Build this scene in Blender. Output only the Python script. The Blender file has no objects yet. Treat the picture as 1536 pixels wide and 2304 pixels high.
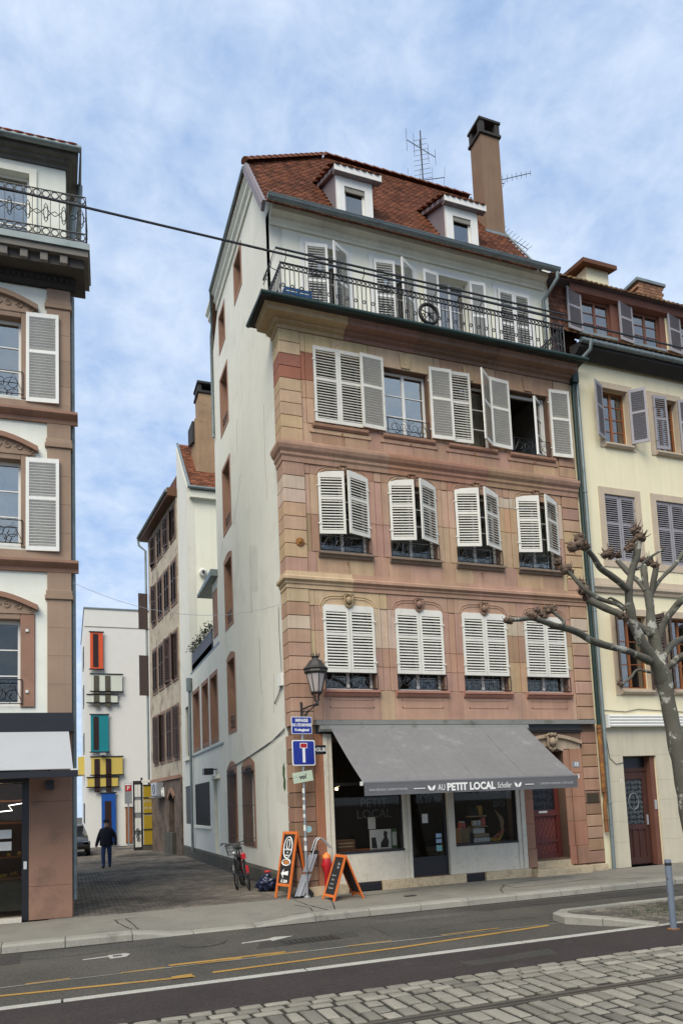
import bpy, bmesh, math, random
from mathutils import Matrix, Vector, noise
random.seed(7)
R = math.radians
S = bpy.context.scene
COL = S.collection

# ---------------------------------------------------------------- camera
cam = bpy.data.cameras.new('camera'); co = bpy.data.objects.new('camera', cam); COL.objects.link(co)
yaw, pitch, roll = .365896, .10168, -.042862
fw = Vector((math.sin(yaw)*math.cos(pitch), math.cos(yaw)*math.cos(pitch), math.sin(pitch)))
r0 = Vector((math.cos(yaw), -math.sin(yaw), 0)); u0 = r0.cross(fw)
rt = r0*math.cos(roll)+u0*math.sin(roll); up = u0*math.cos(roll)-r0*math.sin(roll)
M = Matrix.Identity(4)
for i in range(3):
    M[i][0] = rt[i]; M[i][1] = up[i]; M[i][2] = -fw[i]
M.translation = Vector((-4.2716, -14.8482, 1.93))
co.matrix_world = M
cam.sensor_fit = 'VERTICAL'; cam.sensor_height = 36; cam.lens = 1661.0/2304*36
cam.shift_x = -(783.9-768)/2304; cam.shift_y = (1631.5-1152)/2304
cam.clip_end = 2000; cam.clip_start = .05
S.camera = co

# ---------------------------------------------------------------- world, sun, exposure
sun_dir = Vector((-.55, -.62, .95)).normalized()
CLOUD_OFF = (5, 1, 0)
W_ = bpy.data.worlds.new('World'); S.world = W_; W_.use_nodes = True
nt = W_.node_tree; nt.nodes.clear()
def wn(t, **k):
    n = nt.nodes.new(t)
    for a, b in k.items(): setattr(n, a, b)
    return n
out = wn('ShaderNodeOutputWorld'); bg = wn('ShaderNodeBackground')
sky = wn('ShaderNodeTexSky', sky_type='NISHITA', sun_disc=False)
sky.sun_elevation = math.asin(sun_dir.z); sky.sun_rotation = math.atan2(sun_dir.x, sun_dir.y)
sky.air_density = 1.0; sky.dust_density = .3; sky.ozone_density = 2.0
tc = wn('ShaderNodeTexCoord'); sp = wn('ShaderNodeSeparateXYZ')
nt.links.new(tc.outputs['Generated'], sp.inputs[0])
def wmath(op, a, b=None):
    n = wn('ShaderNodeMath', operation=op)
    for i, v in enumerate((a, b)):
        if v is None: continue
        if isinstance(v, (int, float)): n.inputs[i].default_value = v
        else: nt.links.new(v, n.inputs[i])
    return n.outputs[0]
zz = wmath('ADD', wmath('MAXIMUM', sp.outputs[2], 0.0), .30)
cx = wmath('DIVIDE', sp.outputs[0], zz); cy = wmath('DIVIDE', sp.outputs[1], zz)
cb = wn('ShaderNodeCombineXYZ'); nt.links.new(cx, cb.inputs[0]); nt.links.new(cy, cb.inputs[1])
def wnoise(sc, det, rough, off=(0, 0, 0), dist=0.):
    mp = wn('ShaderNodeMapping'); mp.inputs['Location'].default_value = off; nt.links.new(cb.outputs[0], mp.inputs[0])
    x = wn('ShaderNodeTexNoise'); x.inputs['Scale'].default_value = sc; x.inputs['Detail'].default_value = det; x.inputs['Roughness'].default_value = rough; x.inputs['Distortion'].default_value = dist
    nt.links.new(mp.outputs[0], x.inputs['Vector']); return x.outputs['Fac']
big = wnoise(.9, 2, .5, CLOUD_OFF); mid = wnoise(4.6, 5, .6, (3, 1, 0), .5); small = wnoise(15.0, 6, .62, (0, 5, 0), .3)
cf = wmath('ADD', wmath('ADD', wmath('MULTIPLY', big, .45), wmath('MULTIPLY', mid, .55)), wmath('MULTIPLY', small, .62))
rp = wn('ShaderNodeValToRGB'); rp.color_ramp.elements[0].position = .55; rp.color_ramp.elements[1].position = 1.08
rp.color_ramp.elements[0].color = (.22, .22, .22, 1); rp.color_ramp.elements[1].color = (.90, .90, .90, 1)
nt.links.new(cf, rp.inputs[0])
mixc = wn('ShaderNodeMix', data_type='RGBA')
mixc.inputs['B'].default_value = (5.9, 6.75, 7.9, 1)
skm = wn('ShaderNodeMix', data_type='RGBA', blend_type='MULTIPLY'); skm.inputs['Factor'].default_value = 1; skm.inputs['B'].default_value = (1.65, 2.65, 4.3, 1)
gm_ = wn('ShaderNodeGamma'); gm_.inputs[1].default_value = .25; nt.links.new(sky.outputs[0], gm_.inputs[0]); nt.links.new(gm_.outputs[0], skm.inputs['A'])
nt.links.new(rp.outputs[0], mixc.inputs['Factor']); nt.links.new(skm.outputs['Result'], mixc.inputs['A'])
nt.links.new(mixc.outputs['Result'], bg.inputs[0]); bg.inputs[1].default_value = .102
nt.links.new(bg.outputs[0], out.inputs[0])
sl = bpy.data.lights.new('sun', 'SUN'); so = bpy.data.objects.new('sun', sl); COL.objects.link(so)
sl.energy = 3.0; sl.angle = R(42); sl.color = (1, .93, .80)
so.rotation_euler = sun_dir.to_track_quat('Z', 'Y').to_euler(); so.location = (0, 0, 40)
S.view_settings.view_transform = 'Standard'; S.view_settings.look = 'None'
S.view_settings.exposure = 0.42; S.view_settings.gamma = 1.0; S.view_settings.use_curve_mapping = False

# ---------------------------------------------------------------- helpers
WM = {}
def F(ox, oy, ang=0, s=1):
    """wall frame: u along the wall, v up, w outward"""
    a = R(ang); c, d = math.cos(a), math.sin(a); nx, ny = s*d, -s*c
    return lambda u, v, w: (ox+u*c+w*nx, oy+u*d+w*ny, v)
ID = lambda x, y, z: (x, y, z)
class MB:
    def __init__(s, T=ID): s.v = []; s.f = []; s.T = T; s.tint = []; s.sm = False
    def add(s, vs, fs, raw=False, tint=.5):
        b = len(s.v); s.v += [tuple(p) if raw else s.T(*p) for p in vs]
        s.f += [tuple(i+b for i in f) for f in fs]; s.tint += [tint]*len(fs)
        return s
    def box(s, a0, a1, b0, b1, c0, c1, **k):
        return s.add([(a0,b0,c0),(a1,b0,c0),(a1,b1,c0),(a0,b1,c0),(a0,b0,c1),(a1,b0,c1),(a1,b1,c1),(a0,b1,c1)],
                     [(0,1,2,3),(4,5,6,7),(0,1,5,4),(1,2,6,5),(2,3,7,6),(3,0,4,7)], **k)
    def cbox(s, a0, a1, b0, b1, c0, c1, ch=.01, **k):
        """box with a chamfered c1 face"""
        return s.add([(a0,b0,c0),(a1,b0,c0),(a1,b1,c0),(a0,b1,c0),(a0,b0,c1-ch),(a1,b0,c1-ch),(a1,b1,c1-ch),(a0,b1,c1-ch),
                      (a0+ch,b0+ch,c1),(a1-ch,b0+ch,c1),(a1-ch,b1-ch,c1),(a0+ch,b1-ch,c1)],
                     [(3,2,1,0),(0,1,5,4),(1,2,6,5),(2,3,7,6),(3,0,4,7),(4,5,9,8),(5,6,10,9),(6,7,11,10),(7,4,8,11),(8,9,10,11)], **k)
    def prism(s, pts, c0, c1, **k):
        """polygon in (a,b) extruded along c"""
        n = len(pts)
        vs = [(a, b, c0) for a, b in pts]+[(a, b, c1) for a, b in pts]
        return s.add(vs, [tuple(range(n))[::-1], tuple(range(n, 2*n))]+[(i, (i+1) % n, n+(i+1) % n, n+i) for i in range(n)], **k)
    def prof(s, pts, a0, a1, **k):
        """profile in (c,b) swept along a"""
        n = len(pts)
        vs = [(a0, b, c) for c, b in pts]+[(a1, b, c) for c, b in pts]
        return s.add(vs, [tuple(range(n)), tuple(range(n, 2*n))[::-1]]+[(i, (i+1) % n, n+(i+1) % n, n+i) for i in range(n)], **k)
    def tube(s, pts, r, n=6, cap=True, close=False, **k):
        P = [Vector(p) for p in pts]; m = len(P); rr = r if isinstance(r, (list, tuple)) else [r]*m
        vs = []; fs = []; pn = None
        for i in range(m):
            if close: t = P[(i+1) % m]-P[i-1]
            else: t = P[min(i+1, m-1)]-P[max(i-1, 0)]
            if t.length < 1e-9: t = Vector((0, 0, 1))
            t.normalize()
            if pn is None: pn = t.orthogonal().normalized()
            pn = (pn-t*pn.dot(t))
            pn = pn.normalized() if pn.length > 1e-6 else t.orthogonal().normalized()
            bn = t.cross(pn)
            for j in range(n):
                a = 2*math.pi*j/n
                vs.append(P[i]+(pn*math.cos(a)+bn*math.sin(a))*rr[i])
        for i in range(m if close else m-1):
            for j in range(n):
                fs.append((i*n+j, i*n+(j+1) % n, ((i+1) % m)*n+(j+1) % n, ((i+1) % m)*n+j))
        if cap and not close: fs += [tuple(range(n))[::-1], tuple(range((m-1)*n, m*n))]
        return s.add(vs, fs, **k)
    def ring(s, c, ra, rb, ax, bx, r, n=16, m=5, a0=0, a1=360, **k):
        c = Vector(c); ax = Vector(ax); bx = Vector(bx); full = a1-a0 >= 360
        N = n if full else n+1
        pts = [c+ax*(ra*math.cos(R(a0+(a1-a0)*i/n)))+bx*(rb*math.sin(R(a0+(a1-a0)*i/n))) for i in range(N)]
        return s.tube(pts, r, m, close=full, **k)
    def lathe(s, pr, n=16, c=(0, 0, 0), ph=0, **k):
        vs = []; m = len(pr)
        for r_, z in pr:
            for j in range(n):
                a = ph+2*math.pi*j/n; vs.append((c[0]+r_*math.cos(a), c[1]+r_*math.sin(a), c[2]+z))
        fs = [(i*n+j, i*n+(j+1) % n, (i+1)*n+(j+1) % n, (i+1)*n+j) for i in range(m-1) for j in range(n)]
        fs += [tuple(range(n))[::-1], tuple(range((m-1)*n, m*n))]
        return s.add(vs, fs, **k)
    def blob(s, c, r, sub=1, amp=.25, fr=2., sc=(1, 1, 1), **k):
        bm = bmesh.new(); bmesh.ops.create_icosphere(bm, subdivisions=sub, radius=1)
        vs = []
        for v in bm.verts:
            d = 1+amp*noise.noise(v.co*fr+Vector(c)*3.1)*2
            vs.append((c[0]+v.co.x*r*d*sc[0], c[1]+v.co.y*r*d*sc[1], c[2]+v.co.z*r*d*sc[2]))
        fs = [tuple(v.index for v in f.verts) for f in bm.faces]; bm.free()
        return s.add(vs, fs, **k)
    def grid(s, us, vs, holes, w0, w1):
        """wall slab with rectangular holes (u0,u1,v0,v1)"""
        us = sorted(set([us[0], us[1]]+[x for h in holes for x in h[:2] if us[0] < x < us[1]]))
        vs = sorted(set([vs[0], vs[1]]+[x for h in holes for x in h[2:4] if vs[0] < x < vs[1]]))
        def solid(i, j):
            if i < 0 or j < 0 or i >= len(us)-1 or j >= len(vs)-1: return False
            a = (us[i]+us[i+1])/2; b = (vs[j]+vs[j+1])/2
            return not any(h[0] < a < h[1] and h[2] < b < h[3] for h in holes)
        for i in range(len(us)-1):
            for j in range(len(vs)-1):
                if not solid(i, j): continue
                a0, a1, b0, b1 = us[i], us[i+1], vs[j], vs[j+1]
                s.add([(a0,b0,w1),(a1,b0,w1),(a1,b1,w1),(a0,b1,w1)], [(0,1,2,3)])
                s.add([(a0,b0,w0),(a1,b0,w0),(a1,b1,w0),(a0,b1,w0)], [(3,2,1,0)])
                if not solid(i-1, j): s.add([(a0,b0,w0),(a0,b1,w0),(a0,b1,w1),(a0,b0,w1)], [(0,1,2,3)])
                if not solid(i+1, j): s.add([(a1,b0,w0),(a1,b1,w0),(a1,b1,w1),(a1,b0,w1)], [(3,2,1,0)])
                if not solid(i, j-1): s.add([(a0,b0,w0),(a1,b0,w0),(a1,b0,w1),(a0,b0,w1)], [(0,1,2,3)])
                if not solid(i, j+1): s.add([(a0,b1,w0),(a1,b1,w0),(a1,b1,w1),(a0,b1,w1)], [(3,2,1,0)])
        return s
    def mesh(s, name, mats, smooth=None):
        me = bpy.data.meshes.new(name); me.from_pydata(s.v, [], s.f)
        bm = bmesh.new(); bm.from_mesh(me)
        bmesh.ops.remove_doubles(bm, verts=bm.verts, dist=1e-6) if len(s.v) < 3000 and smooth else None
        bmesh.ops.recalc_face_normals(bm, faces=bm.faces); bm.to_mesh(me); bm.free()
        for m_ in (mats if isinstance(mats, (list, tuple)) else [mats]): me.materials.append(m_)
        if len(me.polygons) == len(s.tint):
            at = me.attributes.new('tint', 'FLOAT', 'FACE'); at.data.foreach_set('value', s.tint)
        if smooth:
            me.polygons.foreach_set('use_smooth', [True]*len(me.polygons))
            if smooth < 180: me.set_sharp_from_angle(angle=R(smooth))
        return me
    def build(s, name, mats, parent=None, smooth=None, M=None, color=None):
        return inst(name, s.mesh(name, mats, smooth), parent, M, color)
def inst(name, me, parent=None, M=None, color=None):
    o = bpy.data.objects.new(name, me); COL.objects.link(o)
    M = M or Matrix.Identity(4); WM[o.name] = M; o.matrix_basis = M
    if parent is not None:
        o.parent = parent; o.matrix_parent_inverse = WM[parent.name].inverted()
    if color: o.color = (*color, 1)
    return o
def thing(name, loc, label, cat, group=None):
    o = bpy.data.objects.new(name, None); COL.objects.link(o); o.empty_display_size = .2
    M = Matrix.Translation(loc); WM[o.name] = M; o.matrix_basis = M
    return tag(o, label, cat, group)
def tag(o, label=None, cat=None, group=None, kind=None):
    if label: o['label'] = label
    if cat: o['category'] = cat
    if group: o['group'] = group
    if kind: o['kind'] = kind
    return o
def struct(o): o['kind'] = 'structure'; return o
def stuff(o): o['kind'] = 'stuff'; return o
_dummy = None
def text(body, size, T, u, v, w, depth=.004, align='CENTER', shear=0, bold=0, xs=1.0):
    """lettering mesh laid on frame T at (u,v), w proud; returns an MB"""
    cu = bpy.data.curves.new('t', 'FONT'); cu.body = body; cu.size = size; cu.align_x = align; cu.align_y = 'CENTER'
    cu.shear = shear; cu.offset = bold; cu.resolution_u = 3; cu.space_line = .92
    ob = bpy.data.objects.new('t', cu); COL.objects.link(ob)
    dg = bpy.context.evaluated_depsgraph_get(); dg.update()
    me = bpy.data.meshes.new_from_object(ob.evaluated_get(dg))
    mb = MB()
    vs = [(T(u+p.co.x*xs, v+p.co.y, w)) for p in me.vertices]; fs = [tuple(f.vertices) for f in me.polygons]
    mb.add(vs, fs, raw=True)
    bpy.data.objects.remove(ob); bpy.data.curves.remove(cu); bpy.data.meshes.remove(me)
    return mb

# ---------------------------------------------------------------- materials
def mat(name, c, rough=.8, metal=0., var=.10, scale=2.5, fine=.06, fscale=55., bump=.0, bscale=90., streak=0., stain=None,
        sscale=1.2, slo=.55, shi=.72, obj=False, spec=.35, tint=0., coat=0., em=None, rnd=0.):
    m = bpy.data.materials.new(name); m.use_nodes = True; t = m.node_tree; t.nodes.clear()
    def n(ty, **k):
        x = t.nodes.new(ty)
        for a, b in k.items(): setattr(x, a, b)
        return x
    L = t.links.new
    o = n('ShaderNodeOutputMaterial'); b = n('ShaderNodeBsdfPrincipled'); L(b.outputs[0], o.inputs[0])
    b.inputs['Roughness'].default_value = rough; b.inputs['Metallic'].default_value = metal
    b.inputs['Specular IOR Level'].default_value = spec
    if coat: b.inputs['Coat Weight'].default_value = coat; b.inputs['Coat Roughness'].default_value = .12
    pos = n('ShaderNodeNewGeometry').outputs['Position']
    def noi(sc, det=5, vec=None, r=.55):
        x = n('ShaderNodeTexNoise'); x.inputs['Scale'].default_value = sc; x.inputs['Detail'].default_value = det; x.inputs['Roughness'].default_value = r
        L(vec or pos, x.inputs['Vector']); return x.outputs['Fac']
    def mth(op, a, b_):
        x = n('ShaderNodeMath', operation=op)
        for i, v in enumerate((a, b_)):
            if isinstance(v, (int, float)): x.inputs[i].default_value = v
            else: L(v, x.inputs[i])
        return x.outputs[0]
    val = None
    def addv(src, amt):
        nonlocal val
        d = mth('MULTIPLY', mth('SUBTRACT', src, .5), amt*2)
        val = d if val is None else mth('ADD', val, d)
    if var: addv(noi(scale), var*1.6)
    if fine: addv(noi(fscale, 3), fine*1.6)
    if streak:
        mp = n('ShaderNodeMapping'); mp.inputs['Scale'].default_value = (5, 5, .22); L(pos, mp.inputs[0])
        addv(noi(1.6, 6, mp.outputs[0], .62), streak*1.6)
    if tint:
        at = n('ShaderNodeAttribute'); at.attribute_name = 'tint'; addv(at.outputs['Fac'], tint)
    if rnd: addv(n('ShaderNodeObjectInfo').outputs['Random'], rnd)
    if obj: col = n('ShaderNodeObjectInfo').outputs['Color']
    else:
        rgb = n('ShaderNodeRGB'); rgb.outputs[0].default_value = (*c, 1); col = rgb.outputs[0]
    if stain:
        rp_ = n('ShaderNodeMapRange'); rp_.inputs[1].default_value = slo; rp_.inputs[2].default_value = shi
        L(noi(sscale, 8, None, .65), rp_.inputs[0])
        mx = n('ShaderNodeMix', data_type='RGBA'); L(rp_.outputs[0], mx.inputs['Factor']); L(col, mx.inputs['A'])
        mx.inputs['B'].default_value = (*stain, 1); col = mx.outputs['Result']
    if val is not None:
        vm = n('ShaderNodeVectorMath', operation='SCALE'); L(col, vm.inputs[0]); L(mth('MAXIMUM', mth('ADD', val, 1.0), .1), vm.inputs['Scale']); col = vm.outputs[0]
    L(col, b.inputs['Base Color'])
    if bump:
        bp = n('ShaderNodeBump'); bp.inputs['Strength'].default_value = bump; bp.inputs['Distance'].default_value = .02
        L(noi(bscale, 6), bp.inputs['Height']); L(bp.outputs[0], b.inputs['Normal'])
    if em: b.inputs['Emission Color'].default_value = (*c, 1); b.inputs['Emission Strength'].default_value = em
    return m
def glass(name, tintc=(.8, .85, .85), refl=.18, rough=.02, wav=.0, k=.75):
    m = bpy.data.materials.new(name); m.use_nodes = True; t = m.node_tree; t.nodes.clear(); L = t.links.new
    o = t.nodes.new('ShaderNodeOutputMaterial'); mx = t.nodes.new('ShaderNodeMixShader'); tr = t.nodes.new('ShaderNodeBsdfTransparent'); g = t.nodes.new('ShaderNodeBsdfGlossy')
    lw = t.nodes.new('ShaderNodeLayerWeight'); lw.inputs['Blend'].default_value = .35
    ma = t.nodes.new('ShaderNodeMath'); ma.operation = 'MULTIPLY_ADD'; ma.inputs[1].default_value = k; ma.inputs[2].default_value = refl
    L(lw.outputs['Fresnel'], ma.inputs[0]); L(ma.outputs[0], mx.inputs[0])
    tr.inputs[0].default_value = (*tintc, 1); g.inputs['Roughness'].default_value = rough; g.inputs[0].default_value = (.92, .89, .83, 1)
    if wav:
        ns = t.nodes.new('ShaderNodeTexNoise'); ns.inputs['Scale'].default_value = 1.3; bp = t.nodes.new('ShaderNodeBump'); bp.inputs['Strength'].default_value = wav
        ge = t.nodes.new('ShaderNodeNewGeometry'); L(ge.outputs['Position'], ns.inputs['Vector'])
        L(ns.outputs['Fac'], bp.inputs['Height']); L(bp.outputs[0], g.inputs['Normal'])
    L(tr.outputs[0], mx.inputs[1]); L(g.outputs[0], mx.inputs[2]); L(mx.outputs[0], o.inputs[0])
    return m
m = {}
m['stone'] = mat('sandstone', (1, 1, 1), .88, var=.16, scale=2.2, fine=.09, fscale=70, bump=.3, bscale=45, obj=True, spec=.2, streak=.17, stain=(.20, .14, .10), sscale=2.6, slo=.66, shi=1.2)
m['plaster'] = mat('white plaster', (.66, .645, .565), .9, var=.07, scale=.7, fine=.03, bump=.12, bscale=140, streak=.055, spec=.2, stain=(.42, .41, .355), sscale=.7, slo=.52, shi=.90)
m['attic'] = mat('cream plaster', (.76, .745, .625), .9, var=.04, scale=1.2, fine=.03, bump=.08, streak=.05, spec=.2)
m['moulding'] = mat('cream moulding', (.74, .73, .62), .85, var=.08, streak=.08, spec=.2)
m['white'] = mat('white paint', (.70, .69, .645), .5, var=.05, scale=6, fine=.03, spec=.4, streak=.05)
m['shutter'] = mat('ivory shutter paint', (.66, .635, .56), .55, var=.08, scale=5, fine=.05, fscale=90, stain=(.46, .42, .35), sscale=7, slo=.60, shi=.80, rnd=.05)
m['grey_sh'] = mat('mauve grey shutter paint', (.28, .265, .28), .6, var=.10, scale=5)
m['brown_sh'] = mat('brown shutter paint', (.062, .042, .037), .65, var=.15, scale=5)
m['iron'] = mat('black iron', (.018, .018, .02), .45, var=.2, spec=.5)
m['zinc'] = mat('weathered zinc', (.20, .235, .235), .5, metal=.35, var=.18, scale=3, stain=(.10, .12, .12), sscale=2)
m['green_cu'] = mat('dark green gutter', (.012, .03, .025), .45, var=.2)
m['lead'] = mat('grey flashing', (.20, .17, .18), .6, var=.1)
m['tile'] = mat('roof tile', (.155, .056, .028), .85, var=.22, scale=1.1, fine=.12, fscale=30, tint=.42, bump=.2, bscale=40, spec=.2, stain=(.11, .05, .03), sscale=2.4, slo=.55, shi=.8)
m['tile_dark'] = mat('dark roof tile', (.13, .06, .038), .85, var=.2, tint=.4, spec=.2, stain=(.05, .045, .03), sscale=2.6)
m['chim2'] = mat('stained ochre render', (.31, .205, .125), .9, var=.2, scale=1.4, fine=.1, bump=.3, bscale=40, spec=.15, streak=.2, stain=(.12, .085, .06), sscale=1.5, slo=.58, shi=.8)
m['chim'] = mat('brown render', (.205, .135, .09), .9, var=.14, scale=1.6, fine=.08, bump=.3, bscale=60, spec=.15, streak=.12)
m['soot'] = mat('sooty concrete', (.035, .032, .03), .9, var=.25)
m['brick'] = mat('brick', (.25, .13, .075), .9, var=.2, rnd=.25, bump=.2)
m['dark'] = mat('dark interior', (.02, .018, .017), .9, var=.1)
m['room'] = mat('room plaster', (.12, .11, .10), .9, var=.1)
m['curtain'] = mat('sheer curtain', (.62, .64, .64), .9, var=.06, streak=.1)
m['glass'] = glass('window glass', refl=.26, wav=.03)
m['glass_d'] = glass('dark window glass', refl=.04, wav=.03)
m['shopglass'] = glass('shop glass', (.86, .87, .87), refl=.0, k=.38)
m['awning'] = mat('grey canvas', (.172, .166, .162), .8, var=.10, scale=1.1, fine=.06, fscale=130, spec=.25, streak=.12, stain=(.29, .285, .28), sscale=2.2, slo=.58, shi=.85)
m['awn_dark'] = mat('grey valance', (.12, .12, .125), .75, var=.05)
m['awn_light'] = mat('pale grey canvas', (.36, .365, .37), .8, var=.04, fine=.03)
m['cass'] = mat('awning cassette', (.22, .22, .20), .6, metal=.2, var=.1, stain=(.12, .12, .09), sscale=4)
m['black'] = mat('black metal', (.012, .012, .015), .35, var=.1, spec=.5)
m['trav'] = mat('travertine', (.60, .55, .45), .6, var=.07, scale=3, fine=.10, fscale=24, bump=.05, stain=(.42, .37, .29), sscale=5, slo=.56, shi=.75, streak=.05)
m['travb'] = mat('yellow travertine', (.50, .40, .26), .6, var=.12, scale=5, fine=.12, fscale=30, stain=(.33, .25, .15), sscale=7, slo=.5, shi=.7)
m['red_wood'] = mat('red painted wood', (.115, .024, .018), .42, var=.12, fine=.08, spec=.5)
m['brown_wood'] = mat('brown wood', (.055, .022, .016), .45, var=.2, streak=.2)
m['orange_wood'] = mat('varnished wood', (.24, .085, .03), .5, var=.15, streak=.15)
m['redbrown'] = mat('red brown timber', (.145, .06, .04), .6, var=.15)
m['yellow'] = mat('yellow plaster', (.74, .665, .46), .9, var=.06, scale=.8, fine=.03, bump=.1, bscale=150, streak=.07, spec=.2)
m['beige_st'] = mat('beige stone trim', (.47, .38, .28), .85, var=.1, fine=.06, streak=.1)
m['beige_gf'] = mat('beige cladding', (.50, .45, .34), .8, var=.09, scale=1.5, fine=.05, streak=.08)
m['left_plaster'] = mat('pale green plaster', (.71, .715, .625), .9, var=.05, fine=.03, bump=.08, streak=.04, stain=(.62, .62, .54), sscale=1.0, slo=.55, shi=.9)
m['brownst'] = mat('brown sandstone', (.29, .20, .14), .85, var=.13, scale=1.8, fine=.08, bump=.15, streak=.1, rnd=.08)
m['redst'] = mat('reddish sandstone', (.275, .155, .105), .85, var=.14, scale=1.5, fine=.1, bump=.15, stain=(.16, .10, .07), sscale=1.6, slo=.52, shi=.75)
m['oldwall'] = mat('peeling ochre plaster', (.40, .345, .265), .95, var=.2, scale=1.5, fine=.12, fscale=14, bump=.4, bscale=12, streak=.22, stain=(.20, .15, .11), sscale=1.4, slo=.5, shi=.66)
m['modern'] = mat('modern white render', (.68, .665, .62), .85, var=.03, fine=.02)
m['plinth'] = mat('mossy plinth', (.085, .078, .062), .95, var=.25, scale=3, bump=.3, stain=(.05, .055, .035), sscale=4)
m['asph'] = mat('asphalt', (.080, .073, .061), .92, var=.26, scale=.7, fine=.55, fscale=32, bump=.5, bscale=130, spec=.2, stain=(.06, .058, .052), sscale=.9, slo=.5, shi=.7)
m['asph_d'] = mat('dark reddish asphalt', (.042, .034, .031), .9, var=.2, scale=1.0, fine=.40, fscale=34, bump=.4, bscale=150, spec=.22, stain=(.075, .068, .062), sscale=2.6, slo=.62, shi=.82)
m['pave'] = mat('pavement concrete', (.205, .192, .16), .92, var=.16, scale=.9, fine=.26, fscale=36, bump=.3, bscale=110, spec=.2, stain=(.155, .145, .125), sscale=1.1, slo=.5, shi=.72)
m['kerb'] = mat('granite kerb', (.26, .245, .205), .9, var=.12, fine=.30, fscale=70, bump=.35, bscale=90, rnd=.08, stain=(.15, .14, .115), sscale=2.4)
m['setts'] = mat('stone setts', (.205, .188, .15), .85, var=.12, scale=3, fine=.22, fscale=60, bump=.4, bscale=50, rnd=.16, tint=.24, stain=(.15, .142, .12), sscale=6, slo=.55, shi=.75)
m['joint'] = mat('sett joints', (.030, .028, .021), .95, var=.3, scale=6, fine=.3)
m['paver'] = mat('alley paver', (.15, .128, .103), .9, var=.28, scale=.8, fine=.15, tint=.3, bump=.2, stain=(.042, .036, .030), sscale=.38, slo=.44, shi=.62)
m['paint_w'] = mat('white road paint', (.36, .345, .30), .8, var=.1, fine=.25, fscale=45, stain=(.25, .24, .22), sscale=7, slo=.58, shi=.75)
m['paint_y'] = mat('ochre road paint', (.34, .195, .045), .8, var=.2, fine=.25, fscale=40, stain=(.20, .13, .05), sscale=5, slo=.5, shi=.75)
m['steel'] = mat('rail steel', (.17, .155, .13), .42, metal=.6, var=.2)
m['galv'] = mat('galvanised steel', (.30, .31, .32), .5, metal=.5, var=.15)
m['alu'] = mat('aluminium', (.50, .51, .52), .35, metal=.6, var=.1)
m['orange'] = mat('orange painted wood', (.62, .15, .03), .5, var=.1)
m['chalk'] = mat('chalkboard', (.022, .020, .020), .7, var=.2)
m['ink'] = mat('white lettering', (.80, .79, .76), .7, var=.03)
m['ink_soft'] = mat('grey lettering', (.50, .50, .50), .7, var=.03)
m['ink_dim'] = mat('faint window lettering', (.075, .08, .09), .7, var=.05)
m['blue'] = mat('sign blue', (.012, .028, .26), .35, var=.04, spec=.5)
m['red'] = mat('signal red', (.42, .012, .016), .4, var=.08, spec=.5)
m['rubber'] = mat('black rubber', (.014, .014, .014), .7, var=.1)
m['navy'] = mat('navy cloth', (.012, .012, .022), .9, var=.2)
m['jeans'] = mat('blue jeans', (.035, .065, .16), .9, var=.2)
m['skin'] = mat('skin', (.56, .37, .28), .6, var=.05)
m['bark'] = mat('plane bark', (.10, .094, .072), .85, var=.25, scale=5, fine=.12, bump=.5, bscale=22, stain=(.34, .33, .28), sscale=3.6, slo=.575, shi=.60)
m['knob'] = mat('pollard knob bark', (.125, .085, .06), .95, var=.35, scale=14, fine=.3, bump=.8, bscale=26, stain=(.055, .035, .025), sscale=9)
m['leafg'] = mat('weed green', (.05, .085, .025), .9, var=.3)
m['lampglass'] = mat('milky lamp glass', (.46, .40, .37), .25, var=.1, spec=.6)
m['bulb'] = mat('warm bulb', (1, .62, .25), .5, var=0, fine=0, em=14)
m['paper'] = mat('paper', (.62, .62, .58), .8, var=.08, fine=.1, fscale=120)
m['rust'] = mat('rusty pipe', (.20, .085, .035), .8, metal=.1, var=.3, scale=8, stain=(.34, .16, .03), sscale=6, slo=.5, shi=.65)
# ---------------------------------------------------------------- ground, road, pavements
def sstep(t): t = max(0, min(1, t)); return t*t*(3-2*t)
struct(MB().box(-300, 300, -300, 300, -.5, -.30).build('ground', m['asph']))
road = struct(MB().box(-80, 80, -5.90, -2.30, -.28, -.12).build('road', m['asph']))
def dip(x):
    return .095*(sstep((x+3.35)/.9) if x < -1.8 else 1-sstep((x+1.4)/1.05))
sw = MB()
xs = [-60, -20]+[-8+.25*i for i in range(81)]+[20, 60]; ys = [-2.16, -1.7, -1.2, -.8, -.05]
for i in range(len(xs)):
    for y in ys:
        k = sstep((-.7-y)/1.4); sw.v.append((xs[i], y, -dip(xs[i])*k+.004*noise.noise((xs[i]*.8, y*.8, 0))))
n_ = len(ys)
sw.f += [(i*n_+j, (i+1)*n_+j, (i+1)*n_+j+1, i*n_+j+1) for i in range(len(xs)-1) for j in range(n_-1)]; sw.tint = [.5]*len(sw.f)
sidewalk = struct(sw.build('sidewalk', m['pave'], smooth=60))
kx = [-14.2+i*1.0 for i in range(10)]+[-4.31, -3.32, -2.36, -1.33, -.28, .73, 1.74, 2.73, 3.78, 4.8, 5.78, 6.7]+[7.7+i for i in range(9)]
for a, b in zip(kx[:-1], kx[1:]):
    k = MB(); vs = []
    for t in range(4):
        x = a+.006+(b-a-.012)*t/3; d = dip(x)
        j = .004*noise.noise((x*2, 5, 1))
        vs += [(x, -2.165, -.3), (x, -2.165, -d), (x, -2.40, -d+j), (x, -2.44, -d-.03), (x, -2.455, -.14), (x, -2.455, -.3)]
    fs = [(t*6+q, t*6+(q+1) % 6, t*6+6+(q+1) % 6, t*6+6+q) for t in range(3) for q in range(6)]+[tuple(range(6)), tuple(range(18, 24))]
    k.add(vs, fs).build('kerb_stone', m['kerb'], sidewalk)
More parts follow.
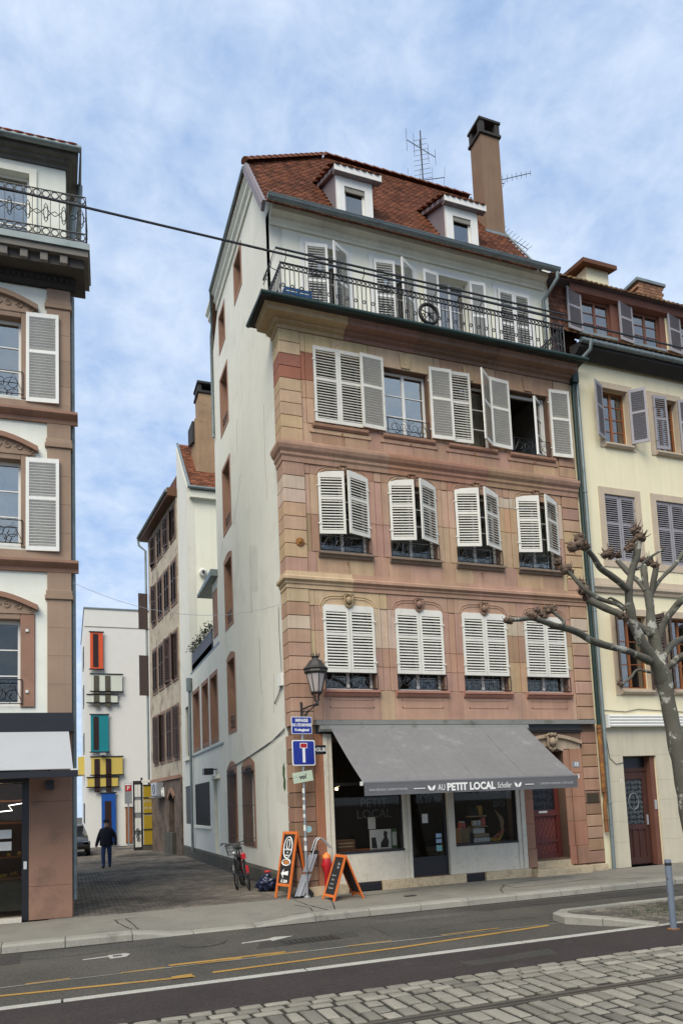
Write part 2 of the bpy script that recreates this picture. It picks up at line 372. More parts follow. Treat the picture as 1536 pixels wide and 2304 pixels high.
# gutter grime line and pavement cracks, recessed dark joints
def crack(pts, parent, z=.006, wd=.012, nm='crack', mt='joint'):
    k = MB()
    P = []
    for i in range(len(pts)-1):
        for t in range(6):
            f = t/6; x = pts[i][0]*(1-f)+pts[i+1][0]*f; y = pts[i][1]*(1-f)+pts[i+1][1]*f
            P.append((x+.03*noise.noise((x*5, y*5, 3)), y+.03*noise.noise((x*5, y*5, 9))))
    P.append(pts[-1])
    for i, (x, y) in enumerate(P):
        w_ = wd*(.5+abs(noise.noise((x*3, y*3, 1)))*1.4)
        x0, y0 = P[max(i-1, 0)]; x1, y1 = P[min(i+1, len(P)-1)]
        l = math.hypot(x1-x0, y1-y0) or 1; nx, ny = -(y1-y0)/l, (x1-x0)/l
        zz_ = z-(dip(x)*sstep((-.7-y)/1.4) if y > -2.2 else 0)
        k.v += [(x+nx*w_, y+ny*w_, zz_), (x-nx*w_, y-ny*w_, zz_)]
    k.f = [(2*i, 2*i+2, 2*i+3, 2*i+1) for i in range(len(P)-1)]; k.tint = [.5]*len(k.f)
    return k.build(nm, m[mt], parent)
for pts in ([(-.05, -.35), (-.05, -1.2), (.05, -2.1)], [(.55, -.9), (.35, -1.6), (.2, -2.1)], [(-.25, -1.1), (-.12, -1.6), (-.2, -2.05)],
            [(4.3, -1.0), (5.2, -.75), (6.4, -.75)], [(4.4, -1.05), (3.95, -1.6), (3.7, -2.1)], [(3.95, -1.6), (4.3, -2.05)],
            [(-3.5, -.85), (-3.45, -1.4), (-3.3, -2.1)], [(-3.3, -.85), (-3.25, -1.4), (-3.2, -2.1)], [(-3.5, -.85), (-3.1, -.8)],
            [(5.2, -.75), (6.2, -1.5), (7.4, -2.0)]):
    crack(pts, sidewalk)
for pts in ([(-9, -2.52), (-3.3, -2.52)], [(-1.2, -2.52), (9, -2.53)]): crack(pts, road, z=-.115, wd=.03, nm='gutter_dirt')
crack([(-6, -4.86), (-3.1, -4.84), (-.5, -4.84), (3.0, -4.95)], road, z=-.114, wd=.02, nm='asphalt_seam', mt='kerb')
# lanes and strips towards the camera
lane = struct(MB().box(-80, 80, -7.18, -6.03, -.28, -.105).build('bus_lane', m['asph_d']))
strip = struct(MB().box(-80, 80, -6.033, -5.897, -.28, -.150).build('edge_strip', m['joint']))
sx = [-12, -9.6, -7, -4.33, -1.56, 1.55, 3.1, 6, 9, 12]
for a, b in zip(sx[:-1], sx[1:]):
    MB().cbox(a+.012, b-.012, -6.02, -5.905, -.15, -.096, .006).build('edge_stone', m['paint_w'], strip)
def mark(poly, nm, mt, z=-.112):
    MB().prism(poly, z-.004, z).build(nm, m[mt], road)
def ribbon(pts, w_, nm, mt, z=-.1145):
    k = MB()
    for i, (x, y) in enumerate(pts):
        ww = w_*(1+.25*noise.noise((x*4, y*4, 2)))
        k.v += [(x, y-ww/2, z), (x, y+ww/2, z)]
    k.f = [(2*i, 2*i+2, 2*i+3, 2*i+1) for i in range(len(pts)-1)]; k.tint = [.5]*len(k.f)
    k.build(nm, m[mt], road)
def lin(x0, y0, x1, y1, n=14): return [(x0+(x1-x0)*i/n, y0+(y1-y0)*i/n+.012*noise.noise((x0+i*.7, 1, 1))) for i in range(n+1)]
ribbon(lin(-7.5, -5.05, -2.83, -5.50), .085, 'road_marking', 'paint_y')
ribbon(lin(-3.04, -4.70, -1.46, -4.70), .10, 'road_marking', 'paint_y')
ribbon(lin(-2.60, -5.42, 0, -5.30)+lin(.1, -5.29, 2.65, -5.02), .085, 'road_marking', 'paint_y')
for a, b in ((-4.75, -4.25), (-3.65, -3.1), (-2.7, -2.1), (-1.9, -1.2), (-.6, .1), (.9, 1.9)): ribbon(lin(a, -4.82, b, -4.80, 6), .05, 'road_marking', 'paint_y', -.1115)
ribbon(lin(-3.1, -5.47, -2.85, -5.46, 4), .16, 'road_marking', 'paint_y', -.1085)
mark([(-4.08, -3.68), (-3.74, -3.64), (-3.72, -3.80), (-3.50, -3.76), (-3.44, -3.60), (-3.50, -3.50), (-3.74, -3.52), (-3.74, -3.58), (-4.08, -3.63)], 'road_marking', 'paint_w')
mark([(-3.68, -3.70), (-3.56, -3.68), (-3.56, -3.60), (-3.68, -3.60)], 'road_marking', 'asph', -.1075)
mark([(-1.86, -3.76), (-1.42, -3.70), (-1.40, -3.80), (-1.02, -3.58), (-1.30, -3.50), (-1.42, -3.60), (-1.86, -3.70)], 'road_marking', 'paint_w')
mh = MB().lathe([(.36, -.118), (.36, -.109), (.33, -.109), (.325, -.113), (0.001, -.113)], 28, (-2.37, -3.3, 0)).build('manhole_cover', m['asph'])
tag(mh, 'round worn manhole cover in the asphalt beside the dropped kerb', 'manhole cover')
dr = thing('drain_grate', (-.88, -4.03, -.12), 'rectangular iron drain grate sunk in the road', 'drain grate')
MB().box(-1.32, -.44, -4.22, -3.86, -.128, -.1165).build('frame', m['joint'], dr)
for i in range(9): MB().box(-1.28+i*.093, -1.23+i*.093, -4.19, -3.89, -.116, -.108).build('bar', m['iron'], dr)
g2 = MB().cbox(1.93, 2.16, -1.42, -1.28, 0, .012, .004).build('valve_cover', m['iron'])
tag(g2, 'small dark metal valve cover set in the pavement', 'cover plate')
def patch(poly, z, mt, par, nm='repair_patch'):
    P = []
    for i in range(len(poly)):
        (x0, y0), (x1, y1) = poly[i], poly[(i+1) % len(poly)]
        for t in range(5): f = t/5; x = x0+(x1-x0)*f; y = y0+(y1-y0)*f; P.append((x+.03*noise.noise((x*3, y*3, 4)), y+.03*noise.noise((x*3, y*3, 8))))
    MB().prism(P, z-.003, z).build(nm, m[mt], par)
m['asph2'] = mat('old pale asphalt', (.10, .093, .078), .92, var=.25, scale=2, fine=.5, fscale=30, bump=.5, bscale=120, spec=.2)
m['asph3'] = mat('fresh dark asphalt', (.056, .051, .044), .92, var=.2, scale=2, fine=.45, fscale=30, bump=.5, bscale=120, spec=.2)
patch([(.6, -3.0), (2.3, -3.05), (2.2, -3.35), (.5, -3.3)], -.1165, 'asph2', road); patch([(-1.75, -4.25), (-.15, -4.2), (-.1, -3.78), (-1.6, -3.82)], -.1175, 'asph3', road)
patch([(-6, -3.4), (-4.9, -3.4), (-4.9, -2.6), (-6, -2.6)], -.1175, 'asph3', road); patch([(2.4, -2.62), (7, -2.75), (7, -3.3), (2.6, -3.2)], -.1178, 'asph3', road)
patch([(.2, -6.6), (1.6, -6.5), (1.5, -6.8), (.3, -6.85)], -.1025, 'asph3', lane)
patch([(1.2, -.15), (2.6, -.12), (2.5, -.6), (1.4, -.7)], .0075, 'pave', sidewalk); patch([(4.4, -1.0), (6.6, -.8), (6.9, -1.35), (4.3, -1.6)], .0075, 'pave2' if 'pave2' in m else m.setdefault('pave2', mat('worn concrete', (.19, .178, .15), .92, var=.25, scale=2.5, fine=.3, fscale=30)) and 'pave2', sidewalk)
for pts in ([(-5.5, -3.1), (-4.2, -3.25), (-2.9, -3.0)], [(.9, -4.3), (1.8, -4.1), (3.0, -4.3)], [(-.2, -3.1), (.3, -3.6), (.25, -4.4)], [(3.4, -3.0), (4.6, -3.3), (6.5, -3.1)]): crack(pts, road, z=-.113, wd=.007)
# tram track: setts and rails
track = struct(MB().box(-80, 80, -16.5, -7.18, -.28, -.114).build('tram_track_bed', m['joint']))
def sett(x0, x1, y0, y1, seed):
    rr = random.Random(seed); j = lambda s=.012: rr.uniform(-s, s)
    zt = -.096+rr.uniform(-.007, .006)
    b = [(x0+j(), y0+j()), (x1+j(), y0+j()), (x1+j(), y1+j()), (x0+j(), y1+j())]
    cx_, cy_ = (x0+x1)/2, (y0+y1)/2
    vs = [(x, y, -.150) for x, y in b]+[(x, y, zt-.010) for x, y in b]
    t1 = [(cx_+(x-cx_)*.955, cy_+(y-cy_)*.94) for x, y in b]; vs += [(x, y, zt-.004) for x, y in t1]
    t2 = [(cx_+(x-cx_)*.72, cy_+(y-cy_)*.70) for x, y in b]; vs += [(x, y, zt+.002) for x, y in t2]
    fs = [(l*4+i, l*4+(i+1) % 4, l*4+4+(i+1) % 4, l*4+4+i) for l in range(3) for i in range(4)]+[(12, 13, 14, 15)]
    return vs, fs
setts = []
for row in range(3):
    y1 = -7.20-row*.150; x = -12+row*.13
    while x < 12:
        L_ = random.uniform(.24, .31); setts.append((x, x+L_-.040, y1-.108, y1)); x += L_
def headers(ya, yb, x0=-12, x1=12):
    x = x0
    while x < x1:
        w_ = random.uniform(.155, .205); y = ya-random.choice([0, .08, .16])
        first = True
        while y > yb+.1:
            L_ = random.uniform(.22, .32)
            yy = max(y-L_, yb)
            setts.append((x, x+w_-.042, yy+.044, y if not first else ya)); y = yy; first = False
        x += w_
headers(-7.66, -8.33); headers(-8.49, -9.75); headers(-9.91, -12.5, -10, 10)
vis = sorted(range(len(setts)), key=lambda i: 0 if (-3.9 < setts[i][0] < 3.2 and setts[i][2] > -9.75 and setts[i][0] > -2.6-(setts[i][2]+7.4)*-1.1-1.2) else 1)
rest = MB(); cnt = 0
for i in vis:
    a, b, c, d = setts[i]; vs, fs = sett(a, b, c, d, i)
    if cnt < 300: MB().add(vs, fs, tint=random.random()).build('sett', m['setts'], track, smooth=40); cnt += 1
    else: rest.add(vs, fs, tint=random.random())
rest.sm = True
stuff(rest.build('setts', m['setts'], track, smooth=50))
for y in (-8.41, -9.83):
    rail = thing('tram_rail', (0, y, -.1), 'grooved steel tram rail nearest the buildings' if y > -9 else 'grooved steel tram rail nearest the viewer', 'tram rail', None)
    MB().box(-70, 70, y+.005, y+.062, -.16, -.092).build('rail_head', m['steel'], rail)
    MB().box(-70, 70, y-.062, y-.036, -.16, -.096).build('guard_lip', m['steel'], rail)
    MB().box(-70, 70, y-.036, y+.005, -.16, -.128).build('groove', m['rubber'], rail)
# planting island on the right
isl = struct(MB().add([(3.2, -4.55, -.02), (9, -4.62, -.02), (9, -6.05, -.115), (3.95, -6.05, -.115), (3.06, -5.05, -.02), (3.2, -4.55, -.3), (9, -4.62, -.3), (9, -6.05, -.3), (3.95, -6.05, -.3), (3.06, -5.05, -.3)],
    [(4, 3, 2, 1, 0), (0, 1, 6, 5), (1, 2, 7, 6), (2, 3, 8, 7), (3, 4, 9, 8), (4, 0, 5, 9)]).build('planting_island', m['joint']))
ik = [((2.93, -5.05), (3.02, -4.62), 0, 0), ((3.02, -4.62), (3.28, -4.44), 0, 0), ((3.28, -4.44), (4.4, -4.44), 0, 0), ((4.4, -4.44), (5.6, -4.47), 0, 0), ((5.6, -4.47), (7, -4.5), 0, 0),
      ((2.93, -5.05), (3.28, -5.5), 0, -.02), ((3.28, -5.5), (3.85, -6.05), -.02, -.09)]
for qi, (a, b, za, zb) in enumerate(ik):
    za += .003*qi; zb += .003*qi
    ax, ay = a; bx_, by_ = b; l = math.hypot(bx_-ax, by_-ay); tx, ty = (bx_-ax)/l, (by_-ay)/l; nx, ny = -ty, tx
    ccx, ccy = 4.6, -5.2
    if (nx*(ccx-ax)+ny*(ccy-ay)) < 0: nx, ny = -nx, -ny
    g = .005; vs = []
    for (px_, py_, zt, s) in ((ax, ay, za, 1), (bx_, by_, zb, -1)):
        px_ += tx*g*s; py_ += ty*g*s
        vs += [(px_, py_, -.3), (px_, py_, zt-.02), (px_+nx*.03, py_+ny*.03, zt), (px_+nx*.2, py_+ny*.2, zt), (px_+nx*.2, py_+ny*.2, -.3)]
    MB().add(vs, [(i, (i+1) % 5, 5+(i+1) % 5, 5+i) for i in range(5)]+[(0, 1, 2, 3, 4), (5, 6, 7, 8, 9)]).build('kerb_stone', m['kerb'], isl)
pv = MB()
for i in range(46):
    for j in range(14):
        x = 3.15+i*.105+(j % 2)*.05; y = -4.68-j*.098
        if y < -5.98 or (y < -5.05 and x < 3.2+(-5.05-y)*.95) or x > 8: continue
        zt = -.02-.095*max(0, (-4.55-y)/1.5)
        pv.cbox(x, x+.096, y-.088, y, zt-.02, zt+.014+random.uniform(-.003, .003), .006, tint=random.random())
stuff(pv.build('pavers', m['paver'], isl))
gr = MB()
for i in range(900):
    x = random.gauss(4.6, .42); y = random.gauss(-5.25, .25)
    if y < -5.95 or y > -4.75 or x < 3.6: continue
    h = random.uniform(.02, .075); a = random.uniform(0, 6.28); z0 = -.02-.063*(-4.55-y)
    gr.add([(x, y, z0), (x+.012, y+.004, z0), (x+.03*math.cos(a), y+.03*math.sin(a), z0+h)], [(0, 1, 2)])
tag(gr.build('weeds', m['leafg']), 'low green weeds growing round the tree in the island', 'weeds', kind='stuff')
# alley pavement
alley = struct(MB().box(-6.5, .6, -.05, 60, -.3, -.03).build('alley_pavement', m['joint']))
ap = MB()
y = -.045; row = 0
while y < 27:
    step = .105 if y < 14 else .21
    x = -4.6+(row % 2)*.1
    while x < .3:
        z = .006*noise.noise((x*.6, y*.4, 0))+random.uniform(-.002, .002)
        ap.cbox(x, x+.190, y, y+step-.016, -.04, z, .004, tint=random.random()); x += .205
    y += step; row += 1
stuff(ap.build('pavers', m['paver'], alley))
# ---------------------------------------------------------------- shared builders
def window(parent, T, u0_, u1_, v0_, v1_, w, rows=3, leaves=2, fm='white', gm='glass', fwid=.055, bar=.022, name='window', curtain=None, ratio=None):
    k = MB(T); d = .05
    k.box(u0_, u0_+fwid, v0_, v1_, w-d, w); k.box(u1_-fwid, u1_, v0_, v1_, w-d, w)
    k.box(u0_+fwid, u1_-fwid, v1_-fwid, v1_, w-d, w-.001); k.box(u0_+fwid, u1_-fwid, v0_, v0_+fwid*1.3, w-d, w-.001)
    a0, a1, b0, b1 = u0_+fwid, u1_-fwid, v0_+fwid*1.3, v1_-fwid
    cells = []; lw = (a1-a0)/leaves
    for l in range(leaves):
        la, lb = a0+l*lw, a0+(l+1)*lw
        if l: k.box(la-.035, la+.035, b0, b1, w-d+.002, w+.006); la += .035
        if l < leaves-1: lb -= .035
        for r_ in range(rows):
            c0, c1 = b0+(b1-b0)*r_/rows, b0+(b1-b0)*(r_+1)/rows
            if r_: k.box(la, lb, c0-bar/2, c0+bar/2, w-.036, w-.006); c0 += bar/2
            if r_ < rows-1: c1 -= bar/2
            cells.append((la, lb, c0, c1))
    o = k.build(name, m[fm], parent)
    for (a, b, c, e) in cells: MB(T).box(a-.005, b+.005, c-.005, e+.005, w-.026, w-.022).build('pane', m[gm], o)
    if curtain:
        q = MB(T); n = 24
        for i in range(n+1):
            u = a0+(a1-a0)*i/n; q.v += [T(u, v0_+(v1_-v0_)*curtain, w-.10+.02*math.sin(i*2.1)), T(u, v1_, w-.10+.02*math.sin(i*2.1))]
        q.f = [(2*i, 2*i+2, 2*i+3, 2*i+1) for i in range(n)]; q.tint = [.5]*n
        q.build('curtain', m['curtain'], o)
    return o
_sh = {}; slat_left = {}
def shutter_meshes(Wd, H, top, mt, pitch):
    key = (round(Wd, 3), round(H, 3), top, mt, pitch)
    if key in _sh: return _sh[key]
    T = lambda x, z, y: (x, -y, z); k = MB(T); st = .06; th = .018
    k.box(0, st, 0, H-(.06 if top else 0), -th, th); k.box(Wd-st, Wd, 0, H, -th, th)
    k.box(st, Wd-st, 0, .085, -th+.001, th-.001); mid = H*.565; k.box(st, Wd-st, mid-.03, mid+.03, -th+.001, th-.001)
    tr = .085 if not top else .15
    if top == 'arch':
        pts = [(st*.0, H-.06), (Wd*.3, H-.02), (Wd*.65, H-.002), (Wd-st, H), (Wd-st, H-tr), (st, H-tr), (st, H-.061), ]
        k.prism(pts, -th+.001, th-.001)
    elif top == 'round':
        pts = [(0, H-.0605), (.012, H-.03), (.035, H-.008), (.07, H), (Wd-st, H), (Wd-st, H-tr), (st, H-tr), (st, H-.0605)]
        k.prism(pts, -th+.001, th-.001)
    else: k.box(st, Wd-st, H-tr, H, -th+.001, th-.001)
    for z in (.22, H-.35): k.box(-.03, .05, z, z+.03, th, th+.012)
    fr = k.mesh('shutter', m[mt])
    s = MB(T); a = R(45); dx = .029
    ca, sa = math.cos(a)*dx, math.sin(a)*dx; t = .005
    pr = [(-ca-t*math.sin(a), sa-t*math.cos(a)), (-ca+t*math.sin(a), sa+t*math.cos(a)), (ca+t*math.sin(a), -sa+t*math.cos(a)), (ca-t*math.sin(a), -sa-t*math.cos(a))]
    s.prof(pr, st-.004, Wd-st+.004)
    sl_ = s.mesh('slat', m[mt])
    zs = []
    for (lo, hi) in ((.085, mid-.03), (mid+.03, H-tr)):
        n = max(1, int(round((hi-lo)/pitch))); zs += [lo+(hi-lo)*(i+.5)/n for i in range(n)]
    j = MB(T)
    for z in zs: j.prof([(c, b+z) for c, b in pr], st-.004, Wd-st+.004)
    _sh[key] = (fr, sl_, zs, j.mesh('slats', m[mt]))
    return _sh[key]
def shutter(parent, pos, Wd, H, side, phi, top=None, mt='shutter', pitch=.066, yaw0=0, budget=None):
    fr, sm_, zs, jm = shutter_meshes(Wd, H, top, mt, pitch)
    M_ = Matrix.Translation(pos)@Matrix.Rotation(R(yaw0), 4, 'Z')
    if side == 'L': M_ = M_@Matrix.Rotation(R(-phi), 4, 'Z')
    else: M_ = M_@Matrix.Rotation(R(phi), 4, 'Z')@Matrix.Diagonal((-1, 1, 1, 1))
    o = inst('shutter', fr, parent, M_)
    left = slat_left.setdefault(budget or parent.name, 300)
    if left >= len(zs):
        slat_left[budget or parent.name] = left-len(zs)
        for z in zs: inst('slat', sm_, o, M_@Matrix.Translation((0, 0, z)))
    else: stuff(inst('slats', jm, o, M_))
    return o
def tiles(plane, ua, ub, va, vb, ok, w=.17, ex=.145, mb=None, th=.016):
    """plane(u,v,h) -> world; overlapping beaver-tail tiles"""
    mb = mb or MB(); mb.T = plane; r = 0; v = va
    while v < vb:
        u = ua-(r % 2)*w/2
        while u < ub:
            if ok(u+w/2, v+ex/2):
                g = .004; H = ex*1.5; W2 = w-g
                o = [(0, H), (0, .045), (.2*W2, .014), (.5*W2, 0), (.8*W2, .014), (W2, .045), (W2, H)]
                l = th+random.uniform(0, .006)
                top = [(u+a, v+b, l*(1-b/H)+.004) for a, b in o]
                bot = [(u+a, v+b, -.004) for a, b in o[1:6]]
                mb.add(top+bot, [tuple(range(7))[::-1]]+[(1+i, 2+i, 8+i, 7+i) for i in range(4)], tint=random.random())
            u += w
        v += ex; r += 1
    return mb
def ridge(parent, p0, p1, n, mt, r=.11, name='ridge_tile'):
    p0 = Vector(p0); p1 = Vector(p1); d = (p1-p0)/n; side_ = d.cross(Vector((0, 0, 1))).normalized(); up_ = side_.cross(d).normalized()
    me = None
    for i in range(n):
        k = MB(); a = p0+d*i-d*.08; b = p0+d*(i+1); N = 7
        for (p, rr) in ((a, r*1.16), (b, r*.94)):
            for q in range(N):
                t = math.pi*q/(N-1); k.v.append(tuple(p+side_*(rr*math.cos(t))+up_*(rr*math.sin(t)*.9)))
        k.f = [(q, q+1, N+q+1, N+q) for q in range(N-1)]+[tuple(range(N))]; k.tint = [.5]*len(k.f)
        k.build(name, m[mt], parent, smooth=60)
def scroll(k, T, u, v, w, r, turns=1.3, sgn=1, th=.006, a0=90, n=14):
    pts = []
    for i in range(n+1):
        t = i/n; a = R(a0)+sgn*turns*2*math.pi*t; rr = r*(1-.75*t); pts.append(T(u+rr*math.cos(a), v+rr*math.sin(a), w))
    k.tube(pts, th, 4, raw=True)
def balconet(parent, T, u0_, u1_, v0_, v1_, w, style=0):
    k = MB(); t_ = .007
    P = lambda u, v, ww=w: T(u, v, ww)
    for v in (v0_+.015, v1_): k.tube([P(u0_, v, -.02), P(u0_, v), P(u1_, v), P(u1_, v, -.02)], .010, 4, raw=True)
    for u in (u0_, u1_): k.tube([P(u, v0_), P(u, v1_)], .010, 4, raw=True)
    h = v1_-v0_; c = (u0_+u1_)/2; wd = u1_-u0_
    for s in (-1, 1):
        scroll(k, T, c+s*wd*.13, v0_+h*.55, w, h*.36, 1.4, s, t_, 90); scroll(k, T, c+s*wd*.33, v0_+h*.45, w, h*.38, 1.4, -s, t_, 270)
        k.tube([P(c, v0_), P(c+s*wd*.10, v0_+h*.5), P(c+s*wd*.22, v0_+h*.15), P(c+s*wd*.36, v0_+h*.9), P(c+s*wd*.48, v0_+h*.2)], t_, 4, raw=True)
    k.tube([P(c, v0_), P(c, v1_)], t_, 4, raw=True)
    return k.build('balconet', m['iron'], parent)
def cartouche(parent, T, u, v, w, s, mt, color=None, name='cartouche'):
    k = MB()
    c = Vector(T(u, v, w)); 
    e = lambda a, b, d=0: T(u+a*s, v+b*s, w+d*s)
    k.blob(e(0, 0, .25), .26*s, 2, .06, 2, (1, 1, 1.25), raw=True)
    for sg in (-1, 1):
        pts = [e(sg*.05, -.62, .15), e(sg*.28, -.42, .2), e(sg*.36, -.1, .22), e(sg*.34, .22, .25), e(sg*.46, .45, .2), e(sg*.26, .56, .25), e(sg*.12, .42, .3)]
        k.tube(pts, [.07*s, .09*s, .08*s, .1*s, .1*s, .09*s, .05*s], 6, raw=True)
        k.blob(e(sg*.14, -.5, .2), .12*s, 1, .2, 3, raw=True)
    k.blob(e(0, .52, .25), .17*s, 1, .2, 3, (1.3, 1, .8), raw=True); k.blob(e(0, -.58, .15), .14*s, 1, .2, 3, raw=True)
    k.prism([(u-.4*s, v-.5*s), (u+.4*s, v-.5*s), (u+.45*s, v+.5*s), (u-.45*s, v+.5*s)], w-.06, w+.02, raw=False) if False else None
    return k.build(name, m[mt], parent, smooth=50, color=color)
# ---------------------------------------------------------------- main townhouse
fm_ = F(0, 0)                      # front: u = x, w = -y
XS = .17                           # plane of the side wall along the alley
fs_ = F(XS, 0, 90, -1)             # side: u = y, w = -x
house = thing('townhouse', (4, 0, 0), 'tall sandstone corner townhouse with white shutters, iron balcony and red tiled roof', 'building')
BX = [.92, 2.63, 4.335, 6.04]; BW = 1.19; FX1 = 7.93
TAN = (.45, .31, .195); PINK = (.405, .252, .178); RED = (.30, .125, .085); YEL = (.50, .375, .225); PALE = (.50, .395, .295); BRN = (.36, .225, .155)
def scol(u, v, kind=''):
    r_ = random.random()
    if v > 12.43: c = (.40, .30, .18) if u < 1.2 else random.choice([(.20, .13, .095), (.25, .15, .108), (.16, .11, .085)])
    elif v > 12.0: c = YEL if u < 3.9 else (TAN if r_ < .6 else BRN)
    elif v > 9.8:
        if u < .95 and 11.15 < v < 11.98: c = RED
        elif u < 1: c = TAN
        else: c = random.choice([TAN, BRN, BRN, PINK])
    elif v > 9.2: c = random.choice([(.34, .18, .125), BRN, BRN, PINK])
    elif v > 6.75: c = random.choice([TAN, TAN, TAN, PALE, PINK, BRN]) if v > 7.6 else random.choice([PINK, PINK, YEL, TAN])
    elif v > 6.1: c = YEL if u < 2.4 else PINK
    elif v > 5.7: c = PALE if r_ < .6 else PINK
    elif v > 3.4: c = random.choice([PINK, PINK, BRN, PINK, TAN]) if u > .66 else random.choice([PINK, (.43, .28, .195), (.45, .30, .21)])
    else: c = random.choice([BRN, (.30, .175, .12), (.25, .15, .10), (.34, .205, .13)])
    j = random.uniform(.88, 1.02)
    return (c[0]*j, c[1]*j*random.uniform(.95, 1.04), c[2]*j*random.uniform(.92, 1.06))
STONES = 0
def stone(u0, u1, v0, v1, w1, ch=.008, gap=.004, name='ashlar', color=None, w0=.0):
    global STONES
    STONES += 1
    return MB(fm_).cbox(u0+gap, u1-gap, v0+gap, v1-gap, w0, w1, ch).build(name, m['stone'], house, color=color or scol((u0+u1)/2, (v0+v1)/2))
# backing wall with the openings
op = []
for x in BX: op += [(x+.015, x+BW-.015, 4.31, 6.15), (x+.015, x+BW-.015, 7.37, 9.12), (x+.03, x+BW-.03, 10.31, 11.97)]
op += [(1.0, 5.5, .2, 3.36), (5.97, 6.92, .36, 2.98)]
MB(fm_).grid((XS, FX1), (0, 12.5), op, -.36, 0).build('wall', m['stone'], house, color=(.15, .095, .065))
# quoins at both ends
for (a, b, z0_, z1_) in ((XS, .63, 3.55, 6.52), (XS, .63, 6.90, 9.36), (XS, .63, 9.86, 12.44), (7.42, FX1, 3.66, 6.52), (7.42, FX1, 6.90, 9.36), (7.42, FX1, 9.86, 12.44), (XS, .60, .0, 3.36), (7.46, FX1, .18, 3.36)):
    n = int(round((z1_-z0_)/.302)); h = (z1_-z0_)/n
    for i in range(n):
        c = scol((a+b)/2, z0_+h*(i+.5))
        if a == XS:   # corner block wraps round on to the alley side
            k = MB(fm_); g = .009; A, B = z0_+h*i+g, z0_+h*(i+1)-g; pr = .035; rb = .47
            k.add([(a-pr, A, pr-.012), (a-pr+.012, A, pr), (b-g, A, pr), (b-g, A, 0), (a, A, 0), (a, A, -rb), (a-pr, A, -rb),
                   (a-pr, B, pr-.012), (a-pr+.012, B, pr), (b-g, B, pr), (b-g, B, 0), (a, B, 0), (a, B, -rb), (a-pr, B, -rb)],
                  [tuple(range(7)), tuple(range(7, 14))]+[(q, (q+1) % 7, 7+(q+1) % 7, 7+q) for q in range(7)])
            k.build('quoin', m['stone'], house, color=c)
        else: stone(a, b, z0_+h*i, z0_+h*(i+1), .035, .012, .009, 'quoin', c)
        STONES += 1
# piers between the windows
for (zb, zt, rows) in ((4.31, 6.16, (.42, .8)), (7.37, 9.13, (.45, .9)), (10.31, 11.98, (.4, .75))):
    ends = [(.63, BX[0]+.0)]+[(BX[i]+BW, BX[i+1]) for i in range(3)]+[(BX[3]+BW, 7.42)]
    for (a, b) in ends:
        cols = [(a, a+.17, .030), (a+.17, b-.17, .010), (b-.17, b, .030)] if b-a > .45 else ([(a, a+.11, .012), (a+.11, b, .030)] if a < 1 else [(a, b-.05, .03), (b-.05, b, .012)])
        cuts = [zb]; 
        while cuts[-1] < zt-.25: cuts.append(min(zt, cuts[-1]+random.uniform(*rows)))
        if cuts[-1] < zt: cuts[-1] = zt
        for z0_, z1_ in zip(cuts[:-1], cuts[1:]):
            c = scol((a+b)/2, (z0_+z1_)/2)
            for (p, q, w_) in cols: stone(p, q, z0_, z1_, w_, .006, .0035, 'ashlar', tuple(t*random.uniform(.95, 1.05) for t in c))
# lintels, aprons
for (zb, zt) in ((6.16, 6.52), (9.13, 9.36), (11.98, 12.44)):
    cuts = [.63]+[x for i in range(4) for x in (BX[i]-.17, BX[i]+BW*.5, BX[i]+BW+.17)]+[7.42]
    cuts = sorted(set(round(c, 3) for c in cuts))
    for a, b in zip(cuts[:-1], cuts[1:]): stone(a, b, zb, zt, .024, .006, .004, 'lintel')
for (zb, zt, hasp) in ((3.66, 4.31, 1), (6.90, 7.37, 0), (9.86, 10.31, 0)):
    cuts = [.63]
    for i in range(4): cuts += [BX[i]-.08, BX[i]+BW+.08]
    cuts.append(7.42)
    for i, (a, b) in enumerate(zip(cuts[:-1], cuts[1:])):
        c = scol((a+b)/2, (zb+zt)/2)
        if i % 2 == 1 and not hasp:
            mid = a+(b-a)*random.uniform(.35, .65); stone(a, mid, zb, zt, .024, .006, .002, 'ashlar', c); stone(mid, b, zb, zt, .024, .006, .002, 'ashlar')
        else: stone(a, b, zb, zt, .020, .006, .002, 'ashlar', c)
        if hasp and i % 2 == 1:
            k = MB(fm_); A, B, C0, C1 = a+.16, b-.16, zb+.27, zt-.19
            for (p, q, r_, s_) in ((A, B, C0, C0+.022), (A, B, C1-.022, C1), (A, A+.022, C0, C1), (B-.022, B, C0, C1)): k.box(p, q, r_, s_, .018, .030)
            k.build('panel_moulding', m['stone'], house, color=c)
# string courses and main cornice (mitred round the corner)
def mitre(parent, pts, a0, a1, nm, mt, back=.47, cuts=None, color=True):
    cuts = cuts or [a0, a1]
    for i, (p, q) in enumerate(zip(cuts[:-1], cuts[1:])):
        k = MB(fm_); n = len(pts)
        vs = [((p-c if i == 0 else p+.002), b, c) for c, b in pts]+[(q-.002, b, c) for c, b in pts]
        fs = [tuple(range(n)), tuple(range(n, 2*n))[::-1]]+[(t, (t+1) % n, n+(t+1) % n, n+t) for t in range(n)]
        k.add(vs, fs)
        if i == 0:
            vs = [(p-c, b, c) for c, b in pts]+[(p-c, b, -back) for c, b in pts]; k.add(vs, fs)
        k.build(nm, m[mt], parent, color=scol((p+q)/2, pts[0][1]) if color else None)
def rcuts(a, b, st): 
    c = [a]
    while c[-1] < b-st*1.4: c.append(c[-1]+random.uniform(.7, 1.3)*st)
    return c+[b]
mitre(house, [(0, 6.52), (.05, 6.52), (.05, 6.60), (.075, 6.62), (.075, 6.66), (.13, 6.70), (.13, 6.76), (.06, 6.80), (.05, 6.90), (0, 6.90)], XS, FX1, 'string_course', 'stone', cuts=rcuts(XS, FX1, 1.5))
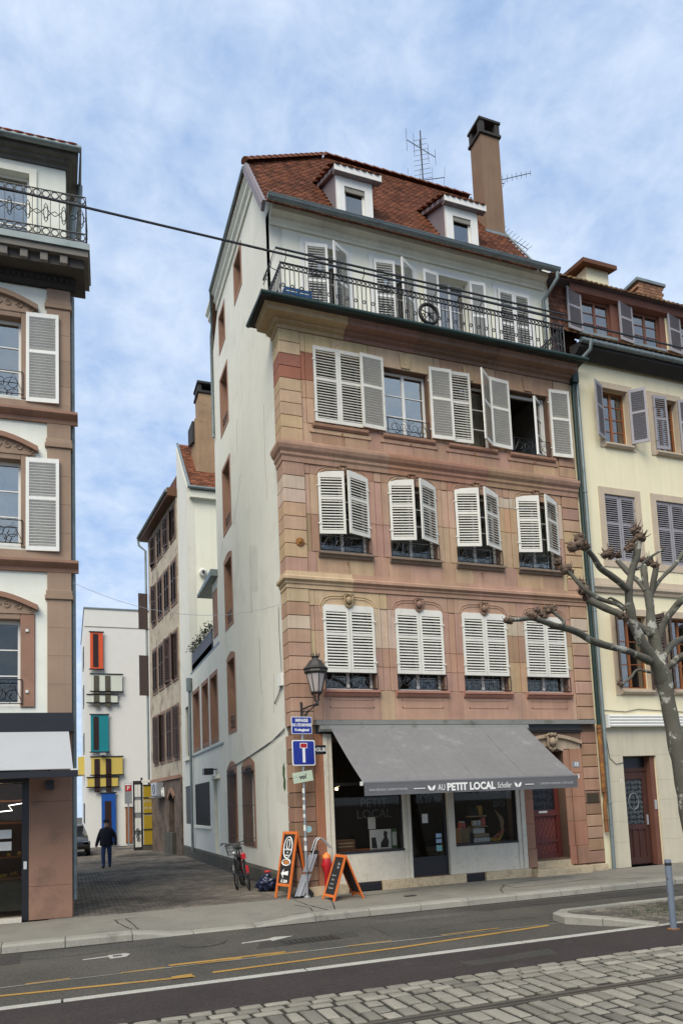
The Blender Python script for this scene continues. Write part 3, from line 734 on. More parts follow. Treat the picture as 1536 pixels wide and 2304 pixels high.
mitre(house, [(0, 9.36), (.05, 9.36), (.06, 9.46), (.09, 9.50), (.09, 9.56), (.14, 9.62), (.17, 9.70), (.17, 9.76), (.06, 9.80), (.05, 9.86), (0, 9.86)], XS, FX1, 'string_course', 'stone', cuts=rcuts(XS, FX1, 1.5))
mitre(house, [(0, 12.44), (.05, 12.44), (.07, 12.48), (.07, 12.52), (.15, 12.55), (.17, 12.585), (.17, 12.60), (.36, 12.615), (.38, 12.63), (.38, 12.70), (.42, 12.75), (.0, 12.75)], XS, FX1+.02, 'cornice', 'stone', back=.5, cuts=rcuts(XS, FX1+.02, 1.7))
sl_ = MB(fm_)
sl_.add([(-.36, 12.755, .56), (FX1+.12, 12.755, .56), (FX1+.12, 12.755, -.6), (-.36, 12.755, -.6), (-.36, 12.84, .56), (FX1+.12, 12.84, .56), (FX1+.12, 12.84, -.6), (-.36, 12.84, -.6)],
        [(0, 1, 2, 3), (4, 5, 6, 7), (0, 1, 5, 4), (1, 2, 6, 5), (2, 3, 7, 6), (3, 0, 4, 7)])
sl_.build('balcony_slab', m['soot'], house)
k = MB(); N = 8
pts = [(-.38, .62), (-.38, -.58), (8.12, -.58)]
for z, r_ in ((12.80, .055),): k.tube([(x, y, z) for x, y in pts], r_, 8)
k.build('balcony_gutter', m['green_cu'], house, smooth=50)
# sills, keystones, cartouches, window hoods
for i, x in enumerate(BX):
    mc = x+BW/2
    stn = lambda z: scol(mc, z)
    MB(fm_).prof([(0, 4.18), (.06, 4.18), (.09, 4.22), (.09, 4.24), (.13, 4.26), (.13, 4.31), (-.30, 4.312), (-.30, 4.18)], x-.06, x+BW+.06).build('sill', m['stone'], house, color=(.36, .18, .13))
    MB(fm_).prof([(0, 7.25), (.07, 7.25), (.09, 7.28), (.09, 7.30), (.14, 7.32), (.14, 7.37), (-.30, 7.372), (-.30, 7.25)], x-.05, x+BW+.05).build('sill', m['stone'], house, color=(.20, .15, .11))
    MB(fm_).prof([(0, 10.21), (.07, 10.21), (.10, 10.25), (.10, 10.31), (-.30, 10.312), (-.30, 10.21)], x-.07, x+BW+.07).build('sill', m['stone'], house, color=(.27, .15, .10))
    MB(fm_).box(x-.14, x+BW+.14, 10.11, 10.205, .0, .045).build('apron_moulding', m['stone'], house, color=stn(10.1))
    # hood lines above the windows
    def hood(zc, dx, rise, nm):
        for d_ in (0, .055):
            pts = [(x-.02-d_, zc-.28), (x-.01-d_, zc-.10), (x+.06-d_*.6, zc+d_), (x+.18, zc+rise*.6+.04+d_), (mc, zc+rise+.05+d_), (x+BW-.18, zc+rise*.6+.04+d_), (x+BW-.06+d_*.6, zc+d_), (x+BW+.01+d_, zc-.10), (x+BW+.02+d_, zc-.28)]
            MB().tube([fm_(u, v, .028) for u, v in pts], .011, 5, raw=True).build('hood_moulding', m['stone'], house, color=stn(zc))
    hood(6.28, 0, .03, '')
    hood(9.20, 0, .06, '')
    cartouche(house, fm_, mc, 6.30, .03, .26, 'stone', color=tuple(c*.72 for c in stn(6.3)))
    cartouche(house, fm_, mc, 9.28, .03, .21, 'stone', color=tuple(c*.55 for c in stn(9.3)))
    MB(fm_).prism([(mc-.11, 12.02), (mc+.11, 12.02), (mc+.15, 12.36), (mc-.15, 12.36)], .02, .052).build('keystone', m['stone'], house, color=stn(12.2))
    MB().ring(fm_(mc, 12.19, .052), .06, .08, (1, 0, 0), (0, 0, 1), .010, 12).build('keystone_carving', m['stone'], house, color=stn(12.2))
    # windows
    window(house, fm_, x+.015, x+BW-.015, 4.31, 6.15, -.17, rows=4, gm='glass_d')
    window(house, fm_, x+.015, x+BW-.015, 7.37, 9.12, -.17, rows=4, gm='glass_d')
    if i == 3:
        k = MB(fm_); k.box(x+.03, x+.08, 10.31, 11.97, -.2, -.15); k.box(x+BW-.08, x+BW-.03, 10.31, 11.97, -.2, -.15); k.box(x+.08, x+BW-.08, 11.90, 11.97, -.2, -.151)
        wf = k.build('window', m['white'], house)
        sw_ = F(x+BW-.09, .19, 180+38, -1)   # casement swung inwards, hinged on the right
        window(wf, sw_, 0, .50, 10.34, 11.88, .02, rows=3, leaves=1, name='casement')
    else: window(house, fm_, x+.03, x+BW-.03, 10.31, 11.97, -.16, rows=3, curtain=(.0 if i == 1 else None))
    balconet(house, fm_, x-.0, x+BW-.0, 4.33, 4.68, .10); balconet(house, fm_, x, x+BW, 7.39, 7.74, .10)
    if i in (1, 3): balconet(house, fm_, x+.06, x+BW-.06, 10.33, 10.72, .06)
    # shutters: first floor shut, second ajar, top mixed
    shutter(house, (x, -.045, 4.70), BW/2-.004, 1.49, 'L', 0, 'round'); shutter(house, (x+BW, -.045, 4.70), BW/2-.004, 1.49, 'R', 0, 'round')
for i, x in enumerate(BX):
    shutter(house, (x, -.045, 7.775), BW/2-.004, 1.44, 'L', (12, 15, 15, 14)[i], 'arch'); shutter(house, (x+BW, -.045, 7.775), BW/2-.004, 1.44, 'R', (20, 27, 26, 27)[i], 'arch')
for i, x in enumerate(BX):
    pl, pr = ((0, 0), (176, 177), (3, 38), (175, 176))[i]
    for sd, xx, ph in (('L', x, pl), ('R', x+BW, pr)): shutter(house, (xx, -.07 if ph > 90 else -.05, 10.37), BW/2-.002, 1.79, sd, ph, None)
for (u, v) in [(BX[i]+BW/2+.03, z) for i in range(4) for z in (7.18, 10.15) if not (i in (1, 3) and z < 8) or z > 8]:
    MB().tube([fm_(u, v, .02), fm_(u-.02, v-.05, .16), fm_(u-.04, v-.12, .16)], .010, 5, raw=True).build('shutter_stay', m['rust'], house)
ros = MB().lathe([(.10, 0), (.10, .02), (.07, .03), (.05, .025), (.03, .05), (.001, .055)], 8)
ros.build('anchor_rosette', m['rust'], house, M=Matrix.Translation((.46, -.035, 7.55))@Matrix.Rotation(R(90), 4, 'X'))
# ---- attic storey behind the balcony
AY = .55; fa_ = F(0, AY)
aw = [(1.02, 2.10), (2.78, 3.85), (4.53, 5.43), (6.30, 7.26)]
MB(fa_).grid((XS, FX1), (12.845, 15.75), [(a, b, 12.9, 15.12) for a, b in aw], -.25, 0).build('attic_wall', m['attic'], house)
for (a, b) in aw:
    k = MB(fa_)
    for (p, q, r_, s_) in ((a-.12, a, 12.9, 15.26), (b, b+.12, 12.9, 15.26), (a, b, 15.12, 15.26)): k.box(p, q, r_, s_, 0, .03)
    k.build('window_surround', m['white'], house)
    window(house, fa_, a+.01, b-.01, 12.9, 15.12, -.18, rows=3)
for (a, b), (pl, pr) in zip(aw, ((10, 30), (8, 32), (174, 175), (0, 0))):
    wd = (b-a)/2-.003
    for sd, xx, ph in (('L', a, pl), ('R', b, pr)): shutter(house, (xx, AY-.06-(.03 if ph > 90 else 0), 12.93), wd, 2.17, sd, ph, None, 'white')
mitre_pts = [(0, 15.38), (.05, 15.38), (.06, 15.44), (.12, 15.48), (.12, 15.55), (.26, 15.60), (.30, 15.68), (.30, 15.76), (0, 15.76)]
k = MB(fa_); n = len(mitre_pts)
k.prof(mitre_pts, XS+.02, FX1-.15).build('eaves_cornice', m['moulding'], house)
# ---- alley side wall
sh = [(5.55, 6.50, 4.10, 6.15), (5.60, 6.55, 7.20, 9.12), (5.50, 6.48, 10.08, 12.0), (5.50, 6.48, 13.2, 14.90), (5.66, 6.40, 15.85, 16.90), (3.40, 4.18, 15.98, 17.03), (5.72, 6.82, .92, 2.92), (3.60, 4.84, .94, 2.90)]
k = MB(fs_); k.grid((1.9, 7.65), (0, 17.72), sh, -.32, 0); k.grid((.476, 1.9), (0, 12.75), [], -.32, 0); k.grid((AY-.003, 1.9), (12.75, 15.76), [], -.32, 0)
k.prism([(.34, 15.76), (1.9, 15.76), (1.9, 17.72), (1.64, 17.72)], -.32, 0)
k.build('side_wall', m['plaster'], house)
for j, (a, b, c, d) in enumerate(sh):
    k = MB(fs_); t_ = .10
    arch = j >= 6 or j in (0, 1)
    k.box(a-t_, a+.012, c-t_, d+(0 if arch else t_), -.23, .012); k.box(b-.012, b+t_, c-t_, d+(0 if arch else t_), -.23, .012); k.box(a+.012, b-.012, c-t_, c+.012, -.23, .012)
    if arch:
        N = 8; o_ = [(a-t_+(b-a+2*t_)*i/N, d+.02+(.20 if j > 5 else .12)*math.sin(math.pi*i/N)+.07) for i in range(N+1)]; i_ = [(a+(b-a)*i/N, d-.02+(.16 if j > 5 else .0)*math.sin(math.pi*i/N)-.12*(j > 5)) for i in range(N+1)]
        k.prism(o_+[(b+t_, d)]+i_[::-1]+[(a-t_, d)], -.23, .0135)
    else: k.box(a+.012, b-.012, d-.012, d+t_, -.23, .012)
    k.build('stone_surround', m['redst'], house)
    window(house, fs_, a, b, c, d, -.235, rows=3, fm='white', gm='glass_d')
    if j in (0, 1, 2, 3):
        k = MB()
        for z in (.12, .30, .42): k.tube([fs_(a, c+z, -.05), fs_(b, c+z, -.05)], .012, 4, raw=True)
        for q in range(8): k.tube([fs_(a+(b-a)*q/7, c+.05, -.05), fs_(a+(b-a)*q/7, c+.42, -.05)], .008, 4, raw=True)
        k.build('window_guard', m['iron'], house)
    if j >= 6:
        k = MB()
        for q in range(9): k.tube([fs_(a+(b-a)*(q+.5)/9, c-.06, .05), fs_(a+(b-a)*(q+.5)/9, d+.05, .05)], .010, 4, raw=True)
        for z in (c+.15, (c+d)/2, d-.1): k.tube([fs_(a-.03, z, .0), fs_(a-.03, z, .05), fs_(b+.03, z, .05), fs_(b+.03, z, .0)], .010, 4, raw=True)
        k.build('window_grille', m['iron'], house)
MB(fs_).prof([(0, 0), (.03, 0), (.03, .34), (0, .42)], .5, 7.6).build('plinth', m['plinth'], house)
k = MB(fs_); k.prof([(0, 17.35), (.05, 17.35), (.07, 17.46), (.14, 17.52), (.14, 17.62), (.22, 17.70), (.22, 17.76), (0, 17.76)], 1.62, 7.5)
k.build('side_cornice', m['moulding'], house)
k = MB(); k.tube([(XS-.25, 1.75, 17.82), (XS-.25, 6.4, 17.78)], .06, 8); k.tube([(XS-.25, 6.35, 17.78), (XS-.2, 6.6, 17.6), (XS-.05, 7.3, 17.2), (XS-.05, 7.5, 17.0), (XS-.05, 7.5, 13.6)], .045, 8)
k.build('side_gutter', m['zinc'], house, smooth=50)
for pts in ([(1.5, 11.5), (1.55, 10.2), (1.45, 9.1)], [(4.4, 12.6), (4.45, 11.6)], [(1.1, 14.6), (1.12, 12.9)], [(5.2, 9.9), (4.6, 10.35), (4.1, 10.9)], [(7.0, 9.6), (6.7, 9.9)], [(2.3, 2.6), (2.35, 1.6), (2.25, .9)], [(1.4, 4.9), (1.5, 4.0)]):
    MB().tube([fs_(a+.05*noise.noise((a*3, b*3, 0)), b, .000) for a, b in [(pts[i][0]+(pts[i+1][0]-pts[i][0])*t/6, pts[i][1]+(pts[i+1][1]-pts[i][1])*t/6) for i in range(len(pts)-1) for t in range(7)]], .0045, 4, raw=True).build('wall_crack', m['plinth'], house)
m['plaster_patch'] = mat('grey plaster patch', (.60, .585, .51), .9, var=.08, bump=.15)
for poly in ([(.5, 1.9), (1.5, 2.0), (1.6, 3.2), (.5, 3.4)], [(6.9, .5), (7.5, .5), (7.5, 2.4), (7.0, 2.3)], [(2.6, 7.2), (3.4, 7.4), (3.2, 8.6), (2.5, 8.3)], [(4.5, 3.3), (5.3, 3.3), (5.3, 3.9), (4.7, 3.9)]):
    P_ = [(a+(c-a)*t/5+.03*noise.noise((a*4, b*4+t, 2)), b+(d-b)*t/5+.03*noise.noise((a*4, b*4+t, 6))) for (a, b), (c, d) in zip(poly, poly[1:]+poly[:1]) for t in range(5)]
    MB(fs_).prism(P_, -.01, .003).build('plaster_patch', m['plaster_patch'], house)
# cables and cracks on the side wall
k = MB(); k.tube([fs_(.6, 3.55, .015), fs_(1.6, 3.38, .02), fs_(2.6, 3.30, .012), fs_(4.2, 3.16, .02), fs_(6.6, 3.02, .015)], .010, 4, raw=True); k.tube([fs_(.62, 3.50, .02), fs_(2.2, 3.31, .012), fs_(4.8, 3.10, .014), fs_(6.6, 2.98, .01)], .007, 4, raw=True)
k.tube([fs_(.75, 6.3, .02), fs_(.8, 5.8, .012), fs_(.72, 5.2, .02), fs_(.62, 4.55, .03)], .006, 4, raw=True)
k.tube([fs_(1.35, 4.2, .02), fs_(.95, 4.35, .03), fs_(.72, 4.5, .03)], .012, 4, raw=True)
k.build('wall_cable', m['iron'], house)
MB(fs_).box(.58, .86, 4.5, 4.78, .0, .07).build('junction_box', m['white'], house)
for pts in ([(2.6, 6.0), (2.65, 5.2), (2.55, 4.6)], [(3.3, 8.6), (3.35, 7.6), (3.3, 6.8)]):
    MB().tube([fs_(a+.02*noise.noise((a, b*4, 0)), b, .001) for a, b in pts], .005, 4, raw=True).build('wall_crack', m['plinth'], house)
MB(fs_).prism([(.52, .05), (.7, .05), (.7, .5), (.62, .66), (.52, .7)], 0, .02).build('plinth_patch', m['redst'], house)
MB(fs_).prism([(.80, 2.82), (.90, 2.72), (.92, 2.55), (.86, 2.45), (.90, 2.30), (.82, 2.18), (.72, 2.25), (.70, 2.42), (.76, 2.52), (.72, 2.68)], .001, .004).build('green_sticker', m['leafg'], house)
# ---- rest of the shell: back, right, floors
k = MB(); k.box(FX1-.25, FX1-.003, .81, 7.28, 0, 15.5); k.box(XS+.33, FX1-.26, 7.3, 7.6, 0, 17.7); k.build('rear_wall', m['plaster'], house)
for z in (3.40, 6.7, 9.7, 12.6): MB().box(XS+.33, FX1-.26, .37, 7.29, z, z+.12).build('floor_slab', m['room'], house)
MB().box(XS+.33, FX1-.26, 3.2, 3.3, 3.55, 15.6).build('partition_wall', m['room'], house)
# ---- roof
mS = 1.5; EY, EZ = .12, 15.60; hyp = math.hypot(1, mS); RX1 = 7.40
rp = lambda u, v, h: (u, EY+v/hyp-h*mS/hyp, EZ+v*mS/hyp+h/hyp)
zof = lambda y: EZ+(y-EY)*mS
HB = (-.10, 1.56); HT = (2.68, 3.20)
def hip_x(y): return HB[0]+(y-HB[1])/(HT[1]-HB[1])*(HT[0]-HB[0])
dorm = [(1.82, 2.73), (4.77, 5.67)]
def ok(u, v):
    y = EY+v/hyp
    if u > RX1-.06 or u < -.02 or y > HT[1]-.03: return False
    if y > HB[1] and u < hip_x(y)+.02: return False
    for a, b in dorm:
        if a-.06 < u < b+.06 and y > .22 and y < 1.5 and zof(y) < 17.0+.45*(y-.2)+.1: return False
    return True
roof = MB().add([rp(-.05, 0, -.02), rp(RX1, 0, -.02), (RX1, HT[1], zof(HT[1])-.02), (HT[0], HT[1], zof(HT[1])-.02), (HB[0], HB[1], zof(HB[1])-.03),
                 (XS-.2, 6.3, 17.74), (HT[0], HT[1]+.3, zof(HT[1])-.05), (RX1, 6.6, 16), (XS, 7.5, 16.5)],
                [(0, 1, 2, 3, 4), (4, 3, 6, 5), (3, 2, 7, 8, 5, 6)]).build('roof', m['tile_dark'], house)
tm = tiles(rp, -.05, RX1, -.06, (HT[1]-EY)*hyp-.05, ok, w=.15, ex=.115)
stuff(tm.build('roof_tiles', m['tile'], roof))
ridge(roof, (HB[0]+.02, HB[1]-.02, zof(HB[1])+.04), (HT[0], HT[1], zof(HT[1])+.03), 15, 'tile')
ridge(roof, (HT[0], HT[1], zof(HT[1])+.03), (RX1, HT[1], zof(HT[1])+.03), 16, 'tile')
k = MB(); k.tube([rp(-.07, -.1, -.05), rp(-.07, (HB[1]-EY)*hyp, -.02)], .05, 6); k.build('verge_board', m['lead'], roof)
MB().add([rp(-.1, -.12, .03), rp(-.1, -.12, -.2), rp(-.1, (HB[1]-EY)*hyp+.1, -.2), rp(-.1, (HB[1]-EY)*hyp+.1, .03), rp(-.02, -.12, .03), rp(-.02, -.12, -.2), rp(-.02, (HB[1]-EY)*hyp+.1, -.2), rp(-.02, (HB[1]-EY)*hyp+.1, .03)],
         [(0, 1, 2, 3), (4, 5, 6, 7), (0, 1, 5, 4), (1, 2, 6, 5), (2, 3, 7, 6), (3, 0, 4, 7)]).build('verge_board', m['lead'], roof)
MB().tube([rp(RX1, -.05, .03), rp(RX1, (HT[1]-EY)*hyp, .03)], .03, 5).build('verge_flashing', m['zinc'], roof)
# gutter: half round with joints
k = MB(); N = 9; gx = [XS-.16+(7.93-XS+.16)*i/8 for i in range(9)]
for x in (XS-.16, 7.93):
    for j in range(N):
        t = math.pi*j/(N-1)+math.pi; k.v.append((x, .02+.085*math.cos(t), 15.66+.085*math.sin(t)))
k.f = [(j, j+1, N+j+1, N+j) for j in range(N-1)]+[tuple(range(N)), tuple(range(N, 2*N))]; k.tint = [.5]*len(k.f)
k.tube([(XS-.16, -.065, 15.665), (7.93, -.065, 15.665)], .014, 6)
for x in gx[1:-1]: k.ring((x, .02, 15.66), .088, .088, (0, 1, 0), (0, 0, 1), .006, 10, 4, 180, 360)
k.build('gutter', m['zinc'], house, smooth=50)
k = MB(); k.tube([(7.86, .02, 15.60), (7.86, .02, 15.42), (7.78, .25, 15.22), (7.70, .46, 15.05), (7.70, .46, 12.9)], .05, 8)
for z in (14.3, 13.3): k.ring((7.70, .46, z), .056, .056, (1, 0, 0), (0, 1, 0), .012, 10, 4)
k.build('attic_downpipe', m['zinc'], house, smooth=50)
# dormers
for (a, b) in dorm:
    dy = .30; z0_ = 15.70; zt = 16.80
    zr = lambda y: 17.0+.45*(y-.2)
    k = MB(); yb = 1.53
    for x in (a, b-.03):
        k.add([(x, dy, z0_), (x, dy, zr(dy)-.1), (x, yb, zr(yb)-.1), (x+.03, dy, z0_), (x+.03, dy, zr(dy)-.1), (x+.03, yb, zr(yb)-.1)], [(0, 1, 2), (3, 4, 5), (0, 1, 4, 3), (1, 2, 5, 4), (2, 0, 3, 5)])
    d = k.build('dormer', m['lead'], roof)
    fd_ = F(0, dy)
    k = MB(fd_); k.box(a-.01, a+.19, z0_, zt+.12, -.06, .02); k.box(b-.19, b+.01, z0_, zt+.12, -.06, .02); k.box(a+.19, b-.19, zt-.14, zt+.12, -.06, .019)
    k.build('dormer_frame', m['white'], d)
    window(d, fd_, a+.19, b-.19, z0_+.02, zt-.14, -.05, rows=1, leaves=1, fwid=.05)
    MB(fd_).box(a+.20, b-.20, zt-.26, zt-.141, -.04, -.004).build('blind_box', m['kerb'], d)
    k = MB()
    A, B = a-.09, b+.2
    k.add([(A, .16, 16.93), (B, .16, 16.93), (B, 1.6, 17.57), (A, 1.6, 17.57), (A, .16, 17.03), (B, .16, 17.03), (B, 1.6, 17.67), (A, 1.6, 17.67)], [(0, 1, 2, 3), (4, 5, 6, 7), (0, 1, 5, 4), (1, 2, 6, 5), (2, 3, 7, 6), (3, 0, 4, 7)])
    k.build('dormer_roof', m['lead'], d)
    MB().box(A-.01, B+.01, .135, .158, 16.89, 17.05).build('fascia', m['white'], d)
    MB().box(A, B, .158, .30, 16.88, 16.925).build('soffit', m['lead'], d)
    dh = math.hypot(1, .45)
    dp = lambda u, v, h: (u, .13+v/dh-h*.41, 17.05+v*.45/dh+h)
    stuff(tiles(dp, A-.02, B+.02, -.04, 1.5, lambda u, v: u < B-.02, ex=.15).build('roof_tiles', m['tile'], d))
# chimney stack
ch = thing('chimney_stack', (7.06, 1.7, 17.3), 'tall slim brown rendered chimney at the right end of the main roof', 'chimney')
MB().cbox(6.76, 7.37, 1.48, 2.04, 17.0, 20.64, .01).build('shaft', m['chim'], ch)
MB().box(6.71, 7.42, 1.43, 2.09, 20.645, 20.72).build('collar', m['soot'], ch)
for x in (6.74, 7.24):
    for y in (1.46, 1.92): MB().box(x, x+.15, y, y+.14, 20.725, 21.06).build('cap_pier', m['soot'], ch)
MB().cbox(6.71, 7.42, 1.43, 2.09, 21.065, 21.15, .02).build('cap_slab', m['soot'], ch)
k = MB(); k.box(6.68, 7.45, 1.40, 1.48, 17.35, 17.62); k.build('flashing', m['zinc'], ch)
ch2 = thing('brick_chimney', (7.75, 2.1, 17.3), 'narrow brick chimney just behind the tall brown one', 'chimney')
for i in range(34):
    for j in range(2): MB().cbox(7.45+.12*j, 7.56+.12*j, 2.05+random.uniform(-.012, .012), 2.45, 17.0+i*.098, 17.09+i*.098, .006).build('brick', m['brick'], ch2)
MB().box(7.42, 7.72, 2.0, 2.5, 20.34, 20.45).build('cap', m['soot'], ch2)
# ---------------------------------------------------------------- balcony railing
rl = MB(); Ru = .085
RY = -.47; RX0, RXe = .10, 7.52
path = [(RX0, AY-.05), (RX0, RY), (RXe, RY), (RXe, AY-.05)]
z0b, z1b, z2b = 12.90, 13.67, 13.70
k = MB()
for z, r_ in ((z0b, .015), (z1b-.13, .012), (z1b, .020)): k.tube([(x, y, z) for x, y in path], r_, 5)
def along(seg):
    (xa, ya), (xb, yb) = path[seg], path[seg+1]; L_ = math.hypot(xb-xa, yb-ya); n = int(L_/.105)
    for i in range(n+1):
        t = i/n; yield i, n, xa+(xb-xa)*t, ya+(yb-ya)*t, (xb-xa)/L_, (yb-ya)/L_
for seg in range(3):
    for i, n, x, y, tx, ty in along(seg):
        k.tube([(x, y, z0b), (x, y, z1b-.13)], .011, 4, cap=False)
        if i < n:
            cx_, cy_ = x+tx*.052, y+ty*.052
            k.ring((cx_, cy_, z1b-.066), .040, .052, (tx, ty, 0), (0, 0, 1), .014, 10, 4)
            if i % 2 == 0: k.ring((cx_, cy_, z0b+.25), .034, .04, (tx, ty, 0), (0, 0, 1), .012, 8, 4)
for x in (RX0, 1.27, 2.9, 4.6, 6.2, RXe): k.tube([(x, RY, 12.84), (x, RY, z1b+.02)], .014, 5)
for i in range(3): k.ring((RXe+.0, RY+.16+.3*i, 13.2), .11, .2, (0, 1, 0), (0, 0, 1), .012, 12, 4); k.ring((RXe+.0, RY+.16+.3*i, 13.2), .05, .28, (0, 1, 0), (0, 0, 1), .010, 12, 4)
k.build('balcony_railing', m['iron'], house)
k = MB(); off = .13
up = [(RX0-off, AY-.1), (RX0-off, RY-off), (RXe, RY-off)]
k.tube([(x, y, 13.88) for x, y in up], .024, 6); k.tube([(x, y, 13.77) for x, y in up], .012, 5)
for i in range(13):
    x = RX0+.1+i*.61; k.tube([(x, RY, z1b), (x, RY-off, z1b+.04), (x, RY-off, 13.88)], .010, 5)
for y in (-.2, .2): k.tube([(RX0, y, z1b), (RX0-off, y, z1b+.04), (RX0-off, y, 13.88)], .010, 5)
k.build('outer_handrail', m['iron'], house, smooth=60)
cr = thing('plastic_crate', (.55, .0, 12.85), 'blue slatted plastic crate at the left end of the balcony', 'crate')
for i in range(4): MB().box(.22, .85, -.36, .1, 12.86+i*.085, 12.925+i*.085).build('slat', m['crate'], cr) if False else None
mcr = mat('blue plastic', (.015, .09, .24), .5, var=.1)
for i in range(4):
    k = MB(); z = 12.86+i*.095; z1 = z+.07; k.box(.22, .85, -.36, -.345, z, z1); k.box(.22, .85, .085, .1, z, z1); k.box(.22, .235, -.345, .085, z, z1); k.box(.835, .85, -.345, .085, z, z1); k.build('slat', mcr, cr)
for x in (.225, .52, .81):
    for y in (-.34, .05): MB().box(x, x+.035, y, y+.03, 12.85, 13.24).build('post', mcr, cr)
wh = thing('spoked_wheel', (3.62, -.52, 12.95), 'black wheel with five spokes hung on the balcony railing', 'wheel')
def railw(u, z): return (u, RY-.07, z)
wc = (3.66, 13.16)
MB().ring((wc[0], RY-.06, wc[1]), .235, .235, (1, 0, 0), (0, 0, 1), .042, 32, 8).build('tyre', m['rubber'], wh, smooth=60)
k = MB()
for i in range(5): k.tube([railw(*wc), railw(wc[0]+.21*math.cos(R(90+72*i)), wc[1]+.21*math.sin(R(90+72*i)))], .013, 5)
k.build('spokes', m['black'], wh)
MB().lathe([(.03, -.03), (.04, 0), (.03, .03)], 10).build('hub', m['black'], wh, M=Matrix.Translation(railw(*wc))@Matrix.Rotation(R(90), 4, 'X'))
# ---------------------------------------------------------------- shop front
sf = house
MB(fm_).box(.60, .82, .0, 3.36, 0, .05).build('timber_pilaster', m['orange_wood'], sf) if False else None
MB(fm_).cbox(.605, .80, .18, 3.36, 0, .05, .012).build('stone_pilaster', m['stone'], sf, color=(.34, .15, .085))
base = [(XS-.05, 1.25), (2.02, 2.72), (2.72, 4.06), (4.56, 5.78)]
for a, b in base: MB(fm_).cbox(a+.003, b-.003, -.02, .185, -.3, .085, .008).build('base_slab', m['travb'], sf)
for a, b in ((1.26, 2.01), (4.07, 4.55)):
    k = MB(fm_); k.box(a, b, .0, .17, -.2, .02); k.build('vent', m['black'], sf)
    for i in range(3): MB(fm_).box(a+.02, b-.02, .03+i*.045, .055+i*.045, .02, .05).build('vent_slat', m['iron'], sf)
for a, b in ((.80, .90), (.905, 1.0), (2.60, 2.685), (2.69, 2.77), (3.69, 3.77), (3.775, 3.86), (5.50, 5.60), (5.605, 5.72)): MB(fm_).cbox(a, b, .187, 3.36, -.12, .055 if a in (.80, 2.69, 3.69, 5.605) else .035, .006).build('travertine_pilaster', m['trav'], sf)
for a, b in ((1.002, 2.598), (3.862, 5.498)):
    MB(fm_).cbox(a, b, .187, .80, -.12, .015, .006).build('travertine_panel', m['trav'], sf)
    MB(fm_).box(a, b, .802, .845, -.14, .03).build('window_sill', m['black'], sf)
    k = MB(fm_); 
    for (p, q, r_, s_) in ((a, a+.035, .845, 3.36), (b-.035, b, .845, 3.36), (a+.035, b-.035, 3.30, 3.36), (a+.035, b-.035, 2.25, 2.31)): k.box(p, q, r_, s_, -.10, -.03)
    o = k.build('display_window', m['black'], sf)
    MB(fm_).box(a+.03, b-.03, .85, 2.26, -.066, -.060).build('pane', m['shopglass'], o); MB(fm_).box(a+.03, b-.03, 2.30, 3.31, -.066, -.060).build('pane', m['shopglass'], o)
k = MB(fm_)
for (p, q, r_, s_) in ((2.772, 2.832, .2, 3.36), (3.628, 3.688, .2, 3.36), (2.832, 3.628, .2, .62), (2.832, 3.628, 2.28, 2.36)): k.box(p, q, r_, s_, -.12, -.05)
sd_ = k.build('shop_door', m['black'], sf)
MB(fm_).box(2.83, 3.63, .62, 2.28, -.088, -.082).build('pane', m['shopglass'], sd_); MB(fm_).box(2.83, 3.63, 2.36, 3.34, -.088, -.082).build('pane', m['shopglass'], sd_)
MB(fm_).box(3.10, 3.24, 1.36, 1.56, -.080, -.076).build('notice', m['paper'], sd_)
for i, (z, mt) in enumerate(((1.02, 'blue'), (.90, 'paper'), (.72, 'alu'))): MB(fm_).box(3.42, 3.56, z, z+(.13 if i == 2 else .09), -.080, -.076).build('sticker', m['sticker'] if False else (mat('teal sticker', (.20, .42, .40), .5) if i == 2 else mat('pale blue sticker', (.30, .42, .55), .5)), sd_)
# faint lettering on the panes
for (s_, u, v, sz) in (('AU\nPETIT\nLOCAL', 1.95, 1.85, .26), ('LABO\nDE\nLUNA', 3.2, 2.05, .2), ('ALIM', 4.75, 2.05, .3), ('BIO', 5.1, 1.7, .2)):
    text(s_, sz, fm_, u, v, -.070).build('window_lettering', m['ink_dim'], house)
# shop interior
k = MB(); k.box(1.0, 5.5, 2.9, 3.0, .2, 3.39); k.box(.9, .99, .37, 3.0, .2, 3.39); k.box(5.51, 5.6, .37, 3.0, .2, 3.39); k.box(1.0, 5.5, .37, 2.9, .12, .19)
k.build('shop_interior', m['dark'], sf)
for a, b in ((1.03, 2.57), (3.89, 5.47)): MB().box(a, b, .13, .75, .78, .842).build('display_shelf', m['orange_wood'], sf)
def prop(nm, label, cat, parts):
    t = thing(nm, parts[0][0], label, cat)
    for (p, s_, mt, n_) in parts: MB().cbox(p[0]-s_[0]/2, p[0]+s_[0]/2, p[1]-s_[1]/2, p[1]+s_[1]/2, p[2], p[2]+s_[2], min(.01, s_[2]*.2)).build(n_, m[mt], t)
    return t
wood_d = m['wood_dk'] = mat('dark wood', (.12, .055, .025), .6, var=.2)
m['pinewood'] = mat('pale wood', (.40, .29, .17), .6, var=.15)
m['green_lb'] = mat('green label', (.05, .13, .05), .6)
m['pinkp'] = mat('pink paper', (.55, .13, .12), .7); m['yelp'] = mat('yellow straw', (.50, .30, .06), .8, var=.2)
rd = prop('radio', 'old brown wooden radio in the left shop window', 'radio', [((1.34, .38, .845), (.44, .2, .24), 'wood_dk', 'case'), ((1.34, .277, .93), (.34, .006, .02), 'pinewood', 'trim'), ((1.34, .277, 1.0), (.34, .006, .02), 'pinewood', 'trim')])
po = prop('poster_board', 'large pale poster with a dark figure in the left shop window', 'poster', [((2.17, .30, .845), (.50, .03, .42), 'paper', 'board')])
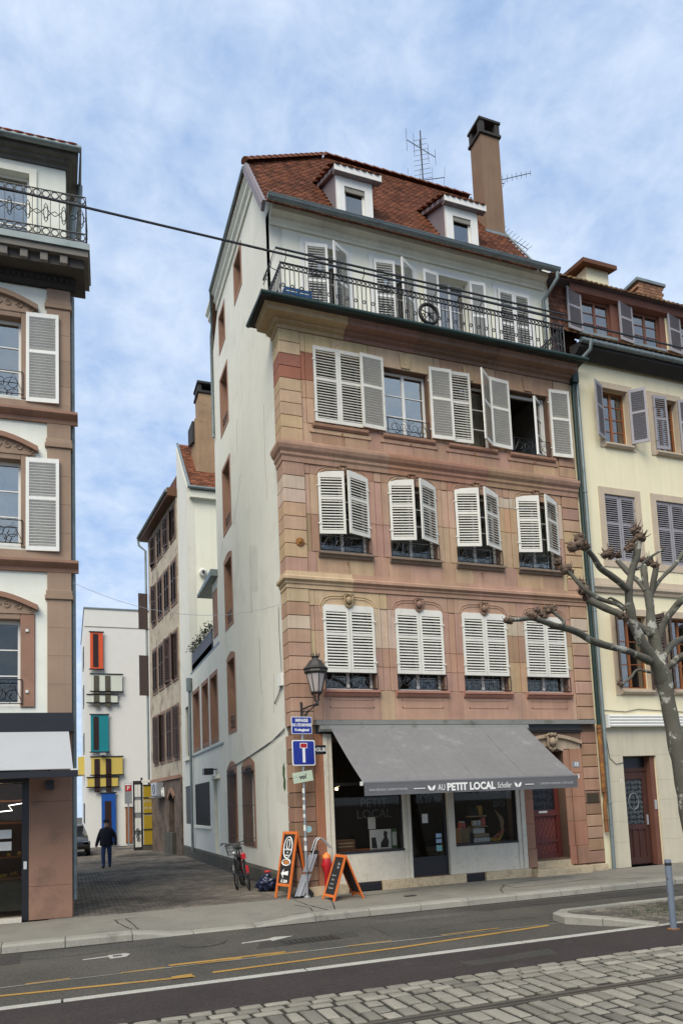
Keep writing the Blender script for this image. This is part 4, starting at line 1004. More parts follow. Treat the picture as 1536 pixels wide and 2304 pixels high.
MB(fm_).prism([(2.16, .87), (2.34, .87), (2.36, 1.0), (2.32, 1.10), (2.33, 1.2), (2.27, 1.24), (2.24, 1.18), (2.25, 1.08), (2.17, .98)], -.284, -.280).build('figure_print', m['chalk'], po)
MB(fm_).prism([(1.95, .87), (2.08, .86), (2.05, 1.10), (1.95, 1.10)], -.284, -.28).build('dark_print', m['chalk'], po)
prop('menu_card', 'framed menu card standing above the poster in the window', 'card', [((2.02, .42, .845), (.04, .04, .45), 'black', 'stand'), ((2.02, .40, 1.28), (.17, .02, .26), 'paper', 'card')])
prop('green_poster', 'narrow green and white poster at the edge of the left window', 'poster', [((2.50, .30, .845), (.14, .02, .42), 'green_lb', 'board'), ((2.50, .287, .90), (.10, .004, .30), 'paper', 'print')])
prop('wooden_crate', 'small slatted wooden crate standing in the right shop window', 'crate', [((4.16+.055*i, .40, .845), (.03, .22, .34), 'pinewood', 'slat') for i in range(5)])
prop('display_tower', 'stack of white boxes and jars in the right shop window', 'display', [((4.72, .42, .845), (.42, .28, .10), 'paper', 'box'), ((4.72, .42, .96), (.40, .26, .07), 'pinewood', 'tray'), ((4.66, .42, 1.04), (.30, .24, .12), 'paper', 'box'), ((4.72, .46, 1.18), (.40, .22, .03), 'pinewood', 'tray'), ((4.62, .44, 1.22), (.09, .09, .12), 'paper', 'jar'), ((4.73, .44, 1.22), (.09, .09, .12), 'paper', 'jar'), ((4.85, .44, 1.22), (.10, .09, .18), 'pinkp', 'jar'), ((4.72, .48, 1.42), (.44, .18, .03), 'pinewood', 'tray'), ((4.62, .5, 1.46), (.2, .1, .2), 'chalk', 'slate'), ((4.82, .5, 1.46), (.1, .1, .22), 'yelp', 'bottle')])
prop('red_tin', 'small red tin on the wooden crate in the window', 'tin', [((4.27, .40, 1.19), (.13, .13, .12), 'pinkp', 'body'), ((4.27, .40, 1.31), (.10, .10, .03), 'paper', 'lid')])
prop('slate_board', 'little blue grey slate leaning beside the wooden crate', 'slate', [((4.45, .34, .845), (.16, .03, .22), 'chalk', 'board')])
k = thing('straw_garland', (5.25, .35, .845), 'yellow and pink straw decoration in the right shop window', 'decoration')
b_ = MB(); 
for i in range(16):
    x = 5.02+.022*i; b_.blob((x, .36, .87+.25*(max(0, i-8)/8)**1.6), .045, 1, .4, 4)
b_.build('straw', m['yelp'], k)
b_ = MB()
for i in range(4): b_.blob((5.1+.08*i, .33, .93+.05*i), .04, 1, .3, 4)
b_.build('flowers', m['pinkp'], k)
b_ = MB()
for i in range(3): b_.tube([(5.32, .36, 1.1), (5.36-.03*i, .36, 1.3), (5.30-.07*i, .36, 1.45+.06*i)], [.03, .025, .006], 5)
b_.build('antlers', m['pinewood'], k, smooth=60)
for i, (x, z) in enumerate(((1.35, 2.2), (2.9, 2.03), (1.15, 1.98))):
    lb = thing('pendant_bulb', (x, .75, z), ('warm bare bulb glowing high in the left shop window', 'warm bulb glowing just under the awning by the shop door', 'dim bulb hanging lower at the left window edge')[i], 'bulb')
    MB().blob((x, .75, z), .035 if i < 2 else .022, 2, 0, 1).build('bulb', m['bulb'], lb, smooth=180)
    MB().tube([(x, .75, z+.03), (x, .75, 3.38)], .004, 4).build('flex', m['black'], lb)
    pl0 = bpy.data.lights.new('bulb_light', 'POINT'); po0 = bpy.data.objects.new('bulb_light', pl0); COL.objects.link(po0); pl0.energy = (5, 5, 2)[i]; pl0.color = (1, .72, .42); pl0.shadow_soft_size = .04; po0.location = (x, .68, z-.06); po0.parent = lb; po0.matrix_parent_inverse = WM[lb.name].inverted()
# ---- red entrance door
fd2 = F(0, .28)
for a, b, w_ in ((5.725, 5.97, .03), (6.92, 7.10, .015), (7.105, 7.455, .04)):
    cuts = [.19, .62]+[.62+(2.95-.62)*i/4 for i in range(1, 5)]
    for p, q in zip(cuts[:-1], cuts[1:]): stone(a, b, p, q, w_+(.03 if p < .3 else 0), .008, .002, 'door_jamb', (.34*random.uniform(.9, 1.1), .175, .115))
k = MB(fm_); N = 10
o_ = [(5.72+(7.45-5.72)*i/N, 3.14+.17*math.sin(math.pi*i/N)) for i in range(N+1)]; i_ = [(5.75+(7.42-5.75)*i/N, 3.06+.17*math.sin(math.pi*i/N)) for i in range(N+1)]
k.prism(o_+i_[::-1], .0, .10); k.build('door_hood', m['stone'], house, color=(.36, .27, .19))
i2 = [(5.98+(6.90-5.98)*i/N, 2.90+.12*math.sin(math.pi*i/N)) for i in range(N+1)]
k = MB(fm_); k.prism([(5.75, 2.95), (5.75, 3.05)]+i_[1:-1]+[(7.42, 3.05), (7.42, 2.95), (6.92, 2.95), (6.92, 2.90)]+i2[::-1]+[(5.97, 2.90), (5.97, 2.95)], -.25, .03)
k.build('door_lintel', m['stone'], house, color=(.40, .31, .22))
cartouche(house, fm_, 6.55, 3.12, .06, .34, 'stone', color=(.30, .23, .16))
MB(fm_).box(5.97, 6.98, -.02, .32, -.35, .03).build('step', m['travb'], house); MB(fm_).cbox(5.79, 7.32, -.02, .165, -.3, .30, .01).build('step', m['travb'], house)
MB(fm_).cbox(7.33, 7.95, -.02, .155, -.3, .10, .01).build('base_slab', m['travb'], house)
k = MB(fd2); k.box(5.97, 6.92, .325, 3.02, -.06, -.01); 
dd = k.build('entrance_door', m['red_wood'], house)
k = MB(fd2)
for (p, q, r_, s_) in ((5.99, 6.10, .34, 2.98), (6.78, 6.90, .34, 2.98), (6.10, 6.78, 1.40, 1.50), (6.10, 6.78, .72, .80), (6.10, 6.78, .34, .46), (6.10, 6.78, 2.55, 2.66)): k.box(p, q, r_, s_, -.01, .025)
k.build('door_rails', m['red_wood'], dd)
MB(fd2).box(6.06, 6.82, 1.36, 1.44, .025, .055).build('door_moulding', m['red_wood'], dd)
MB(fd2).box(6.10, 6.78, 1.50, 2.55, -.009, -.004).build('door_glass', m['black'], dd)
k = MB()
for i in range(5):
    for j in range(6): scroll(k, fd2, 6.16+i*.14, 1.58+j*.17, .010, .065, 1.2, 1 if (i+j) % 2 else -1, .007, 90*i, 10)
k.build('door_ironwork', m['iron_hi'] if False else m['iron'], dd)
k = MB()
for (lo, hi) in ((.82, 1.35), (.48, .70)):
    for i in range(-4, 9):
        for sg in (1, -1):
            x = 6.12+i*.12; h = hi-lo; pts = [(x, lo), (x+sg*h*.55, hi)]
            a, b = pts
            def cl(p, q):
                (xa, za), (xb, zb) = p, q
                out_ = []
                for X in (6.11, 6.77):
                    pass
                t0, t1 = 0, 1
                d_ = xb-xa
                for lim, s_ in ((6.11, 1), (6.77, -1)):
                    v0, v1 = (xa-lim)*s_, (xb-lim)*s_
                    if v0 < 0 and v1 < 0: return None
                    if v0 < 0: t0 = max(t0, v0/(v0-v1))
                    if v1 < 0: t1 = min(t1, v0/(v0-v1))
                if t1-t0 < .05: return None
                return (xa+d_*t0, za+(zb-za)*t0), (xa+d_*t1, za+(zb-za)*t1)
            c_ = cl(a, b)
            if c_: k.tube([fd2(*c_[0], -.006), fd2(*c_[1], -.006)], .008, 4, raw=True)
m['red_light'] = mat('worn red paint', (.27, .075, .055), .5, var=.15)
k.build('lattice', m['red_light'], dd)
MB(fd2).cbox(6.28, 6.52, 1.43, 1.48, .055, .062, .003).build('letter_slot', m['paper'], dd)
MB(fm_).box(7.15, 7.36, 2.50, 2.64, .04, .046).build('number_plate', m['galv'], house)
text('10', .12, fm_, 7.26, 2.57, .050, bold=.003).build('number_lettering', m['ink'], house)
MB(fm_).cbox(7.50, 7.86, 1.62, 1.86, .036, .05, .004).build('wall_plaque', mat('bronze plaque', (.06, .045, .025), .5, metal=.3), house)
# ---- fascia strip, awning
MB(fm_).box(.64, 5.88, 3.545, 3.645, .0, .16).build('zinc_fascia', m['cass'], house); MB(fm_).box(5.883, 7.85, 3.545, 3.645, .0, .15).build('zinc_fascia', m['cass'], house)
MB(fm_).box(.66, 7.46, 3.36, 3.54, -.02, .05).build('sign_board', m['black'], house)
MB(fm_).box(5.9, 7.5, 3.40, 3.44, .05, .09).build('board_ledge', m['soot'], house)
aw_ = thing('shop_awning', (3.4, -.1, 3.5), 'wide grey canvas shop awning with white lettering on its valance', 'awning')
AX0, AX1, ADY, AZ0, AZ1 = .93, 5.78, -1.92, 3.47, 2.245
MB(fm_).prof([(.06, 3.40), (.20, 3.40), (.22, 3.45), (.20, 3.53), (.06, 3.54)], .70, 5.86).build('cassette', m['cass'], aw_)
k = MB(); nx, ny = 90, 16
for i in range(nx+1):
    for j in range(ny+1):
        t = j/ny; x = AX0+(AX1-AX0)*i/nx
        sag = -.035*math.sin(math.pi*t)-.014*math.sin(math.pi*t)*abs(math.sin(i*math.pi*4/nx))
        k.v.append((x, -.2+(ADY+.2)*t, AZ0+(AZ1-AZ0)*t+sag+.012*noise.noise((x*2.2, t*1.2, 0))*math.sin(math.pi*t)+.006*noise.noise((x*9, t*1.5, 4))*t*(1-t)*4))
k.f = [(i*(ny+1)+j, (i+1)*(ny+1)+j, (i+1)*(ny+1)+j+1, i*(ny+1)+j+1) for i in range(nx) for j in range(ny)]; k.tint = [.5]*len(k.f)
k.build('canopy', m['awning'], aw_, smooth=60)
for q in range(1, 4):
    x = AX0+(AX1-AX0)*q/4; MB().tube([(x, -.2+(ADY+.2)*j/8, AZ0+(AZ1-AZ0)*j/8-.035*math.sin(math.pi*j/8)+.002) for j in range(9)], .004, 4).build('seam', m['awning'], aw_)
MB().tube([(AX0-.03, ADY, AZ1-.01), (AX1+.03, ADY, AZ1-.01)], .035, 8).build('front_bar', m['awn_dark'], aw_, smooth=60)
for x in (AX0-.04, AX1+.03): MB().box(x-.012, x+.012, ADY-.05, ADY+.05, AZ1-.05, AZ1+.03).build('bar_cap', m['paper'], aw_)
fv = F(0, ADY-.03)
k = MB(); n = 48
for i in range(n+1):
    x = AX0+(AX1-AX0)*i/n; wv = .010*math.sin(i*1.1)*(1-.5*abs(i/n-.5)); k.v += [(x, ADY-.03, AZ1-.02), (x, ADY-.03+wv*.5, AZ1-.13), (x, ADY-.03+wv, AZ1-.245)]
k.f = [(3*i+a, 3*i+3+a, 3*i+4+a, 3*i+1+a) for i in range(n) for a in (0, 1)]; k.tint = [.5]*len(k.f)
k.build('valance', m['awn_dark'], aw_, smooth=60)
vz = AZ1-.140; vw = .012
def fit(body, size, u0_, u1_, mt, **k_):
    q = text(body, size, fv, 0, vz, vw, **k_); xs_ = [p[0] for p in q.v]; a_0, a_1 = min(xs_), max(xs_); sc_ = (u1_-u0_)/(a_1-a_0)
    q.v = [(u0_+(p[0]-a_0)*sc_, p[1], p[2]) for p in q.v]; q.build('lettering', m[mt], aw_)
fit('PETIT LOCAL', .20, 2.675, 3.765, 'ink', bold=.008)
fit('AU', .17, 2.47, 2.625, 'ink')
fit('Scholler', .165, 3.81, 4.15, 'ink', shear=.25)
fit('PAINS SPÉCIAUX / ALIMENTATION BIO', .062, 1.03, 1.82, 'ink_soft')
fit('COMPLÉMENTS ALIMENTAIRES / COSMÉTIQUE BIO', .058, 4.83, 5.66, 'ink_soft')
for x in (2.335, 4.30):
    k = MB(fv)
    for s_ in (-1, 1): k.prism([(x+s_*.004, vz-.05), (x+s_*.045, vz-.045), (x+s_*.078, vz+.0), (x+s_*.082, vz+.055), (x+s_*.045, vz+.04), (x+s_*.01, vz)], vw-.001, vw)
    k.build('leaf_emblem', m['ink'], aw_)
for x0_, x1_ in ((1.95, 2.2), (4.47, 4.68)): MB(fv).box(x0_, x1_, vz-.007, vz+.007, vw-.001, vw).build('valance_stripe', m['ink'], aw_)
for x in (1.25, 5.45):
    k = MB(); k.tube([(x, -.12, 3.42), (x+(.55 if x < 3 else -.55), -1.0, 2.70), (x, ADY+.06, AZ1-.05)], .025, 6); k.build('folding_arm', m['galv'], aw_)
# ---- downpipes between the two houses
pp = MB(); pp.tube([(8.02, -.10, 12.76), (8.02, -.10, 12.40), (7.99, -.09, 12.2), (7.99, -.09, 3.5)], .052, 8)
pp.build('downpipe', m['green_cu'], house, smooth=50)
MB().box(7.93, 8.11, -.2, -.02, 12.42, 12.72).build('rainwater_hopper', m['green_cu'], house)
k = MB(); k.tube([(7.99, -.09, 3.52), (7.99, -.09, 1.9)], .058, 8); k.tube([(7.99, -.09, 1.9), (8.02, -.09, 1.75), (7.98, -.09, 1.55), (7.98, -.09, .9)], .048, 8)
for z in (3.45, 3.35, 1.98, 1.88, 1.2): k.ring((7.99, -.09, z), .062, .062, (1, 0, 0), (0, 1, 0), .012, 10, 4)
k.build('cast_iron_downpipe', m['rust'], house, smooth=50)
k = MB(); k.tube([(8.12, -.10, 13.2), (8.12, -.10, 1.6), (8.10, -.10, .0)], .045, 8)
for z in (9.5, 6.4, 3.4, 1.6): k.ring((8.12, -.10, z), .05, .05, (1, 0, 0), (0, 1, 0), .01, 10, 4)
k.build('zinc_downpipe', m['zinc'], house, smooth=50)
# ---------------------------------------------------------------- corner house on the left
fl = F(-4.215, .12, -3)
lh = thing('corner_house', (-5.5, .3, 0), 'pale plastered corner house with brown stone trim and grey shop awning', 'building')
W0, W1 = -1.98, -.86      # window opening
holes = [(W0, W1, 10.06, 11.72), (W0, W1, 7.05, 8.78), (W0, W1, 3.95, 5.62), (-8, -.72, .0, 2.62), (W0-.1, W1+.12, 13.3, 14.95)]
holes += [(a-2.4, b-2.4, c, d) for (a, b, c, d) in holes[:3]]
MB(fl).grid((-8, 0), (0, 12.5), holes, -.35, 0).build('wall', m['left_plaster'], lh)
k = MB(); L2 = lambda u, v, w: fl(u, v, w)
k = MB(); k.box(-4.5, -4.26, .48, 7, 0, 15.2); k.box(-12.2, -4.2, 7.01, 7.3, 0, 15.2); k.box(-12.2, -11.9, .9, 7, 0, 15.2); k.build('rear_wall', m['left_plaster'], lh)
for z in (3.0, 6.2, 9.3, 12.3): MB(fl).box(-7.69, -.34, z, z+.15, -7, -.36).build('floor_slab', m['room'], lh)
MB(fl).box(-7.69, -.34, 3.2, 12.2, -3.2, -3.1).build('partition_wall', m['room'], lh)
# pilaster of stacked stones
for (z0_, z1_, n) in ((9.82, 12.0, 4), (6.78, 9.08, 4), (3.82, 6.02, 4)):
    for i in range(n): MB(fl).cbox(-.40, .035, z0_+(z1_-z0_)*i/n+.001, z0_+(z1_-z0_)*(i+1)/n-.001, -.3, .04, .003).build('pilaster_stone', m['brownst'], lh)
    z = z1_
    MB(fl).cbox(-.44, .07, z, z+.09, -.3, .075, .01).build('capital', m['brownst'], lh); MB(fl).cbox(-.42, .055, z+.091, z+.18, -.3, .06, .006).build('capital', m['brownst'], lh)
    MB(fl).cbox(-.40, .035, z+.181, min(z+.56, 12.45), -.3, .04, .003).build('pilaster_stone', m['brownst'], lh)
for z in (9.58, 6.56):
    MB(fl).prof([(0, z), (.05, z), (.06, z+.08), (.16, z+.14), (.18, z+.16), (.18, z+.21), (.05, z+.24), (0, z+.24)], -8, .17).build('string_course', m['redst'], lh)
    MB(fl).box(-8, .03, z+.241, z+.41, 0, .045).build('sill_course', m['brownst'], lh)
def pediment(z, full, rich):
    a, b = W0-.30, W1+.30; N = 12; mid = (a+b)/2
    top = [(a+(b-a)*i/N, z+.14+.26*math.sin(math.pi*i/N)) for i in range(N+1)]
    k = MB(fl); k.prism([(a+.06, z-.02)]+[(p, q-.09) for p, q in top[1:-1]]+[(b-.06, z-.02)], 0, .05); k.build('tympanum', m['brownst'], lh)
    k = MB(fl); k.prism(top+[(p, q-.10) for p, q in top[::-1]], 0, .13); k.build('pediment', m['redst' if rich else 'brownst'], lh)
    k = MB()
    for s_ in (-1, 1):
        for q in range(4): scroll(k, fl, mid+s_*(.12+.2*q), z+.18-.035*q, .055, .085-.008*q, 1.2, s_*(1 if q % 2 else -1), .016, 90*q)
    k.build('carving', m['brownst'], lh)
for (zb, zt, sh_) in ((10.06, 11.72, 1), (7.05, 8.78, 1), (3.95, 5.62, 0)):
    wj = .13 if sh_ else .24
    for a, b in ((W0-wj, W0+.012), (W1-.012, W1+wj)): MB(fl).cbox(a, b, zb-.02, zt+.10, -.2, .035, .01).build('jamb', m['brownst'] if sh_ else m['redst'], lh)
    MB(fl).cbox(W0+.013, W1-.013, zt-.012, zt+.12, -.2, .034, .01).build('lintel', m['brownst'], lh)
    pediment(zt+.12, 1, not sh_ or zb < 8)
    window(lh, fl, W0, W1, zb, zt, -.14, rows=3, leaves=2, fwid=.075, curtain=(.0 if zb > 8 else .35) if sh_ else None, gm='glass' if sh_ else 'glass_d')
    balconet(lh, fl, W0-.02, W1+.02, zb+.03, zb+.5, .05)
    if sh_:
        shutter(lh, fl(W1+.08, zb-.09, .05), .605, 1.86, 'R', 176, None, 'white', .058, yaw0=-3); shutter(lh, fl(W0-.08, zb-.09, .05), .605, 1.86, 'L', 176, None, 'white', .058, yaw0=-3)
    else:
        for z in (zb+.25, zt-.25): MB(fl).box(W1+.08, W1+.13, z, z+.05, .035, .06).build('shutter_hinge', m['paper'], lh)
m['eave_st3'] = mat('grey modillion stone', (.17, .155, .135), .9, var=.2)
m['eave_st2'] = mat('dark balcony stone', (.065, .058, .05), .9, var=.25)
# balcony with consoles
MB(fl).box(-8, .43, 12.93, 13.06, -.4, .66).build('balcony_slab', m['zinc'], lh); MB(fl).box(-8, .40, 12.80, 12.925, -.4, .62).build('balcony_cornice', m['eave_st3'], lh)
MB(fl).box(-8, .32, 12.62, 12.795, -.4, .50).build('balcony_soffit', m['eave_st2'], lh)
MB(fl).prof([(0, 12.42), (.08, 12.42), (.14, 12.50), (.18, 12.60), (.18, 12.615), (0, 12.615)], -8, .14).build('bed_moulding', m['soot'], lh)
for i in range(16): MB(fl).cbox(-.12-.36*i, .02-.36*i, 12.62, 12.79, .501, .58, .01).build('modillion', m['eave_st3'], lh)
for i in range(40): MB(fl).box(.08-.11*i, .13-.11*i, 12.50, 12.58, .15, .20).build('dentil', m['soot'], lh)
k = MB(); z0_, z1_ = 13.14, 14.10
pth = [fl(.36, 0, -.35), fl(.36, 0, .58), fl(-6, 0, .58)]
for z in (z0_, z1_, z1_-.17, z0_+.17): k.tube([(p[0], p[1], z) for p in pth], .013, 5)
for seg in (0, 1):
    a, b = Vector(pth[seg]), Vector(pth[seg+1]); L_ = (b-a).length; t = (b-a)/L_; n = int(L_/.16)
    for i in range(n+1):
        p = a+t*(L_*i/n); k.tube([(p.x, p.y, z0_), (p.x, p.y, z1_)], .009, 4)
        if i < n:
            c = a+t*(L_*(i+.5)/n)
            for z in (z1_-.085, z0_+.085): k.ring((c.x, c.y, z), .065, .07, t, (0, 0, 1), .012, 10, 4)
            if i % 2 == 0: k.ring((c.x, c.y, (z0_+z1_)/2), .085, .12, t, (0, 0, 1), .010, 4, 4); k.ring((c.x, c.y, (z0_+z1_)/2), .04, .2, t, (0, 0, 1), .010, 8, 4)
            else: k.ring((c.x, c.y, (z0_+z1_)/2), .08, .05, t, (0, 0, 1), .010, 4, 4)
k.build('balcony_railing', m['iron'], lh)
MB(fl).grid((-8, -.05), (13.065, 15.42), [(W0-.1, W1+.12, 13.3, 14.95)], -.37, -.12).build('attic_wall', m['left_plaster'], lh)
fl2 = lambda u, v, w: fl(u, v, w-.12)
window(lh, fl2, W0-.1, W1+.12, 13.3, 14.95, -.12, rows=3, curtain=.0)
k = MB(fl2)
for (p, q, r_, s_) in ((W0-.24, W0-.1, 13.1, 15.08), (W1+.12, W1+.26, 13.1, 15.08), (W0-.1, W1+.12, 14.95, 15.08)): k.box(p, q, r_, s_, 0, .04)
k.build('window_surround', m['moulding'], lh)
k = MB(fl2); pts = [(0, 15.21), (.04, 15.21), (.05, 15.27), (.12, 15.30), (.13, 15.34), (.23, 15.37), (.25, 15.44), (0, 15.44)]; n = len(pts)
vs = [(-.05+c, b, c) for c, b in pts]+[(-8, b, c) for c, b in pts]; fs = [tuple(range(n)), tuple(range(n, 2*n))[::-1]]+[(t, (t+1) % n, n+(t+1) % n, n+t) for t in range(n)]
m['eave_st'] = mat('sooty grey cornice', (.10, .095, .085), .9, var=.25, streak=.2)
k.add(vs, fs); k.add([(-.05+c, b, c) for c, b in pts]+[(-.2+c, b, -2.2) for c, b in pts], fs); k.build('eaves_cornice', m['eave_st'], lh)
k = MB(); k.tube([fl2(-8, 15.48, .32), fl2(.26, 15.48, .32), fl2(.12, 15.48, -2.2)], .07, 8); k.build('gutter', m['zinc'], lh, smooth=60)
k = MB(); k.tube([fl2(.21, 15.45, -.6), fl2(.20, 15.2, -.6), fl2(.06, 14.7, -.6), fl2(.05, 13.2, -.6)], .06, 8); k.build('attic_downpipe', m['zinc'], lh, smooth=60)
k = MB(); k.tube([fl(.06, 12.4, -.12), fl(.06, .3, -.12)], .05, 8); k.build('downpipe', m['zinc'], lh, smooth=60)
lr = MB().add([fl2(-8, 15.51, .30), fl2(.22, 15.51, .30), fl2(-2.6, 18.1, -3), fl2(-8, 18.1, -3), fl2(-.2, 15.51, -6), fl2(-8, 15.51, -6)], [(0, 1, 2, 3), (1, 4, 2), (4, 5, 3, 2)]).build('roof', m['tile_dark'], lh)
a_ = math.atan2(2.54, 3.32)
lp = lambda u, v, h: fl2(u, 15.53+v*math.sin(a_)+h*math.cos(a_), .36-v*math.cos(a_)+h*math.sin(a_))
m['tile_red'] = mat('red roof tile', (.34, .075, .035), .8, var=.2, tint=.4, fine=.1)
stuff(tiles(lp, -5, .25, -.05, 3.5, lambda u, v: u < .22-v*.72, w=.2, ex=.2).build('roof_tiles', m['tile_red'], lr))
# shop front of the corner house
for (a, b, c, d) in ((-.72, .03, 0, .60), (-.72, .03, .603, 2.15), (-.72, .03, 2.153, 3.58)): MB(fl).cbox(a, b, c, d, -.4, .05, .006).build('pier_stone', m['redst'], lh)
MB(fl).box(-8, .06, 3.59, 3.80, 0, .22).build('shop_fascia', m['black'], lh); MB(fl).box(-8, -.725, 2.62, 3.58, -.1, .02).build('sign_board', m['black'], lh)
k = MB(fl); k.box(-.84, -.725, 0, 2.62, -.2, .03); k.box(-8, -.84, 2.52, 2.62, -.2, .03); k.box(-2.2, -2.12, 0, 2.52, -.2, .03); k.build('shop_frame', m['black'], lh)
MB(fl).box(-2.12, -.84, .06, 2.52, -.12, -.113).build('pane', m['shopglass'], lh); MB(fl).box(-6, -2.2, .06, 2.52, -.12, -.113).build('pane', m['shopglass'], lh)
MB(fl).box(-6, -.84, -.02, .055, -.3, .06).build('door_sill', m['trav'], lh)
k = MB(fl); k.box(-7, -.73, 0, 2.9, -4, -3.9); k.box(-7, -.73, 2.8, 2.9, -3.9, -.21); k.box(-7, -.73, -.02, .02, -3.9, -.31); k.build('shop_interior', m['wood_dk'], lh)
m['warm'] = mat('lit wood shelf', (.30, .12, .04), .6, var=.3, scale=6)
for z in (.62, 1.05, 1.75, 2.2): MB(fl).box(-3.0, -.95, z, z+.035, -2.2, -1.7).build('shelf', m['warm'], lh)
k = MB(fl); k.box(-1.5, -.9, .1, .62, -1.4, -.8); k.build('counter', m['plinth'], lh)
for i in range(9): MB(fl).blob((-1.5+.07*i, .68+.4*(i % 3 == 0)+.01*i, -1.85), .05, 1, .3, 4).build('loaf', m['yelp'], lh)
lt = thing('linear_lamp', fl(-1.4, 2.1, -1.5), 'thin white angled light tube inside the left shop', 'lamp')
MB().tube([fl(-1.75, 1.98, -1.5), fl(-1.18, 2.02, -1.5), fl(-1.25, 2.12, -1.5), fl(-.9, 2.17, -1.5)], .010, 4, raw=True).build('tube', mat('lit tube', (1, .93, .8), .5, var=0, fine=0, em=5), lt)
pl_ = bpy.data.lights.new('shop_light', 'POINT'); po_ = bpy.data.objects.new('shop_light', pl_); COL.objects.link(po_); pl_.energy = 10; pl_.color = (1, .7, .4); pl_.shadow_soft_size = .2; po_.location = fl(-1.6, 2.4, -1.7); po_.parent = lt; po_.matrix_parent_inverse = WM[lt.name].inverted()
for z in (1.50, 1.28): MB(fl).box(-1.27, -1.03, z, z+.16, -.111, -.108).build('notice', m['paper'], lh)
MB(fl).box(-.81, -.755, .93, 1.07, .03, .04).build('lock_plate', m['paper'], lh)
la = thing('pale_awning', fl(-1, 3.5, .2), 'pale grey shop awning on the left corner house', 'awning')
k = MB(); P = [fl(-7, 3.50, .2), fl(-.02, 3.50, .2), fl(.10, 2.70, 1.15), fl(-7, 2.70, 1.15)]
k.add([Vector(p) for p in P]+[Vector(p)-Vector((0, 0, .012)) for p in P], [(0, 1, 2, 3), (4, 5, 6, 7), (0, 1, 5, 4), (1, 2, 6, 5), (2, 3, 7, 6), (3, 0, 4, 7)]); k.build('canopy', m['awn_light'], la)
MB(fl).box(-7, .18, 2.55, 2.66, 1.10, 1.22).build('front_bar', m['black'], la); MB(fl).box(.06, .19, 2.665, 2.69, 1.08, 1.2).build('end_cap', m['paper'], la); MB(fl).box(-7, .08, 3.44, 3.585, .02, .28).build('cassette', m['black'], la)
MB().tube([fl(-.3, 3.4, .1), fl(-.25, 2.95, .6), fl(-.3, 2.62, 1.1)], .03, 6, raw=True).build('arm', m['black'], la)
MB(fl).box(-.42, -.28, 2.37, 2.54, .05, .25).build('spotlight_bracket', m['black'], lh)
# ---------------------------------------------------------------- yellow house on the right
yh = thing('yellow_house', (11, .2, 0), 'pale yellow plastered house with grey shutters and red brown dormers', 'building')
Y0, Y1 = 8.17, 18
yw = [(8.95+1.71*i, 9.83+1.71*i) for i in range(5)]
holes = []
for a, b in yw: holes += [(a, b, 11.02, 12.55), (a-.17, b-.03, 7.80, 9.60), (a-.12, b+.0, 4.45, 6.38)]
holes += [(8.70, 9.74, 0, 2.74), (10.45, 13, .3, 2.9)]
MB(fm_).grid((7.945, Y1), (0, 13.2), holes, -.33, 0).build('wall', m['yellow'], yh)
k = MB(); k.box(Y0, Y1, 7, 7.3, 0, 13.2); k.box(Y1-.3, Y1, .34, 6.99, 0, 13.2); k.box(Y0, Y1-.31, 2.6, 2.7, 0, 13.1); k.build('rear_wall', m['room'], yh)
for z in (3.3, 6.8, 10, 13): MB().box(Y0, Y1-.31, .34, 2.59, z, z+.12).build('floor_slab', m['room'], yh)
for i, (a, b) in enumerate(yw):
    for (p, q, c, d, t_) in ((a, b, 11.02, 12.55, .15), (a-.17, b-.03, 7.80, 9.60, .17), (a-.12, b, 4.45, 6.38, .16)):
        k = MB(fm_)
        for (e, f_, g, h) in ((p-t_, p+.011, c-t_, d+t_), (q-.011, q+t_, c-t_, d+t_), (p+.011, q-.011, d-.011, d+t_), (p+.011, q-.011, c-t_, c+.011)): k.box(e, f_, g, h, -.12, .022)
        k.build('stone_surround', m['beige_st'], yh)
    for (p, q, c) in ((a-.02, b+.02, 10.93), (a-.14, b+.02, 4.36)): MB(fm_).prof([(.02, c-.05), (.07, c-.05), (.12, c), (.12, c+.045), (.02, c+.05)], p, q).build('sill', m['beige_st'], yh)
    window(yh, fm_, a, b, 11.02, 12.55, -.18, rows=4, fm='orange_wood'); window(yh, fm_, a-.12, b, 4.45, 6.38, -.18, rows=3, fm='orange_wood', curtain=.0 if False else None)
    window(yh, fm_, a-.17, b-.03, 7.80, 9.60, -.2, rows=3, fm='orange_wood')
    pl, pr = ((152, 140), (4, 150), (150, 150), (150, 150), (150, 150))[i]
    for sd, xx, ph in (('L', a, pl), ('R', b, pr)): shutter(yh, (xx, -.05, 11.05), .44, 1.52, sd, ph, None, 'grey_sh', .058)
    for sd, xx in (('L', a-.17), ('R', b-.03)): shutter(yh, (xx, .04, 7.82), .503, 1.76, sd, 0, None, 'grey_sh', .06)
    for sd, xx in (('L', a-.12), ('R', b)): shutter(yh, (xx, -.03, 4.46), .47, 1.90, sd, 108 if sd == 'R' else 128, None, 'brown_sh', .06)
    q = MB(fm_); n = 16
    for i2 in range(n+1):
        u = a-.08+(b-a+.06)*i2/n; q.v += [fm_(u, 4.6+.06*abs(math.sin(i2*.9)), -.25+.01*math.sin(i2*2.)), fm_(u, 5.2, -.25+.01*math.sin(i2*2.))]
    q.f = [(2*j, 2*j+2, 2*j+3, 2*j+1) for j in range(n)]; q.tint = [.5]*n; q.build('lace_curtain', m['curtain'], yh)
MB(fm_).prof([(0, 6.93), (.05, 6.93), (.07, 7.0), (.12, 7.05), (.12, 7.12), (.04, 7.15), (.03, 7.30), (0, 7.30)], Y0, Y1).build('string_course', m['beige_st'], yh)
